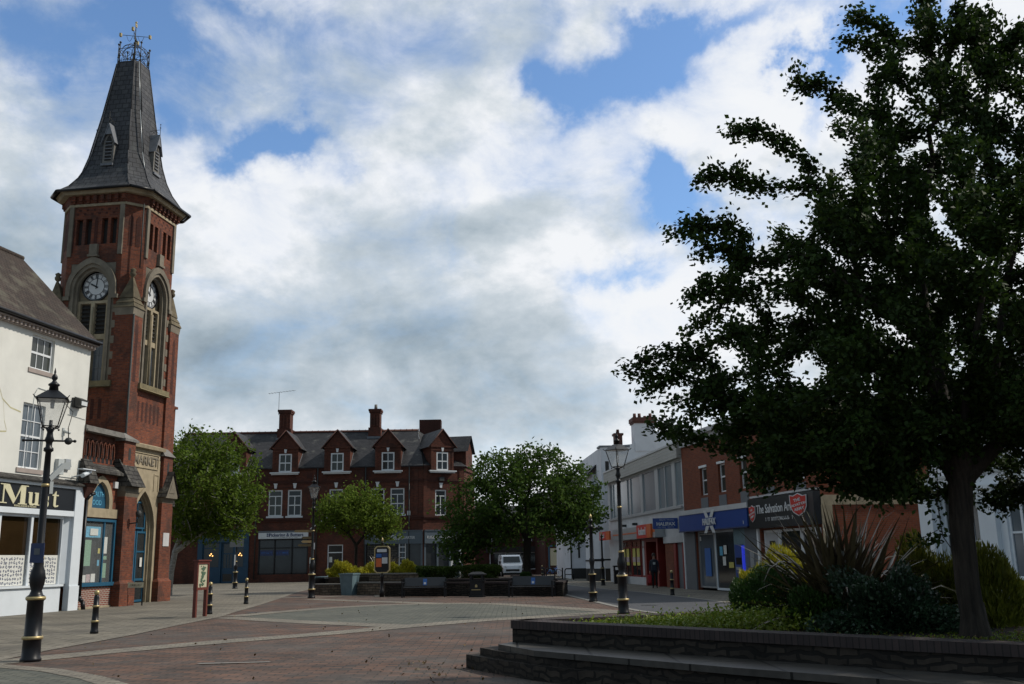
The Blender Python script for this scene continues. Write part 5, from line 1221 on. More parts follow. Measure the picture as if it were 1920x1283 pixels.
o2 = onebox('sign', 'sign_red', ice, I4, 9.9, 12.2, -.66, -.551, 2.62, 3.36); onebox('sign_edge', 'sign_orange', o2, I4, 12.202, 13.1, -.66, -.551, 2.62, 3.36)
text('Iceland', o2, I4, (11.2, -.67, 2.98), .56, 'sign_white', .01, bold=.02, sx=1.05)
o3 = onebox('sign', 'sign_red', ice, I4, -.9, 1.2, -.62, -.52, 2.72, 3.28); text('Iceland', o3, I4, (.1, -.63, 3.0), .42, 'sign_white', .01, bold=.014, sx=1.05); onebox('sign_edge', 'sign_orange', o3, I4, 1.202, 2.3, -.62, -.52, 2.72, 3.28)
m = MB(); m.box(13.62, LI, -.12, 0, 2.28, 2.62); m.build('fascia_board', 'concrete', ice)
for k, (a, b) in enumerate(((3.3, 5.9), (6.0, 8.2), (8.4, 9.7))):
    w = window(ice, I4, a, b, .45, 2.6, -.05, vb=(.5,), hb=((.82, .05),), frame='door_red', fw=.09, name='shop_window', pane='grey_glass' if k < 2 else 'concrete')
    if k < 2:
        for x in (a+.25, a+1.3): onebox('poster', 'paper_yellow', w, I4, x, x+.7, -.06, -.052, 1.1, 2.1); onebox('poster_band', 'paper_pink', w, I4, x, x+.7, -.07, -.062, 1.3, 1.6)
onebox('stall_riser', 'concrete', ice, I4, 3.2, 9.8, -.12, .02, 0, .44)
m = MB(); m.box(9.85, 10.15, -.2, .4, 0, 2.6); m.box(12.4, 12.7, -.2, .4, 0, 2.6); m.box(10.15, 12.4, -.2, .3, 2.42, 2.6); m.build('entrance_frame', 'door_red', ice)
m = MB(); m.quad((10.1, .5, 0), (12.5, .5, 0), (12.5, .5, 2.6), (10.1, .5, 2.6)); m.build('entrance', 'brown_glass', ice)
onebox('brick_panel', 'orange_brick', ice, I4, 13.7, 15.3, -.05, .1, 0, 2.26); m = MB(); m.box(15.35, 15.75, -.06, .12, 0, 2.26); m.box(16.9, LI, -.06, .12, 0, 2.26); m.build('door_frame', 'door_red', ice); onebox('side_door', 'grey_paint', ice, I4, 15.76, 16.89, .05, .15, 0, 2.26)
m = MB()
for x in (4.5, 7.4): m.box(x, x+.14, -.3, 0, 3.45, 3.6)
m.build('camera', 'iron', ice)
bsn = thing('blade_sign', 'blue bank sign projecting from the grey supermarket corner', 'sign', (8.5-.28, 49.7+1.3, 0), 0)
m = MB(); m.box(-1.15, .12, -.05, .05, 2.98, 3.52); m.build('board', 'sign_blue', bsn); text('HALIFAX', bsn, I4, (-.5, -.06, 3.22), .24, 'sign_white', .004, bold=.008); marks(bsn, I4, -.9, -.1, 3.03, .06, -.056, 'grey_plastic', 2); marks(bsn, I4, -.9, -.1, 3.40, .06, -.056, 'grey_plastic', 4)
m = MB(); m.tube((.1, 0, 3.4), (.5, .05, 3.4), .02, .02, 5); m.build('bracket', 'iron', bsn)

# ---- white rendered inn with bow front and tall chimney
inn = thing('white_inn', 'white rendered inn with black trim, bow front and tall chimney beyond the supermarket', 'inn', (6.2, 69.8, 0), R(4))
def inn_win(T, x0, x1, z0, z1): return window(inn, T, x0, x1, z0, z1, .02, vb=(.5,), hb=((.5, .06), (.25, .03), (.75, .03)), frame='white_paint', fw=.06, sill=(.06, .08, .06, 'white_render'))
m = MB(); facade(m, 0, 7.5, 0, 9.3, [(.28, .58, 7.0, 8.3)], 0, .12); shell(m, 0, 7.5, 0, 11, 0, 9.3, 'lrb')
m.add([(0, 0, 9.3), (7.5, 0, 9.3), (7.5, 0, 9.9), (4.0, 0, 10.4), (2.2, 0, 9.5)], [(0, 1, 2, 3, 4)]); m.build('wall', 'white_render', inn)
onebox('window_slot', 'dark_timber', inn, I4, .3, .56, .05, .1, 7.0, 8.3)
m = MB(); m.box(-.1, 2.1, -.08, 1.2, 9.302, 9.42); m.build('parapet', 'lead', inn)
m = MB(); m.box(2.5, 4.0, -.06, 1.2, 9.0, 11.0); ch = m.build('chimney', 'white_render', inn)
m = MB(); m.box(2.42, 4.08, -.14, 1.28, 11.0, 11.12); m.box(2.36, 4.14, -.2, 1.34, 11.122, 11.42); m.build('chimney_cap', 'terracotta', ch)
for x in (2.65, 3.0, 3.4, 3.8): p = MB(); p.tube((x, .5, 11.42), (x, .5, 11.78 if x != 3.4 else 11.6), .13, .11, 8); p.build('pot', 'terracotta', ch)
c2 = MB(); c2.box(1.2, 1.75, .8, 1.5, 9.3, 10.25); c2.box(1.12, 1.83, .72, 1.58, 10.252, 10.4); c2 = c2.build('chimney', 'terracotta', inn); p = MB(); p.tube((1.48, 1.1, 10.4), (1.48, 1.1, 10.7), .12, .1, 8); p.build('pot', 'dark_brick', c2)
# bow
m = MB(); N_ = 9; pts = [(.05-1.05*math.sin(math.pi*i/N_)*1.0-.0, 2.0+1.9*-math.cos(math.pi*i/N_)) for i in range(N_+1)]
m.prism_xy([(x, y) for x, y in reversed(pts)]+[(.6, .12), (.6, 3.9)][::1], .85, 6.4); m.build('bow_front', 'white_render', inn)
P2 = [(x-.06, y) for x, y in reversed(pts)]+[(.62, .06), (.62, 3.95)]
for args in ((P2, 6.402, 6.56), ([(x-.12, y) for x, y in reversed(pts)]+[(.64, .02), (.64, 4.0)], 3.5, 3.64), ([(x-.02, y) for x, y in reversed(pts)]+[(.63, .09), (.63, 3.92)], 0, .848), ([(x-.05, y) for x, y in reversed(pts)]+[(.63, .08), (.63, 3.93)], 1.35, 1.45)): m = MB(); m.prism_xy(*args); m.build('black_trim', 'dark_timber', inn)
TB_ = TM((-.62, .52, 0), R(-38)); inn_win(TB_, -.15, .45, 4.15, 5.6); inn_win(TB_, -.15, .45, 1.5, 2.95)
onebox('black_plinth', 'dark_timber', inn, I4, 0.02, 1.6, -.05, 0, 0, .85)
m = MB(); m.box(-.3, .0, 2.6, 6.5, 6.58, 7.6); dm = m.build('dormer', 'white_render', inn)
m = MB(); m.add([(-.75, 2.3, 7.5), (-.75, 6.8, 7.5), (.0, 6.8, 8.3), (.0, 2.3, 8.3), (-.75, 2.3, 7.42), (.0, 2.3, 8.2)], [(0, 3, 2, 1), (4, 5, 3, 0)]); m.build('roof', 'slate_roof', dm)
lw = MB(); facade(lw, -1.15, .1, 0, 4.0, [], 9.4); shell(lw, -1.15, .1, 9.4, 16, 0, 4.0, 'lrbt'); lw.build('side_wing', 'white_render', inn)
m = MB(); m.box(-1.3, .1, 9.2, 16.1, 4.002, 4.25); m.box(-1.18, .1, 9.36, 9.4, 0, .8); m.box(-1.22, -1.12, 9.34, 9.4, .8, 4.0); m.box(-.6, -.45, 9.36, 9.4, 1.6, 2.7); m.build('black_trim', 'dark_timber', inn)
# timber-framed neighbour edge at the end of the street
tf = thing('timber_shop', 'dark timber fronted shop squeezed beside the white inn', 'shop building', (5.2, 88, 0), R(2))
m = MB(); m.box(-1.0, 3, 0, 8, 0, 6.6); m.build('wall', 'white_render', tf)
m = MB()
for x in (-1.0, -.55, -.1, .4, 1.2): m.box(x, x+.2, -.08, 0, 0, 6.5)
m.box(-1.05, 3, -.14, 0, 2.6, 3.2); m.build('timber', 'dark_timber', tf)
m = MB(); m.quad((-1.3, -.4, 6.5), (3.2, -.4, 6.5), (3.2, 4, 9.0), (-1.3, 4, 9.0)); m.quad((-1.3, 4, 9), (3.2, 4, 9), (3.2, 8.2, 6.6), (-1.3, 8.2, 6.6)); m.build('roof', 'slate_roof', tf)

# ---- white shop at the right edge
wh = thing('white_shop', 'white painted shop with pilasters and tall windows at the right behind the big tree', 'shop building', (13.4, 32.5, 0), RA)
LW = 11.
m = MB(); facade(m, 0, LW, 0, 3.95, [(.75, 2.78, .55, 3.42), (3.9, 6.4, .75, 3.42), (7.2, 9.8, .75, 3.42)], 0, .3); shell(m, 0, LW, 0, 8, 0, 3.95, 'lrb'); m.build('wall', 'shop_white', wh)
m = MB(); facade(m, 0, LW, 3.951, 6.3, [(1.0, 2.1, 4.6, 5.9), (4.2, 5.3, 4.6, 5.9), (7.5, 8.6, 4.6, 5.9)], .35, .15); shell(m, 0, LW, .35, 8, 3.951, 6.3, 'lrb'); m.quad((0, 0, 3.955), (LW, 0, 3.955), (LW, .4, 3.955), (0, .4, 3.955)); m.build('upper_wall', 'white_render', wh)
for a in (1.0, 4.2, 7.5): window(wh, I4, a, a+1.1, 4.6, 5.9, .42, vb=(.5,), hb=((.5, .07),), frame='white_paint', pane='curtain_glass')
m = MB(); m.quad((-.2, .1, 6.3), (LW+.2, .1, 6.3), (LW+.2, 4, 8.2), (-.2, 4, 8.2)); m.quad((-.2, 4, 8.2), (LW+.2, 4, 8.2), (LW+.2, 8.2, 6.2), (-.2, 8.2, 6.2)); m.build('roof', 'slate_roof', wh)
for a, b in ((-.06, .62), (2.86, 3.60), (6.5, 7.15), (9.9, 10.6)):
    m = MB(); m.box(a, b, -.14, 0, .1, 3.28); m.box(a-.04, b+.04, -.18, 0, 0, .1); m.box(a-.10, b+.10, -.24, 0, 3.40, 3.52); m.box(a-.05, b+.05, -.19, 0, 3.282, 3.398); m.build('pilaster', 'shop_white', wh)
m = MB(); m.box(0, LW, -.1, 0, 3.44, 3.5); m.box(-.05, LW, -.06, 0, 3.86, 3.94); m.box(3.7, 6.5, -.2, .2, .60, .75); m.box(7.1, 9.9, -.2, .2, .60, .75); m.build('moulding', 'grey_plastic', wh)
window(wh, I4, 1.9, 2.74, .05, 3.42, .05, vb=(.5,), hb=((.55, .06),), frame='shop_white', fw=.1, name='door', pane='grey_glass')
window(wh, I4, .75, 1.85, .6, 3.42, .2, vb=(.5,), hb=((.55, .06),), frame='shop_white', fw=.1, name='shop_window', pane='curtain_glass')
for a in (3.9, 7.2): window(wh, I4, a, a+2.5, .78, 3.42, .05, vb=(.2, .34, .8), hb=((.5, .06),), frame='shop_white', fw=.1, bw=.1, name='shop_window', pane='blue_glass')
m = MB(); m.tube((2.95, -.14, 3.0), (2.95, -.62, 3.02), .02, .02, 5); m.tube((2.95, -.55, 2.97), (2.95, -.72, 3.02), .05, .07, 8); m.box(2.88, 3.02, -.2, -.14, 2.85, 3.12); m.build('wall_light', 'grey_plastic', wh)
onebox('vent_panel', 'grey_plastic', wh, I4, 4.2, 4.8, -.03, 0, .2, .45)
onebox('doorstep', 'kerb_stone', wh, I4, 2.6, 7, -.8, -.25, 0, .06)

# ================================================================== street furniture
def lamp_post(name, label, loc, h, rz=.4, lantern=True, arms=False, group='heritage lamp posts'):
    t = thing(name, label, 'street lamp', loc, rz, group)
    k = h/5.2
    prof = [(.175, 0), (.175, .05), (.155, .07), (.15, .36), (.165, .38), (.165, .42), (.14, .44), (.135, 1.02), (.155, 1.04), (.155, 1.10), (.115, 1.13), (.09, 1.2), (.12, 1.3), (.135, 1.42), (.12, 1.52), (.085, 1.62), (.085, 1.68), (.078, 1.72), (.078, 1.80), (.065, 1.82), (.058, 3.3), (.05, h*.74), (.085, h*.745), (.085, h*.755), (.055, h*.76), (.055, h*.775), (.085, h*.785), (.06, h*.80), (.05, h*.815), (.075, h*.825), (.04, h*.835)]
    m = MB(); m.lathe([(r, z) for r, z in prof if z <= h*.84], n=20); m.build('post', 'black_paint', t)
    m = MB()
    for z, r in ((.40, .170), (1.07, .160), (1.76, .083), (3.05, .066)): m.lathe([(r, z-.028), (r+.008, z), (r, z+.028)], n=20)
    t2 = m.build('gold_ring', 'gold', t); tag(t2)
    if lantern:
        zb = h*.835; a0, a1 = .13, .245; zt = zb+.50
        L_ = MB()
        cs = [(-1, -1), (1, -1), (1, 1), (-1, 1)]
        for i, (x, y) in enumerate(cs):
            x2, y2 = cs[(i+1) % 4]
            L_.tube((x*a0, y*a0, zb), (x*a1, y*a1, zt), .012, .012, 4); L_.tube((x*a0, y*a0, zb), (x2*a0, y2*a0, zb), .014, .014, 4); L_.tube((x*a1, y*a1, zt), (x2*a1, y2*a1, zt), .016, .016, 4)
            L_.tube((x*a0, y*a0, zb), (x*.03, y*.03, zb-.05), .010, .010, 4); L_.ball((x*a0, y*a0, zb-.04), .02, 6)
            L_.tube((x*(a1+.02), y*(a1+.02), zt), (x*(a1+.06), y*(a1+.06), zt+.05), .014, .008, 4)
        L_.tube((0, 0, zb-.08), (0, 0, zb+.12), .03, .03, 8)
        lt = L_.build('lantern', 'black_paint', t)
        r = MB(); q = a1+.035
        r.frustum([(-q, -q, zt), (q, -q, zt), (q, q, zt), (-q, q, zt)], [(-.09, -.09, zt+.17), (.09, -.09, zt+.17), (.09, .09, zt+.17), (-.09, .09, zt+.17)])
        r.lathe([(.085, zt+.171), (.075, zt+.25), (.10, zt+.27), (.10, zt+.29), (.05, zt+.33), (.03, zt+.36), (.055, zt+.40), (.05, zt+.44), (.015, zt+.49), (.02, zt+.52), (.004, zt+.60)], n=12)
        r.build('lantern_roof', 'black_paint', lt)
        g = MB(); d_ = .985
        g.frustum([(x*a0*d_, y*a0*d_, zb+.005) for x, y in cs], [(x*a1*d_, y*a1*d_, zt-.005) for x, y in cs], False); g.build('glass', 'lantern_glass', lt)
        g = MB(); g.quad((-a1+.02, -a1+.02, zt-.01), (-a1+.02, a1-.02, zt-.01), (a1-.02, a1-.02, zt-.01), (a1-.02, -a1+.02, zt-.01)); g.tube((0, 0, zt-.01), (0, 0, zt-.16), .04, .03, 8); g.build('reflector', 'sign_white', lt)
    return t
def ladder_bar(t, z, mat='iron'):
    m = MB(); m.tube((-.42, 0, z), (.42, 0, z), .018, .018, 6); m.ball((-.43, 0, z), .03, 6); m.ball((.43, 0, z), .03, 6); m.build('ladder_bar', mat, t)
l1 = lamp_post('street_lamp', 'tall black and gold lamp post with a blue plate in front of the cream shop', (-8.5, 17.8, 0), 4.93, .35)
ladder_bar(l1, 3.86, 'black_paint')
onebox('notice_plate', 'sign_navy', l1, TM((0, 0, 0), R(-20)), -.12, .12, -.10, -.085, 1.68, 2.02); onebox('plate_print', 'grey_paint', l1, TM((0, 0, 0), R(-20)), -.05, .05, -.108, -.101, 1.82, 1.93)
m = MB(); m.ball((.32, 0, 3.86), .07, 8); m.tube((.32, 0, 3.9), (.30, 0, 4.1), .012, .012, 4); m.path([(.30, 0, 4.1), (.36, 0, 4.4), (.15, 0, 4.62)], .008, 4); m.build('festive_socket', 'iron', l1)
m = MB(TM((0, 0, 0), R(25))); m.box(.06, .12, -.05, .05, 2.9, 3.12); m.prism_xz([(.08, 3.12), (.30, 3.36), (.42, 3.40), (.40, 3.50), (.26, 3.46), (.04, 3.2)], -.04, .04); m.build('strap_cover', 'grey_plastic', l1)
l2 = lamp_post('street_lamp', 'lamp post with brown finger signs in front of the office with white fascia', (-9.45, 46.4, 0), 5.45, .2)
m = MB()
for z, rz, ln in ((2.98, R(186), .80), (2.68, R(170), .45), (2.5, R(205), .5), (2.34, R(176), .62)):
    T = TM((0, 0, 0), rz); q = MB(T); q.prism_xz([(.06, z), (ln, z), (ln+.08, z+.05), (ln, z+.11), (.06, z+.11)], -.02, .02); q.build('finger_sign', 'finger_brown', l2)
m = MB(); m.box(.05, .10, -.04, .04, 2.2, 2.5); m.box(.05, .10, -.04, .04, 1.2, 1.7); m.build('sticker', 'sign_white', l2)
l3 = lamp_post('street_lamp', 'lamp post under the birch branches in front of the blue shopfront', (-18.65, 66.6, 0), 5.05, .3)
onebox('sign_panel', 'grey_paint', l3, I4, -.45, .45, -.12, -.08, 2.7, 3.2); onebox('sticker', 'sign_white', l3, I4, -.12, -.03, -.10, -.06, 1.5, 2.2)
l4 = lamp_post('street_lamp', 'tall lamp post at the road edge in front of the grey supermarket', (3.1, 29.35, 0), 5.08, .6)
# posts without a lantern
def stub_post(name, label, loc, h, s=1.):
    t = thing(name, label, 'post', loc)
    m = MB(); m.lathe([(r*s, z) for r, z in [(.17, 0), (.17, .05), (.145, .08), (.14, .30), (.16, .32), (.16, .36), (.12, .40), (.115, .95), (.14, .97), (.14, 1.02), (.085, 1.08), (.075, 1.3), (.10, 1.45), (.10, 1.55), (.07, 1.6), (.062, h-.45), (.085, h-.43), (.085, h-.38), (.05, h-.36), (.05, h-.25), (.09, h-.23), (.09, h-.18), (.04, h-.1)]], n=16); m.build('post', 'black_paint', t)
    m = MB()
    for z, r in ((.34, .162), (.995, .142)): m.lathe([(r*s, z-.02), (r*s+.006, z), (r*s, z+.02)], n=16)
    m.lathe([(.03, h-.1), (.06, h-.05), (.045, h), (.005, h+.08)], n=8); m.build('gold_ring', 'gold', t)
    return t
p = stub_post('lamp_column', 'short black column with gold tip standing left of the tall road lamp', (2.85, 37.5, 0), 3.15)
m = MB(); m.tube((-.2, 0, 2.7), (.22, 0, 2.7), .02, .02, 6); m.ball((.24, 0, 2.7), .05, 6); m.build('cross_bar', 'black_paint', p)
p = stub_post('lamp_column', 'thin black post with a cross bar beside the white inn', (5.1, 59.0, 0), 3.0, .8)
m = MB(); m.box(-.5, .5, -.03, .03, 1.42, 1.52); m.build('cross_bar', 'black_paint', p)
# bollards
def bollard(label, loc):
    t = thing('bollard', label, 'bollard', loc, 0, 'black and gold bollards')
    m = MB(); m.lathe([(.098, 0), (.098, .06), (.085, .08), (.083, .26), (.09, .27), (.09, .32), (.078, .33), (.070, .62), (.082, .63), (.082, .67), (.066, .68), (.062, .86), (.05, .90), (.04, .92)], n=18); m.build('post', 'black_paint', t)
    for z, r in ((.295, .091), (.65, .083)): m = MB(); m.lathe([(r, z-.022), (r+.006, z), (r, z+.022)], n=18); m.build('gold_ring', 'gold', t)
    m = MB(); m.ball((0, 0, .97), .066, 12); m.build('ball_cap', 'gold', t)
    return t
B0_ = bollard('black bollard with gold ball and rings nearest the white shopfront', (-10.3, 24.7, 0))
for lab, loc in (('black bollard with gold ball behind the red notice board', (-10.1, 33.2, 0)), ('black bollard with gold ball on the pavement right of the red notice board', (-11.0, 41.0, 0)), ('black bollard on the pavement in front of the supermarket brick pier', (6.52, 42.1, 0)), ('black bollard beside the bank cash machine', (7.8, 34.9, 0)),
                 ('black bollard far down the street right of the dark tree trunk', (2.3, 88, 0))):
    c = copy_tree(B0_); c.location = loc; c['label'] = lab
# red notice board
nbd = thing('notice_board', 'red framed notice board on two posts with a cream town map', 'notice board', (-9.9, 31.55, 0), R(82))
for x in (-.36, .36): onebox('leg', 'red_paint', nbd, I4, x-.05, x+.05, -.05, .05, 0, .82)
m = MB(); m.box(-.41, .41, -.06, .06, .82, .90); m.box(-.41, .41, -.06, .06, 1.62, 1.70); m.box(-.41, -.33, -.06, .06, .901, 1.619); m.box(.33, .41, -.06, .06, .901, 1.619); m.box(-.46, .46, -.10, .10, 1.702, 1.745)
fr = m.build('frame', 'red_paint', nbd)
mp = onebox('map', 'map_cream', nbd, I4, -.33, .33, -.03, .03, .902, 1.618)
m = MB(); q = random.Random(4)
pt = [(-.05, 1.5), (.06, 1.46), (-.02, 1.36), (.08, 1.28), (-.03, 1.2), (.03, 1.1), (-.06, 1.0)]
for i, (x, z) in enumerate(pt):
    for k in range(5): a, b = q.uniform(.03, .10), q.uniform(.02, .06); xx, zz = x+q.uniform(-.1, .1), z+q.uniform(-.05, .05); m.prism_xz([(xx-a, zz), (xx, zz-b), (xx+a, zz+b*.3), (xx, zz+b)], -.036-.0004*(i*5+k), -.0305)
m.build('map_print', 'map_green', mp)
# street name plate
sn = thing('street_name_plate', 'low street name plate on two legs in front of the market arch pier', 'sign', (-15.75, 41.25, 0), R(10))
for x in (-.40, .40): m = MB(); m.box(x-.025, x+.025, -.025, .025, 0, .98); m.build('leg', 'black_paint', sn)
o = onebox('plate', 'map_cream', sn, I4, -.42, .42, -.045, -.026, .72, .93); marks(o, I4, -.36, .34, .78, .09, -.05, 'dark_stone', 6)
# town map on its post
tm = thing('town_map_post', 'gold framed eight sided town information map on a black post', 'information sign', (-6.2, 46.4, 0), R(-6))
m = MB(); m.lathe([(.11, 0), (.11, .3), (.08, .34), (.07, .85), (.09, .87), (.09, .95), (.045, 1.0), (.045, 1.1)], n=14); m.lathe([(.04, 2.28), (.04, 2.38), (.07, 2.42), (.06, 2.48), (.03, 2.5)], n=10); m.build('post', 'black_paint', tm)
m = MB(); m.lathe([(.02, 2.5), (.055, 2.54), (.04, 2.6), (.004, 2.7)], n=8); m.build('finial', 'gold', tm)
def oct_(w, z0, z1, c): return [(-w+c, z0), (w-c, z0), (w, z0+c), (w, z1-c), (w-c, z1), (-w+c, z1), (-w, z1-c), (-w, z0+c)]
m = MB(); m.prism_xz(oct_(.37, 1.07, 2.30, .11), -.05, .05); fr = m.build('frame', 'gold', tm)
m = MB(); m.prism_xz(oct_(.32, 1.12, 2.25, .10), -.056, -.051); bd = m.build('board', 'black_paint', fr)
for nm, mt, b in (('panel', 'sign_white', (-.24, .22, 2.02, 2.16)), ('panel', 'bright_blue', (-.28, -.02, 1.78, 1.95)), ('panel', 'sign_orange', (-.28, -.02, 1.35, 1.74)), ('panel', 'sign_white', (.0, .26, 1.5, 1.78)), ('panel', 'sign_navy', (.0, .26, 1.8, 1.98))): onebox(nm, mt, bd, I4, b[0], b[1], -.062, -.057, b[2], b[3])
# benches built against the planter
def bench(label, loc, rz):
    t = thing('bench', label, 'bench', loc, rz, 'metal benches against the planter')
    w = .93
    m = MB()
    for i in range(4): m.box(-w, w, -.50+i*.13, -.40+i*.13, .42, .45)
    m.build('seat', 'slat_grey', t)
    m = MB(); m.add([(-w, .02, .48), (w, .02, .48), (w, .12, .86), (-w, .12, .86), (-w, .06, .48), (w, .06, .48), (w, .16, .86), (-w, .16, .86)], [(0, 1, 2, 3), (5, 4, 7, 6), (3, 2, 6, 7), (0, 4, 5, 1), (0, 3, 7, 4), (1, 5, 6, 2)]); m.build('backrest', 'slat_grey', t)
    for x in (-w-.02, w+.02):
        m = MB(); m.box(x-.03, x+.03, -.50, -.44, 0, .64); m.box(x-.03, x+.03, .06, .12, 0, .8); m.box(x-.03, x+.03, -.44, .06, .36, .42); m.box(x-.035, x+.035, -.52, .06, .641, .68); m.build('leg', 'black_paint', t)
    m = MB(); m.add([(-.09, .035, .52), (.09, .035, .52), (.09, .103, .80), (-.09, .103, .80)], [(0, 1, 2, 3)]); m.T = TM((0, -.012, 0)); m.build('sticker', 'bright_blue', t)
    m = MB(TM((0, -.016, 0))); m.add([(-.05, .045, .56), (.05, .045, .56), (.05, .067, .65), (-.05, .067, .65)], [(0, 1, 2, 3)]); m.build('sticker_print', 'sign_white', t)
    return t
plain('slat_grey', (.035, .037, .042), .5, .1, 4)
b1 = bench('dark metal bench with blue sticker left of the litter bin', (-4.12, 45.3, 0), R(-3)); b2 = bench('dark metal bench with blue sticker right of the litter bin', (.72, 43.6, 0), R(-14))
lb = thing('litter_bin', 'black ornate litter bin standing between the two benches', 'litter bin', (-1.72, 44.35, 0), R(-10))
m = MB(); m.prism_xy([(-.28, -.22), (.28, -.22), (.32, 0), (.28, .22), (-.28, .22), (-.32, 0)], .06, .66); m.prism_xy([(-.33, -.27), (.33, -.27), (.37, 0), (.33, .27), (-.33, .27), (-.37, 0)], 0, .059); m.prism_xy([(-.33, -.27), (.33, -.27), (.37, 0), (.33, .27), (-.33, .27), (-.37, 0)], .661, .72)
for x in (-.25, .25):
    for y in (-.18, .18): m.box(x-.04, x+.04, y-.04, y+.04, .721, .93)
bd = m.build('body', 'black_paint', lb)
m = MB(); m.prism_xy([(-.36, -.30), (.36, -.30), (.40, 0), (.36, .30), (-.36, .30), (-.40, 0)], .931, .98); m.frustum([(-.36, -.3, .981), (.36, -.3, .981), (.36, .3, .981), (-.36, .3, .981)], [(-.18, -.14, 1.08), (.18, -.14, 1.08), (.18, .14, 1.08), (-.18, .14, 1.08)]); m.build('lid', 'black_paint', lb)
m = MB(); m.box(-.2, .2, -.285, -.271, .30, .33); m.prism_xz([(-.05, .42), (.05, .42), (.05, .5), (0, .55), (-.05, .5)], -.235, -.222); m.build('gold_crest', 'gold', bd)
def small_bin(label, loc):
    t = thing('litter_bin', label, 'litter bin', loc)
    m = MB(); m.box(-.27, .27, -.25, .25, .05, .78); m.box(-.29, .29, -.27, .27, 0, .049); m.box(-.29, .29, -.27, .27, .781, .83); m.box(-.27, -.2, -.25, .25, .831, 1.0); m.box(.2, .27, -.25, .25, .831, 1.0); m.build('body', 'black_paint', t)
    m = MB(); m.box(-.3, .3, -.28, .28, 1.001, 1.10); m.build('lid', 'black_paint', t)
small_bin('square black litter bin between the inn and the supermarket', (6.35, 62.3, 0)); small_bin('square black litter bin far down the side street', (4.5, 92, 0))
# cycle stands with parked cycles far off
def cycle(label, loc, rz):
    t = thing('bicycle', label, 'bicycle', loc, rz)
    for x in (-.52, .52):
        m = MB(); P = [(x+.33*math.cos(a), 0, .34+.33*math.sin(a)) for a in np.linspace(0, 2*math.pi, 17)]
        m.path(P, .022, 5)
        for a in np.linspace(0, math.pi, 5)[:-1]: m.tube((x+.32*math.cos(a), 0, .34+.32*math.sin(a)), (x-.32*math.cos(a), 0, .34-.32*math.sin(a)), .005, .005, 3)
        m.build('wheel', 'rubber', t)
    m = MB(); m.path([(-.52, 0, .34), (-.2, 0, .75), (.38, 0, .78), (-.05, 0, .32), (-.2, 0, .75)], .018, 5); m.path([(-.52, 0, .34), (-.05, 0, .32)], .015, 5); m.path([(.52, 0, .34), (.36, 0, .95)], .018, 5); m.build('frame', 'bright_blue', t)
    m = MB(); m.tube((.36, -.25, .97), (.36, .25, .97), .015, .015, 5); m.build('handlebar', 'iron', t)
    m = MB(); m.box(-.34, -.1, -.06, .06, .86, .91); m.tube((-.2, 0, .74), (-.22, 0, .87), .013, .013, 5); m.build('saddle', 'rubber', t)
cycle('blue bicycle parked by a black stand down the side street', (3.15, 86.0, 0), R(15))
for lab, x, y in (('black pair of low posts down the side street nearer the trunk', 2.75, 80.0), ('black pair of low posts beside the parked bicycle', 4.0, 75.5)):
    t = thing('cycle_stand', lab, 'cycle stand', (x, y, 0), R(20))
    m = MB(); m.path([(-.35, 0, 0), (-.35, 0, .7), (-.25, 0, .82), (.25, 0, .82), (.35, 0, .7), (.35, 0, 0)], .045, 8); m.tube((-.35, 0, .4), (.35, 0, .4), .03, .03, 6); m.build('hoop', 'black_paint', t)
    m = MB(); m.lathe([(.07, 0), (.06, .1), (.05, .8), (.06, .9)], (-.55, 0, 0), 10); m.build('post', 'black_paint', t)
# white van
van = thing('white_van', 'white panel van parked beyond the hedge, facing the square', 'van', (-.3, 91.0, 0), R(180+6))
# local frame: x across, y forward (0 = front)
def van_sec(y): pass
body = MB(); w = .97
side = [(0.0, .35), (-.02, .75), (.10, 1.02), (.62, 1.22), (1.25, 1.86), (1.75, 1.98), (4.75, 1.98), (4.85, 1.85), (4.9, .35)]   # (distance back from nose, z)
vL = []; 
for sgn in (-1, 1):
    for d, z in side:
        ins = .10 if z > 1.3 else (.0 if z > .5 else .02); nose = .12 if d < .3 else 0
        vL.append((sgn*(w-ins-nose), -d, z))
n = len(side); body.add(vL, [tuple(range(n)), tuple(range(2*n-1, n-1, -1))]+[(i, i+n, (i+1) % n+n, (i+1) % n) for i in range(n)])
bo = body.build('body', 'van_paint', van)
bm_ = bo.modifiers.new('soft', 'BEVEL'); bm_.width = .05; bm_.segments = 2
m = MB(); m.add([(-.78, -.69, 1.28), (.78, -.69, 1.28), (.74, -1.2, 1.80), (-.74, -1.2, 1.80)], [(3, 2, 1, 0)]); m.T = TM((0, .035, .035)); m.build('windscreen', 'dark_glass', van)
for sgn in (-1, 1):
    m = MB(); x = sgn*(w-.045); q = [(x, -.95, 1.26), (x, -1.95, 1.26), (x-sgn*.045, -1.95, 1.78), (x-sgn*.045, -1.36, 1.78)]; m.add(q, [(0, 1, 2, 3) if sgn < 0 else (3, 2, 1, 0)]); m.T = TM((sgn*.03, 0, 0)); m.build('side_window', 'dark_glass', van)
    m = MB(); m.add([(sgn*.50, .035, .80), (sgn*.84, -.02, .84), (sgn*.88, -.14, 1.02), (sgn*.60, .0, .94)], [(0, 1, 2, 3) if sgn > 0 else (3, 2, 1, 0)]); m.build('headlight', 'lens', van)
    m = MB(); m.box(sgn*1.0, sgn*1.16, -.95, -.83, 1.2, 1.42); m.build('mirror', 'rubber', van)
    for y in (-.95, -3.9):
        m = MB(); m.tube((sgn*.98, y, .33), (sgn*.76, y, .33), .33, .33, 20); wh_ = m.build('wheel', 'rubber', van); m = MB(); m.tube((sgn*.99, y, .33), (sgn*.97, y, .33), .19, .19, 12); m.build('rim', 'aluminium', wh_)
m = MB(); m.box(-.62, .62, .0, .05, .52, .70); m.box(-.84, .84, -.02, .06, .22, .40); m.build('grille', 'rubber', van)
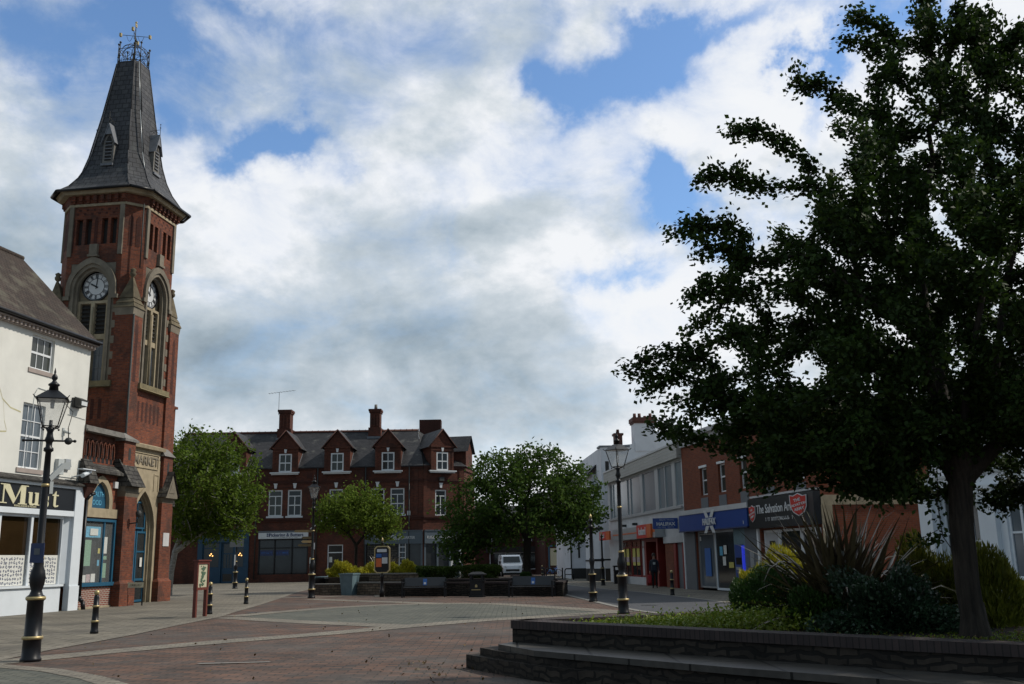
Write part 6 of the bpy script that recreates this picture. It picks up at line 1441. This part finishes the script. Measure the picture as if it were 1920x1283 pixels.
m = MB(); m.box(-.26, .26, .06, .075, .42, .53); m.build('number_plate', 'sign_white', van)
# ---- shopper

def person_figure(loc, rz):
    t = thing('person', 'person in dark navy jacket and black trousers walking past the supermarket door', 'person', loc, rz)
    # one skinned body; x right, y forward
    V = []; E = []; Rd = []
    def node(p, r, par=None):
        V.append(p); Rd.append(r); i = len(V)-1
        if par is not None: E.append((par, i))
        return i
    pel = node((0, 0, .93), (.155, .115))
    wst = node((0, .01, 1.06), (.14, .105), pel); ch = node((0, 0, 1.26), (.17, .12), wst); sh = node((0, -.02, 1.40), (.13, .09), ch); nk = node((0, .0, 1.49), (.055, .055), sh); 
    hd = node((0, .02, 1.58), (.072, .082), nk); hd2 = node((0, .02, 1.66), (.070, .085), hd)
    hands = []
    for s in (-1, 1):
        st = .10*s
        hp = node((s*.095, 0, .88), (.09, .095), pel); kn = node((s*.10, st*.9+.03, .49), (.058, .062), hp); an = node((s*.10, st*1.6-.04, .10), (.038, .042), kn); ft = node((s*.11, st*1.6+.03, .045), (.04, .035), an); toe = node((s*.115, st*1.6+.13, .035), (.038, .026), ft)
        so = node((s*.175, -.01, 1.38), (.062, .062), sh); el = node((s*.225, -.03-.04*s, 1.10), (.043, .045), so); wr = node((s*.235, .06-.06*s, .87), (.027, .03), el); pm = node((s*.235, .08-.06*s, .80), (.022, .036), wr)
        for k, (dy, ln) in enumerate(((-.028, .068), (-.009, .078), (.010, .074), (.028, .056))):
            a = node((s*.232, .08-.06*s+dy, .765), (.010, .010), pm); b = node((s*.220, .085-.06*s+dy, .765-ln*.55), (.009, .009), a); node((s*.200, .09-.06*s+dy, .765-ln), (.008, .008), b)
        a = node((s*.222, .115-.06*s, .80), (.011, .011), pm); node((s*.205, .125-.06*s, .765), (.009, .009), a)
    me = bpy.data.meshes.new('body'); me.from_pydata(V, E, []); 
    o = link('body', me, t)
    sk = o.modifiers.new('skin', 'SKIN'); 
    if not me.skin_vertices: 
        bpy.context.view_layer.objects.active = o
    for i, r in enumerate(Rd): me.skin_vertices[0].data[i].radius = r
    me.skin_vertices[0].data[0].use_root = True
    sb = o.modifiers.new('sub', 'SUBSURF'); sb.levels = 2; sb.render_levels = 2
    dg = bpy.context.evaluated_depsgraph_get(); bpy.context.view_layer.update()
    m2 = bpy.data.meshes.new_from_object(o.evaluated_get(dg)); o.modifiers.clear(); o.data = m2
    for k in ('skin', 'navy_cloth', 'black_cloth', 'rubber'): m2.materials.append(MATS[k])
    for p in m2.polygons:
        c = p.center; p.use_smooth = True
        if c.z < .09: p.material_index = 3
        elif c.z < .90 and abs(c.x) < .19: p.material_index = 2
        elif c.z < 1.47 and not (abs(c.x) > .19 and c.z < .875): p.material_index = 1
        else: p.material_index = 0
    m = MB(); m.lathe([(.001, 1.795), (.05, 1.785), (.088, 1.74), (.10, 1.68), (.098, 1.62), (.085, 1.56), (.07, 1.55)], (0, -.018, 0), 14); m.build('hair', 'hair', t)
    m = MB(); m.tube((0, .10, 1.66), (0, .122, 1.625), .009, .014, 6)
    for s in (-1, 1): m.ball((s*.088, .01, 1.635), .018, 6, 1.5)
    m.build('nose_and_ears', 'skin', t)
    for s in (-1, 1): e = MB(); e.ball((s*.03, .098, 1.672), .009, 6); e.build('eye', 'black_gloss', t)
    m = MB(); m.box(-.024, .024, .098, .106, 1.583, 1.590); m.build('mouth', 'bag_red', t)
    j = MB(); j.lathe([(.185, .82), (.19, .95), (.175, 1.1), (.188, 1.28), (.14, 1.43), (.07, 1.48)], n=16); 
    j.v = [(x, y*.72, z) for x, y, z in j.v]; j.build('jacket', 'navy_cloth', t)
    e = MB(); e.box(-.06, .06, .126, .139, 1.2, 1.32); e.build('jacket_print', 'grey_plastic', t)
    return t
pers = person_figure((7.2, 52.2, 0), R(175))
bag = thing('shopping_bag', 'red shopping bag held by the person near the supermarket door', 'bag', (6.93, 52.15, 0), R(175))
m = MB(); m.frustum([(-.06, -.15, .28), (.06, -.15, .28), (.06, .15, .28), (-.06, .15, .28)], [(-.10, -.19, .66), (.10, -.19, .66), (.10, .19, .66), (-.10, .19, .66)]); m.build('bag_body', 'bag_red', bag)
m = MB(); m.path([(0, -.1, .66), (0, -.03, .77), (0, .05, .77), (0, .1, .66)], .008, 5); m.build('handle', 'bag_red', bag)

# ================================================================== raised planters
def wall_run(name, pts, z0, z1, th, mat, root, cap=None, cz=.07, side=1):
    """wall along pts, thickness to the left of the direction of travel"""
    n = len(pts); A = []; Bp = []; Ca = []; Cb = []
    for i in range(n):
        p = Vector(pts[i]); d0 = (p-Vector(pts[i-1])).normalized() if i else None; d1 = (Vector(pts[i+1])-p).normalized() if i < n-1 else None
        d0 = d0 or d1; d1 = d1 or d0; d = (d0+d1).normalized(); nn = Vector((-d.y, d.x))*side; k = 1/max(.35, d.dot(d1))
        A.append(p); Bp.append(p+nn*th*k); Ca.append(p-nn*.03*k); Cb.append(p+nn*(th+.03)*k)
    def prism(mb, P, Q, a, b):
        for i in range(n-1):
            q = [(*P[i], a), (*P[i+1], a), (*Q[i+1], a), (*Q[i], a), (*P[i], b), (*P[i+1], b), (*Q[i+1], b), (*Q[i], b)]
            fs = [(0, 1, 5, 4), (2, 3, 7, 6), (4, 5, 6, 7)]
            if i == 0: fs.append((3, 0, 4, 7))
            if i == n-2: fs.append((1, 2, 6, 5))
            if side < 0: fs = [tuple(reversed(f)) for f in fs]
            mb.add(q, fs)
    m = MB(); prism(m, A, Bp, z0, z1-(cz if cap else 0)); w = m.build(name, mat, root)
    if cap: m = MB(); prism(m, Ca, Cb, z1-cz+.001, z1); m.build('coping', cap, w)
    return w
# ---- near planter
np_ = thing('raised_planter', 'large dark stone raised planter with brick coping and stepped end in the foreground', 'planter', (0, 0, 0), 0)
FR = [(-.07, 15.3), (.9, 14.2), (2.67, 12.3), (4.95, 9.95), (7.6, 7.4), (10, 5.2)]
BK = [(-.07, 15.3), (1.9, 16.3), (3.9, 17.25), (8, 18.8), (13.5, 20.2)]
wall_run('front_wall', FR, 0, .70, .3, 'dark_rubble', np_, 'coping_brick', .12)
wall_run('back_wall', [(-.05, 15.42)]+BK[1:], 0, .70, .3, 'dark_rubble', np_, 'coping_brick', .12, side=-1)
def blk(name, pts, z0, z1, mat): m = MB(); m.prism_xy(pts, z0, z1); return m.build(name, mat, np_)
inner = [(9.9, 5.3), (4.9, 10.05), (2.6, 12.42), (.85, 14.3), (-.05, 15.3)]
base = [(-.78, 15.5), (-.3, 14.62), (.21, 13.78), (2.38, 11.35), (4.15, 9.55), (6.6, 7.1), (9.1, 4.7)]
blk('step', base+inner[:1]+inner[1:]+[(-.35, 15.75)], 0, .20, 'dark_rubble')
b2_ = [(-.56, 15.3), (-.26, 14.66), (.24, 13.85), (2.41, 11.4), (4.18, 9.6), (6.63, 7.15), (9.13, 4.75)]
blk('step', b2_+inner+[(-.22, 15.6)], .2, .31, 'dark_rubble')
b3_ = [(-.28, 14.95), (.22, 13.84), (2.38, 11.36), (4.15, 9.56), (6.6, 7.12), (9.1, 4.72)]
blk('seat_ledge', b3_+inner, .31, .385, 'ledge_stone')
blk('soil', [(.2, 15.25), (1.1, 14.35), (2.9, 12.5), (5.2, 10.15), (7.8, 7.6), (10, 5.6), (20, 10), (13.4, 19.9), (8, 18.5), (3.9, 16.9), (1.9, 16.0)], 0, .60, 'soil')
# ---- far planter by the benches
fp = thing('raised_planter', 'stone raised planter with hedge behind the two dark benches', 'planter', (0, 0, 0), 0)
wall_run('planter_wall', [(-6.1, 46.75), (-3.0, 45.85), (.9, 44.35), (2.0, 43.3), (2.35, 46.0), (2.2, 50), (.5, 54)], 0, .62, .35, 'dark_rubble', fp, 'coping_brick', .08)
wall_run('upper_wall', [(-5.4, 47.2), (-3.0, 46.5), (1.0, 45.1), (1.7, 46.4), (1.6, 50), (0, 54)], .5, .76, .3, 'dark_rubble', fp, 'coping_brick', .08)
m = MB(); m.prism_xy([(-5.3, 47.3), (-3, 46.6), (.95, 45.3), (1.5, 46.5), (1.4, 50), (-.2, 54), (-5.3, 54)], 0, .68); m.build('soil', 'soil', fp)
sp_ = thing('raised_planter', 'pale rubble stone planter of golden shrubs beside the blue grey box', 'planter', (0, 0, 0), 0)
wall_run('planter_wall', [(-10.3, 50.9), (-8.75, 50.35)], 0, .55, .4, 'rubble', sp_, 'kerb_stone', .06)
wall_run('planter_wall', [(-7.9, 49.9), (-6.0, 48.6), (-5.0, 48.2)], 0, .62, .4, 'rubble', sp_, 'kerb_stone', .06)
wall_run('upper_wall', [(-9.2, 51.9), (-7.6, 51.0), (-5.6, 49.7), (-4.5, 49.3)], .3, 1.02, .35, 'rubble', sp_, 'kerb_stone', .06)
m = MB(); m.prism_xy([(-9.6, 51.3), (-7.4, 50.9), (-5.5, 49.8), (-4.4, 49.6), (-4.4, 55), (-9.6, 55)], 0, .85); m.build('soil', 'soil', sp_)
pb = thing('planter_box', 'tall tapering blue grey planter box between the pale stone walls', 'planter', (-8.3, 50.0, 0), R(-20))
m = MB(); m.frustum([(-.28, -.28, 0), (.28, -.28, 0), (.28, .28, 0), (-.28, .28, 0)], [(-.37, -.36, .98), (.37, -.36, .98), (.37, .36, .98), (-.37, .36, .98)], False); m.frustum([(-.40, -.39, .98), (.40, -.39, .98), (.40, .39, .98), (-.40, .39, .98)], [(-.40, -.39, 1.05), (.40, -.39, 1.05), (.40, .39, 1.05), (-.40, .39, 1.05)]); m.build('box', 'planter_blue', pb)
pb2 = thing('planter_box', 'small dark tub with a pale rim left of the blue grey box', 'planter', (-10.3, 53.5, 0), 0)
m = MB(); m.lathe([(.35, 0), (.48, .75), (.5, .8)], n=14); m.build('tub', 'black_paint', pb2); m = MB(); m.lathe([(.5, .801), (.52, .86), (.46, .87)], n=14); m.build('rim', 'planter_blue', pb2)
sl = thing('stone_stool', 'low stone block with pale top beside the blue grey box', 'stone block', (-9.5, 52.2, 0), R(8))
m = MB(); m.box(-.4, .4, -.25, .25, 0, .78); m.build('block', 'dark_rubble', sl); m = MB(); m.box(-.45, .45, -.3, .3, .781, .86); m.build('top', 'kerb_stone', sl)

# ================================================================== trees and shrubs
def tube_path(pts, n): return pts
def make_tree(name, label, base, trunk, pts, tip, base_r, barkm, leafm, lsz, per_m, spread, rmax, expo=2.2, bias=.35, cat='tree', group=None, extra=None, upb=.35, jit=.5):
    """trunk: list of points (world, absolute); pts: crown attractors"""
    t = thing(name, label, cat, base, 0, group); B_ = np.array(base)
    N = [np.array(p, float) for p in trunk[0]]; par = [0]+list(range(len(N)-1))
    for br in trunk[1:]:
        k = br[0]; last = k
        for p in br[1:]: N.append(np.array(p, float)); par.append(last); last = len(N)-1
    nf = len(N); NN, par = grow(N, par, pts, bias)
    m = MB(); r = limb_mesh(m, NN-B_, par, tip, expo, base_r, nf); 
    # root flare
    b0 = NN[0]-B_; m.lathe([(base_r*1.45, -.05), (base_r*1.22, .06), (base_r*1.05, .2), (base_r*.9, .42)], tuple(b0), 12)
    m.build('trunk', barkm, t)
    P, Dd = twig_leaves(NN-B_, par, r, rmax, per_m, spread)
    if extra is not None: P = np.concatenate([P, extra-B_]); Dd = np.concatenate([Dd, rvec(len(extra))])
    quads_mesh('crown', leaves(P, lsz[0], lsz[1], upb, jit, Dd), leafm, t)
    return t
def in_crown(n, c, rad, shell=.55, noise=.18, sq=2., low=-1., seed=0):
    rs = np.random.RandomState(seed); out = []
    ph = rs.uniform(0, 6.28, (6, 3)); fr = rs.uniform(1.5, 3.5, (6, 3))
    while len(out) < n:
        d = rs.normal(size=3); d /= np.linalg.norm(d)
        if d[2] < low: continue
        w = 1+noise*sum(math.sin(fr[i] @ d*1.6+ph[i, 0]) for i in range(6))/2.2
        u = rs.uniform(shell**3, 1)**(1/3)
        out.append(np.array(c)+d*np.array(rad)*u*w)
    return np.array(out)
# ---- birch by the market hall
BX = -1.35
bp = np.concatenate([in_crown(330, (-16.0, 54.3, 5.9), (2.95, 2.6, 2.75), .25, .2, seed=3, low=-.85), in_crown(90, (-14.5, 54.2, 4.6), (1.7, 1.6, 1.7), .3, .2, seed=4), in_crown(60, (-17.0, 54.3, 7.9), (1.3, 1.3, 1.2), .3, .2, seed=5)])
bp[:, 0] += BX*.75
bp = np.concatenate([bp, in_crown(60, (-18.1, 54.1, 3.9), (1.2, 1.2, 1.3), .2, .2, seed=6), in_crown(40, (-16.3, 54.0, 3.5), (1.3, 1.2, .8), .2, .2, seed=7)])
make_tree('birch_tree', 'full green birch tree with pale trunk beside the market hall', (-18.75, 54.3, 0), [[(-18.75, 54.3, 0), (-18.7, 54.3, 1.2), (-18.55, 54.3, 2.3)], (2, (-18.3, 54.3, 3.2), (-18.0, 54.3, 4.6)), (2, (-17.7, 54.2, 2.9), (-16.8, 54.2, 3.4), (-15.9, 54.2, 4.1))],
          bp, .012, .16, 'birch_bark', 'leaf_birch', (.185, .14), 70, .19, .05)
# ---- small light tree in the pale planter
bp = np.concatenate([in_crown(260, (-9.0, 55, 4.2), (2.2, 2.0, 1.45), .2, .18, seed=8, low=-.6), in_crown(70, (-7.3, 55, 3.6), (1.2, 1.2, 1.0), .3, .15, seed=9)])
make_tree('maple_tree', 'small light green round headed tree above the golden shrubs', (-8.8, 55, .8), [[(-8.8, 55, .8), (-8.8, 55, 1.7), (-8.8, 55, 2.5)], (2, (-9.2, 55, 3.1)), (2, (-8.3, 55, 3.1))], bp, .010, .085, 'bark', 'leaf_light', (.165, .13), 75, .17, .05)
# ---- dense dark tree in the bench planter
bp = np.concatenate([in_crown(620, (.6, 50, 4.15), (4.1, 2.8, 3.1), .3, .11, seed=12, low=-.65), in_crown(80, (-2.1, 49.8, 2.9), (1.7, 1.6, 1.1), .3, .2, seed=13), in_crown(60, (3.6, 50, 3.9), (1.1, 1.3, .9), .3, .2, seed=15), in_crown(50, (-2.7, 49.5, 2.1), (1.0, 1.2, .8), .3, .2, seed=16)])
make_tree('hawthorn_tree', 'dense dark green spreading tree behind the right hand bench', (.55, 50, .8), [[(.55, 50, .8), (.55, 50, 1.6), (.6, 50, 2.6)], (2, (.1, 50, 3.6)), (2, (1.3, 50, 3.5)), (2, (.6, 50, 4.4))], bp, .012, .19, 'bark', 'leaf_dark', (.19, .14), 66, .20, .05)
# ---- the big tree at the right
TX, TY = 5.45, 12.1
prof = [(2.2, 1.6), (2.8, 3.5), (3.4, 4.1), (4.1, 4.0), (4.9, 3.6), (5.7, 3.1), (6.5, 2.5), (7.3, 1.9), (8.0, 1.25), (8.6, .75), (9.2, .28)]
rs = np.random.RandomState(21)
zs_ = np.array([p[0] for p in prof]); rs_ = np.array([p[1] for p in prof])
pts = []
while len(pts) < 1250:
    z = rs.uniform(2.15, 9.2); rr = np.interp(z, zs_, rs_); a = rs.uniform(0, 2*math.pi)
    if rs.uniform() > (rr/4)**1.1: continue
    u = rs.uniform(.12, 1)**.5; u *= 1+.16*math.sin(3*a+z*1.3)+.10*math.sin(7*a-2.1*z)
    x = TX+.9+math.cos(a)*rr*u; y = TY+.45+math.sin(a)*rr*(.78 if math.sin(a) > 0 else .60)*u
    if x < TX+.5 and x > 1 and y < 13 and z < 2.75 and rs.uniform() < .2: continue
    if z < 2.7 and abs(x-TX) < .8 and y < TY+.6: continue
    if y < TY-1.8 and z < 3.0: continue
    pts.append((x, y, z))
pts = np.array(pts)
pts = np.concatenate([pts, np.stack([rs.uniform(2.9, 5.3, 110), rs.uniform(11.3, 12.8, 110), rs.uniform(2.45, 3.5, 110)], 1), np.stack([rs.uniform(5.0, 6.4, 50), rs.uniform(11.2, 12.0, 50), rs.uniform(2.85, 3.8, 50)], 1)])
# long sprays that break the outline
def spray(tip, root, n=9, sag=.18, w=.09):
    tip = np.array(tip); root = np.array(root); out = []
    for i in range(n):
        t_ = (i+1)/n; p = root+(tip-root)*t_; p[2] += sag*math.sin(t_*math.pi); out.append(p)
        if i > 0 and i < n-1: out.append(p+rs.normal(size=3)*w)
    return out
SP = []
for tip, root in (((1.47, 12.6, 4.08), (2.7, 12.4, 3.95)), ((1.62, 12.3, 3.72), (2.6, 12.3, 3.6)), ((1.95, 12.5, 3.15), (2.8, 12.4, 3.4)), ((2.45, 12.9, 6.72), (3.5, 12.7, 6.45)), ((2.95, 12.7, 7.35), (3.9, 12.6, 7.0)), ((2.35, 12.5, 5.5), (3.2, 12.5, 5.3)), ((2.15, 12.6, 4.9), (3.1, 12.4, 4.9)), ((5.0, 12.9, 9.25), (5.75, 12.8, 8.6)), ((4.8, 12.8, 8.8), (5.6, 12.7, 8.3)), ((6.15, 12.9, 9.62), (6.1, 12.9, 8.8)), ((6.5, 12.6, 9.2), (6.4, 12.7, 8.6)), ((4.0, 12.6, 8.0), (4.8, 12.7, 7.7)), ((2.5, 12.2, 2.95), (3.2, 12.2, 3.2)), ((3.9, 12.1, 2.25), (4.1, 12.3, 2.9)), ((4.45, 12.0, 2.15), (4.6, 12.2, 2.8)), ((2.9, 12.0, 2.55), (3.4, 12.2, 3.0)), ((2.0, 12.7, 5.9), (3.3, 12.6, 5.7)), ((6.9, 12.6, 9.0), (6.7, 12.7, 8.4)), ((7.2, 12.4, 8.7), (7.0, 12.5, 8.1))):
    SP += spray((tip[0]+(.17 if tip[0] < 4 else 0), tip[1], tip[2]), root)
pts = np.concatenate([pts, np.array(SP)])
trunk = [[(TX, TY, .58), (TX-.03, TY, 1.2), (TX-.02, TY, 1.9), (TX+.03, TY, 2.45)],
         (3, (TX-.35, TY+.05, 3.1), (TX-.95, TY+.1, 3.9), (TX-1.5, TY+.1, 4.8)), (3, (TX+.3, TY, 3.0), (TX+.7, TY+.1, 3.9), (TX+1.0, TY+.2, 5.0)), (3, (TX+.05, TY-.25, 3.1), (TX+.1, TY-.6, 4.0), (TX+.3, TY-.9, 5.1)), (3, (TX+.1, TY+.3, 3.3), (TX+.1, TY+.6, 4.6), (TX+.2, TY+.8, 6.0)), (3, (TX+.6, TY-.05, 2.95), (TX+1.5, TY-.1, 3.5), (TX+2.4, TY-.1, 4.1))]
big = make_tree('hawthorn_tree', 'large dark tree in the foreground planter filling the right of the view', (TX, TY, .58), trunk, pts, .0045, .148, 'bark', 'leaf_hawthorn', (.072, .058), 430, .07, .028, expo=2.15, bias=.3)
# twigs on the lower trunk
P = []
for z in np.linspace(1.7, 2.6, 70): P.append((TX-.20-RS.uniform(0, .22), TY+RS.uniform(-.1, .1), z))
for k in range(60): P.append((TX-.25-RS.uniform(0, .45), TY+RS.uniform(-.08, .08), 1.72+RS.uniform(-.06, .10)))
P = np.array(P)-np.array((TX, TY, .58)); tw_ = quads_mesh('side_shoots', leaves(P, .07, .055), 'leaf_hawthorn', big); tw_['kind'] = 'stuff'
m = MB(); m.path([(-.12, .05, 1.0), (-.24, .05, 1.2), (-.26, .05, 1.6), (-.22, .05, 2.0)], .006, 4); m.path([(-.25, .05, 1.3), (-.45, .05, 1.2), (-.68, .05, 1.15)], .005, 4); m.build('shoot_stem', 'bark', big)

# ---- shrubs
def shrub(name, label, c, rad, n, leafm, sz, cat='shrub', group=None, up=0., shell=.72, sq=None, noise=.12, seed=1, jit=.35, core=True):
    t = thing(name, label, cat, (c[0], c[1], c[2]), 0, group)
    rs = np.random.RandomState(seed)
    d = rs.normal(size=(n, 3)); d /= np.linalg.norm(d, axis=1)[:, None]; d[:, 2] = np.abs(d[:, 2])
    if sq: d = np.sign(d)*np.abs(d)**sq; d /= (np.abs(d)**2).sum(1)[:, None]**.5; mx = np.abs(d).max(1)[:, None]; d = d/mx*.9
    ph = rs.uniform(0, 6.28, 8); w = 1+noise*(np.sin(d[:, 0]*5+ph[0])*np.sin(d[:, 1]*5+ph[1])+np.sin(d[:, 2]*7+ph[2]+d[:, 0]*4)+.5*np.sin(d[:, 0]*13+ph[3])*np.sin(d[:, 2]*11+ph[4]))
    u = rs.uniform(shell, 1.03, n)*w
    P = d*np.array(rad)*u[:, None]
    dirs = d.copy(); dirs[:, 2] += up; dirs /= np.linalg.norm(dirs, axis=1)[:, None]
    o = quads_mesh('foliage', leaves(P, sz[0], sz[1], .3, jit, dirs), leafm, t)
    m = MB()
    for k in range(7):
        a = k*.9; m.tube((.05*math.cos(a), .05*math.sin(a), -.03), (rad[0]*.6*math.cos(a), rad[1]*.6*math.sin(a), rad[2]*.75), .02, .006, 5)
    m.build('stem', 'bark', t)
    return t
Z0 = .6
shrub('box_shrub', 'rounded dark green shrub at the left end of the foreground bed', (3.72, 15.0, Z0), (.62, .6, .78), 14000, 'leaf_ball', (.06, .022), seed=2, up=.6)
shrub('box_shrub', 'low dark green shrub under the left side of the bronze flax', (4.35, 14.1, Z0), (.75, .55, .55), 12000, 'leaf_ball', (.06, .022), seed=3, up=.6)
shrub('euonymus_shrub', 'dark glossy leaved shrub between the bronze flax and the big trunk', (4.95, 13.3, Z0), (.85, .65, .74), 17000, 'leaf_euonymus', (.06, .036), noise=.24, seed=4)
shrub('golden_conifer', 'upright yellow green conifer behind and left of the bronze flax', (4.2, 16.2, Z0), (.62, .55, .98), 12000, 'leaf_gold', (.12, .022), seed=5, up=1.4, jit=.25)
shrub('golden_conifer', 'tall yellow green conifer just left of the big trunk', (6.0, 14.6, Z0), (.70, .6, 1.02), 14000, 'leaf_conifer', (.13, .022), noise=.2, seed=6, up=1.4, jit=.25)
shrub('golden_conifer', 'yellow green conifer just right of the big trunk', (6.55, 14.0, Z0), (.50, .5, .95), 11000, 'leaf_conifer', (.13, .022), seed=7, up=1.4, jit=.25)
_gc = np.concatenate([np.stack([RS.normal(2.6, .75, 9000), RS.normal(14.5, .45, 9000), .60+np.abs(RS.normal(0, .07, 9000))], 1), np.stack([RS.normal(3.2, .38, 6000), RS.normal(14.1, .38, 6000), .62+np.abs(RS.normal(0, .11, 6000))], 1), np.stack([RS.normal(1.5, .4, 2500), RS.normal(14.9, .25, 2500), .60+np.abs(RS.normal(0, .04, 2500))], 1)])
_gc = _gc[(_gc[:, 0]*.69+(_gc[:, 1]-15.3)*.72 > .36) & (_gc[:, 1] < 15.15+.48*_gc[:, 0])]
t = quads_mesh('ground_cover', leaves(_gc, .06, .03, .6), 'leaf_cover'); tag(t, 'low bright green ground cover spreading along the planter edge', 'ground cover', kind='stuff')
xy = np.stack([RS.uniform(1.6, 11, 2600), RS.uniform(8.2, 17.5, 2600)], 1); keep = (xy[:, 0]*.69+(xy[:, 1]-15.3)*.72 > .45); xy = xy[keep]
t = quads_mesh('leaf_litter', leaves(np.concatenate([xy, np.full((len(xy), 1), .612)+RS.uniform(0, .012, (len(xy), 1))], 1), .055, .04, 4.), 'litter_leaf'); tag(t, 'fallen leaves scattered on the planter soil', 'leaf litter', kind='stuff')
n = 9000; t = quads_mesh('moss', leaves((lambda q: q[q[:, 0]*.69+(q[:, 1]-15.3)*.72 > .42])(np.stack([RS.normal(7.2, 1.5, n), RS.normal(11.4, .7, n), .606+RS.uniform(0, .02, n)], 1)), .035, .02, 1.), 'leaf_cover'); tag(t, 'thin moss and weeds on the soil right of the big trunk', 'moss', kind='stuff')
# bronze flax
def flax(label, c, n, hmin, hmax, wid, seed, spread=1., droopf=.35):
    t = thing('flax_plant', label, 'flax', c); rs = np.random.RandomState(seed); m = MB()
    V = []; 
    for k in range(n):
        a = rs.uniform(0, 2*math.pi); L_ = rs.uniform(hmin, hmax); lean = rs.beta(1.6, 1.7)*1.25*spread; w0 = wid*rs.uniform(.7, 1.2)
        bend = rs.uniform(.1, .5)+(1.6 if rs.uniform() < droopf else 0)*max(.3, lean); kink = rs.uniform(.5, .85)
        p = Vector((rs.normal()*.16, rs.normal()*.16, 0)); el_ = math.pi/2-lean*.75; NS = 9; pts_ = []
        for s in range(NS+1):
            u = s/NS; pts_.append((p.copy(), el_))
            if bend > .8 and u > kink: el_ -= bend/NS*3.0
            else: el_ -= .22*lean/NS*2
            p = p+Vector((math.cos(a)*math.cos(el_), math.sin(a)*math.cos(el_), math.sin(el_)))*L_/NS
        side = Vector((-math.sin(a), math.cos(a), 0)); tw = rs.uniform(-.5, .5); base = len(m.v); vs = []; fs = []
        for s, (q, e_) in enumerate(pts_):
            u = s/NS; w = w0*(.55+1.1*u if u < .35 else .95*(1-((u-.35)/.65)**1.6)+.03)/2
            up_ = Vector((-math.cos(a)*math.sin(e_), -math.sin(a)*math.sin(e_), math.cos(e_))); sd_ = (side*math.cos(tw*u)+up_*math.sin(tw*u))
            fold = up_*w*.45
            vs += [q-sd_*w+fold, q, q+sd_*w+fold]
        for s in range(NS):
            i = s*3; fs += [(i, i+1, i+4, i+3), (i+1, i+2, i+5, i+4)]
        m.add(vs, fs, True)
    m.build('blades', 'leaf_phormium', t); return t
flax('large bronze leaved flax with arching blades in the foreground bed', (4.66, 14.35, Z0), 330, .95, 1.95, .082, 5, 1.3)
# planting across the square
for i, (x, y, r_, z) in enumerate(((-9.0, 52.3, .85, .78), (-7.5, 51.9, .80, .62), (-6.5, 51.4, .75, .66), (-5.6, 51.2, .62, .72))):
    shrub('golden_shrub', ('golden yellow shrub above the blue grey box', 'golden yellow shrub second from the blue grey box', 'golden yellow shrub behind the town map board', 'golden yellow shrub right of the town map board')[i], (x, y, .82), (r_, .7, z), 5000, 'leaf_gold', (.16, .045), seed=30+i, up=1., group='golden shrubs in the pale stone planter')
flax('distant bronze flax behind the golden shrubs', (-7.0, 53.6, .85), 90, .9, 1.5, .06, 9, .9, .1)
shrub('clipped_hedge', 'long clipped dark green hedge behind the litter bin', (-2.75, 48.2, .66), (2.1, .9, .72), 26000, 'leaf_hedge', (.09, .05), sq=.7, seed=40, cat='hedge', noise=.05)
shrub('clipped_hedge', 'small dark shrub in front of the white van', (.45, 48.6, .66), (.32, .4, .32), 5000, 'leaf_ball', (.09, .05), seed=41, cat='hedge')
# distant trees seen over the roofs of the side street
bp = in_crown(160, (-3.5, 118, 6), (4, 3, 3.2), .3, .2, seed=51)
make_tree('far_tree', 'distant dark tree beyond the side street shops', (-3.5, 118, 0), [[(-3.5, 118, 0), (-3.5, 118, 2), (-3.5, 118, 3.6)]], bp, .03, .25, 'bark', 'leaf_dark', (.4, .3), 9, .35, .2)

n = 420; xx = np.concatenate([RS.uniform(-9, 3, 260), RS.normal(-.6, .9, 160)]); yy = np.concatenate([RS.uniform(13.5, 44, 260), RS.normal(15.6, 1.0, 160)])
k = (xx*.69+(yy-15.3)*.72 < -.2) | (yy > 18)
t = quads_mesh('paving_litter', leaves(np.stack([xx[k], yy[k], np.full(k.sum(), .022)], 1), .06, .045, 5.), 'litter_leaf'); tag(t, 'dead leaves blown across the brick paving', 'leaf litter', kind='stuff')
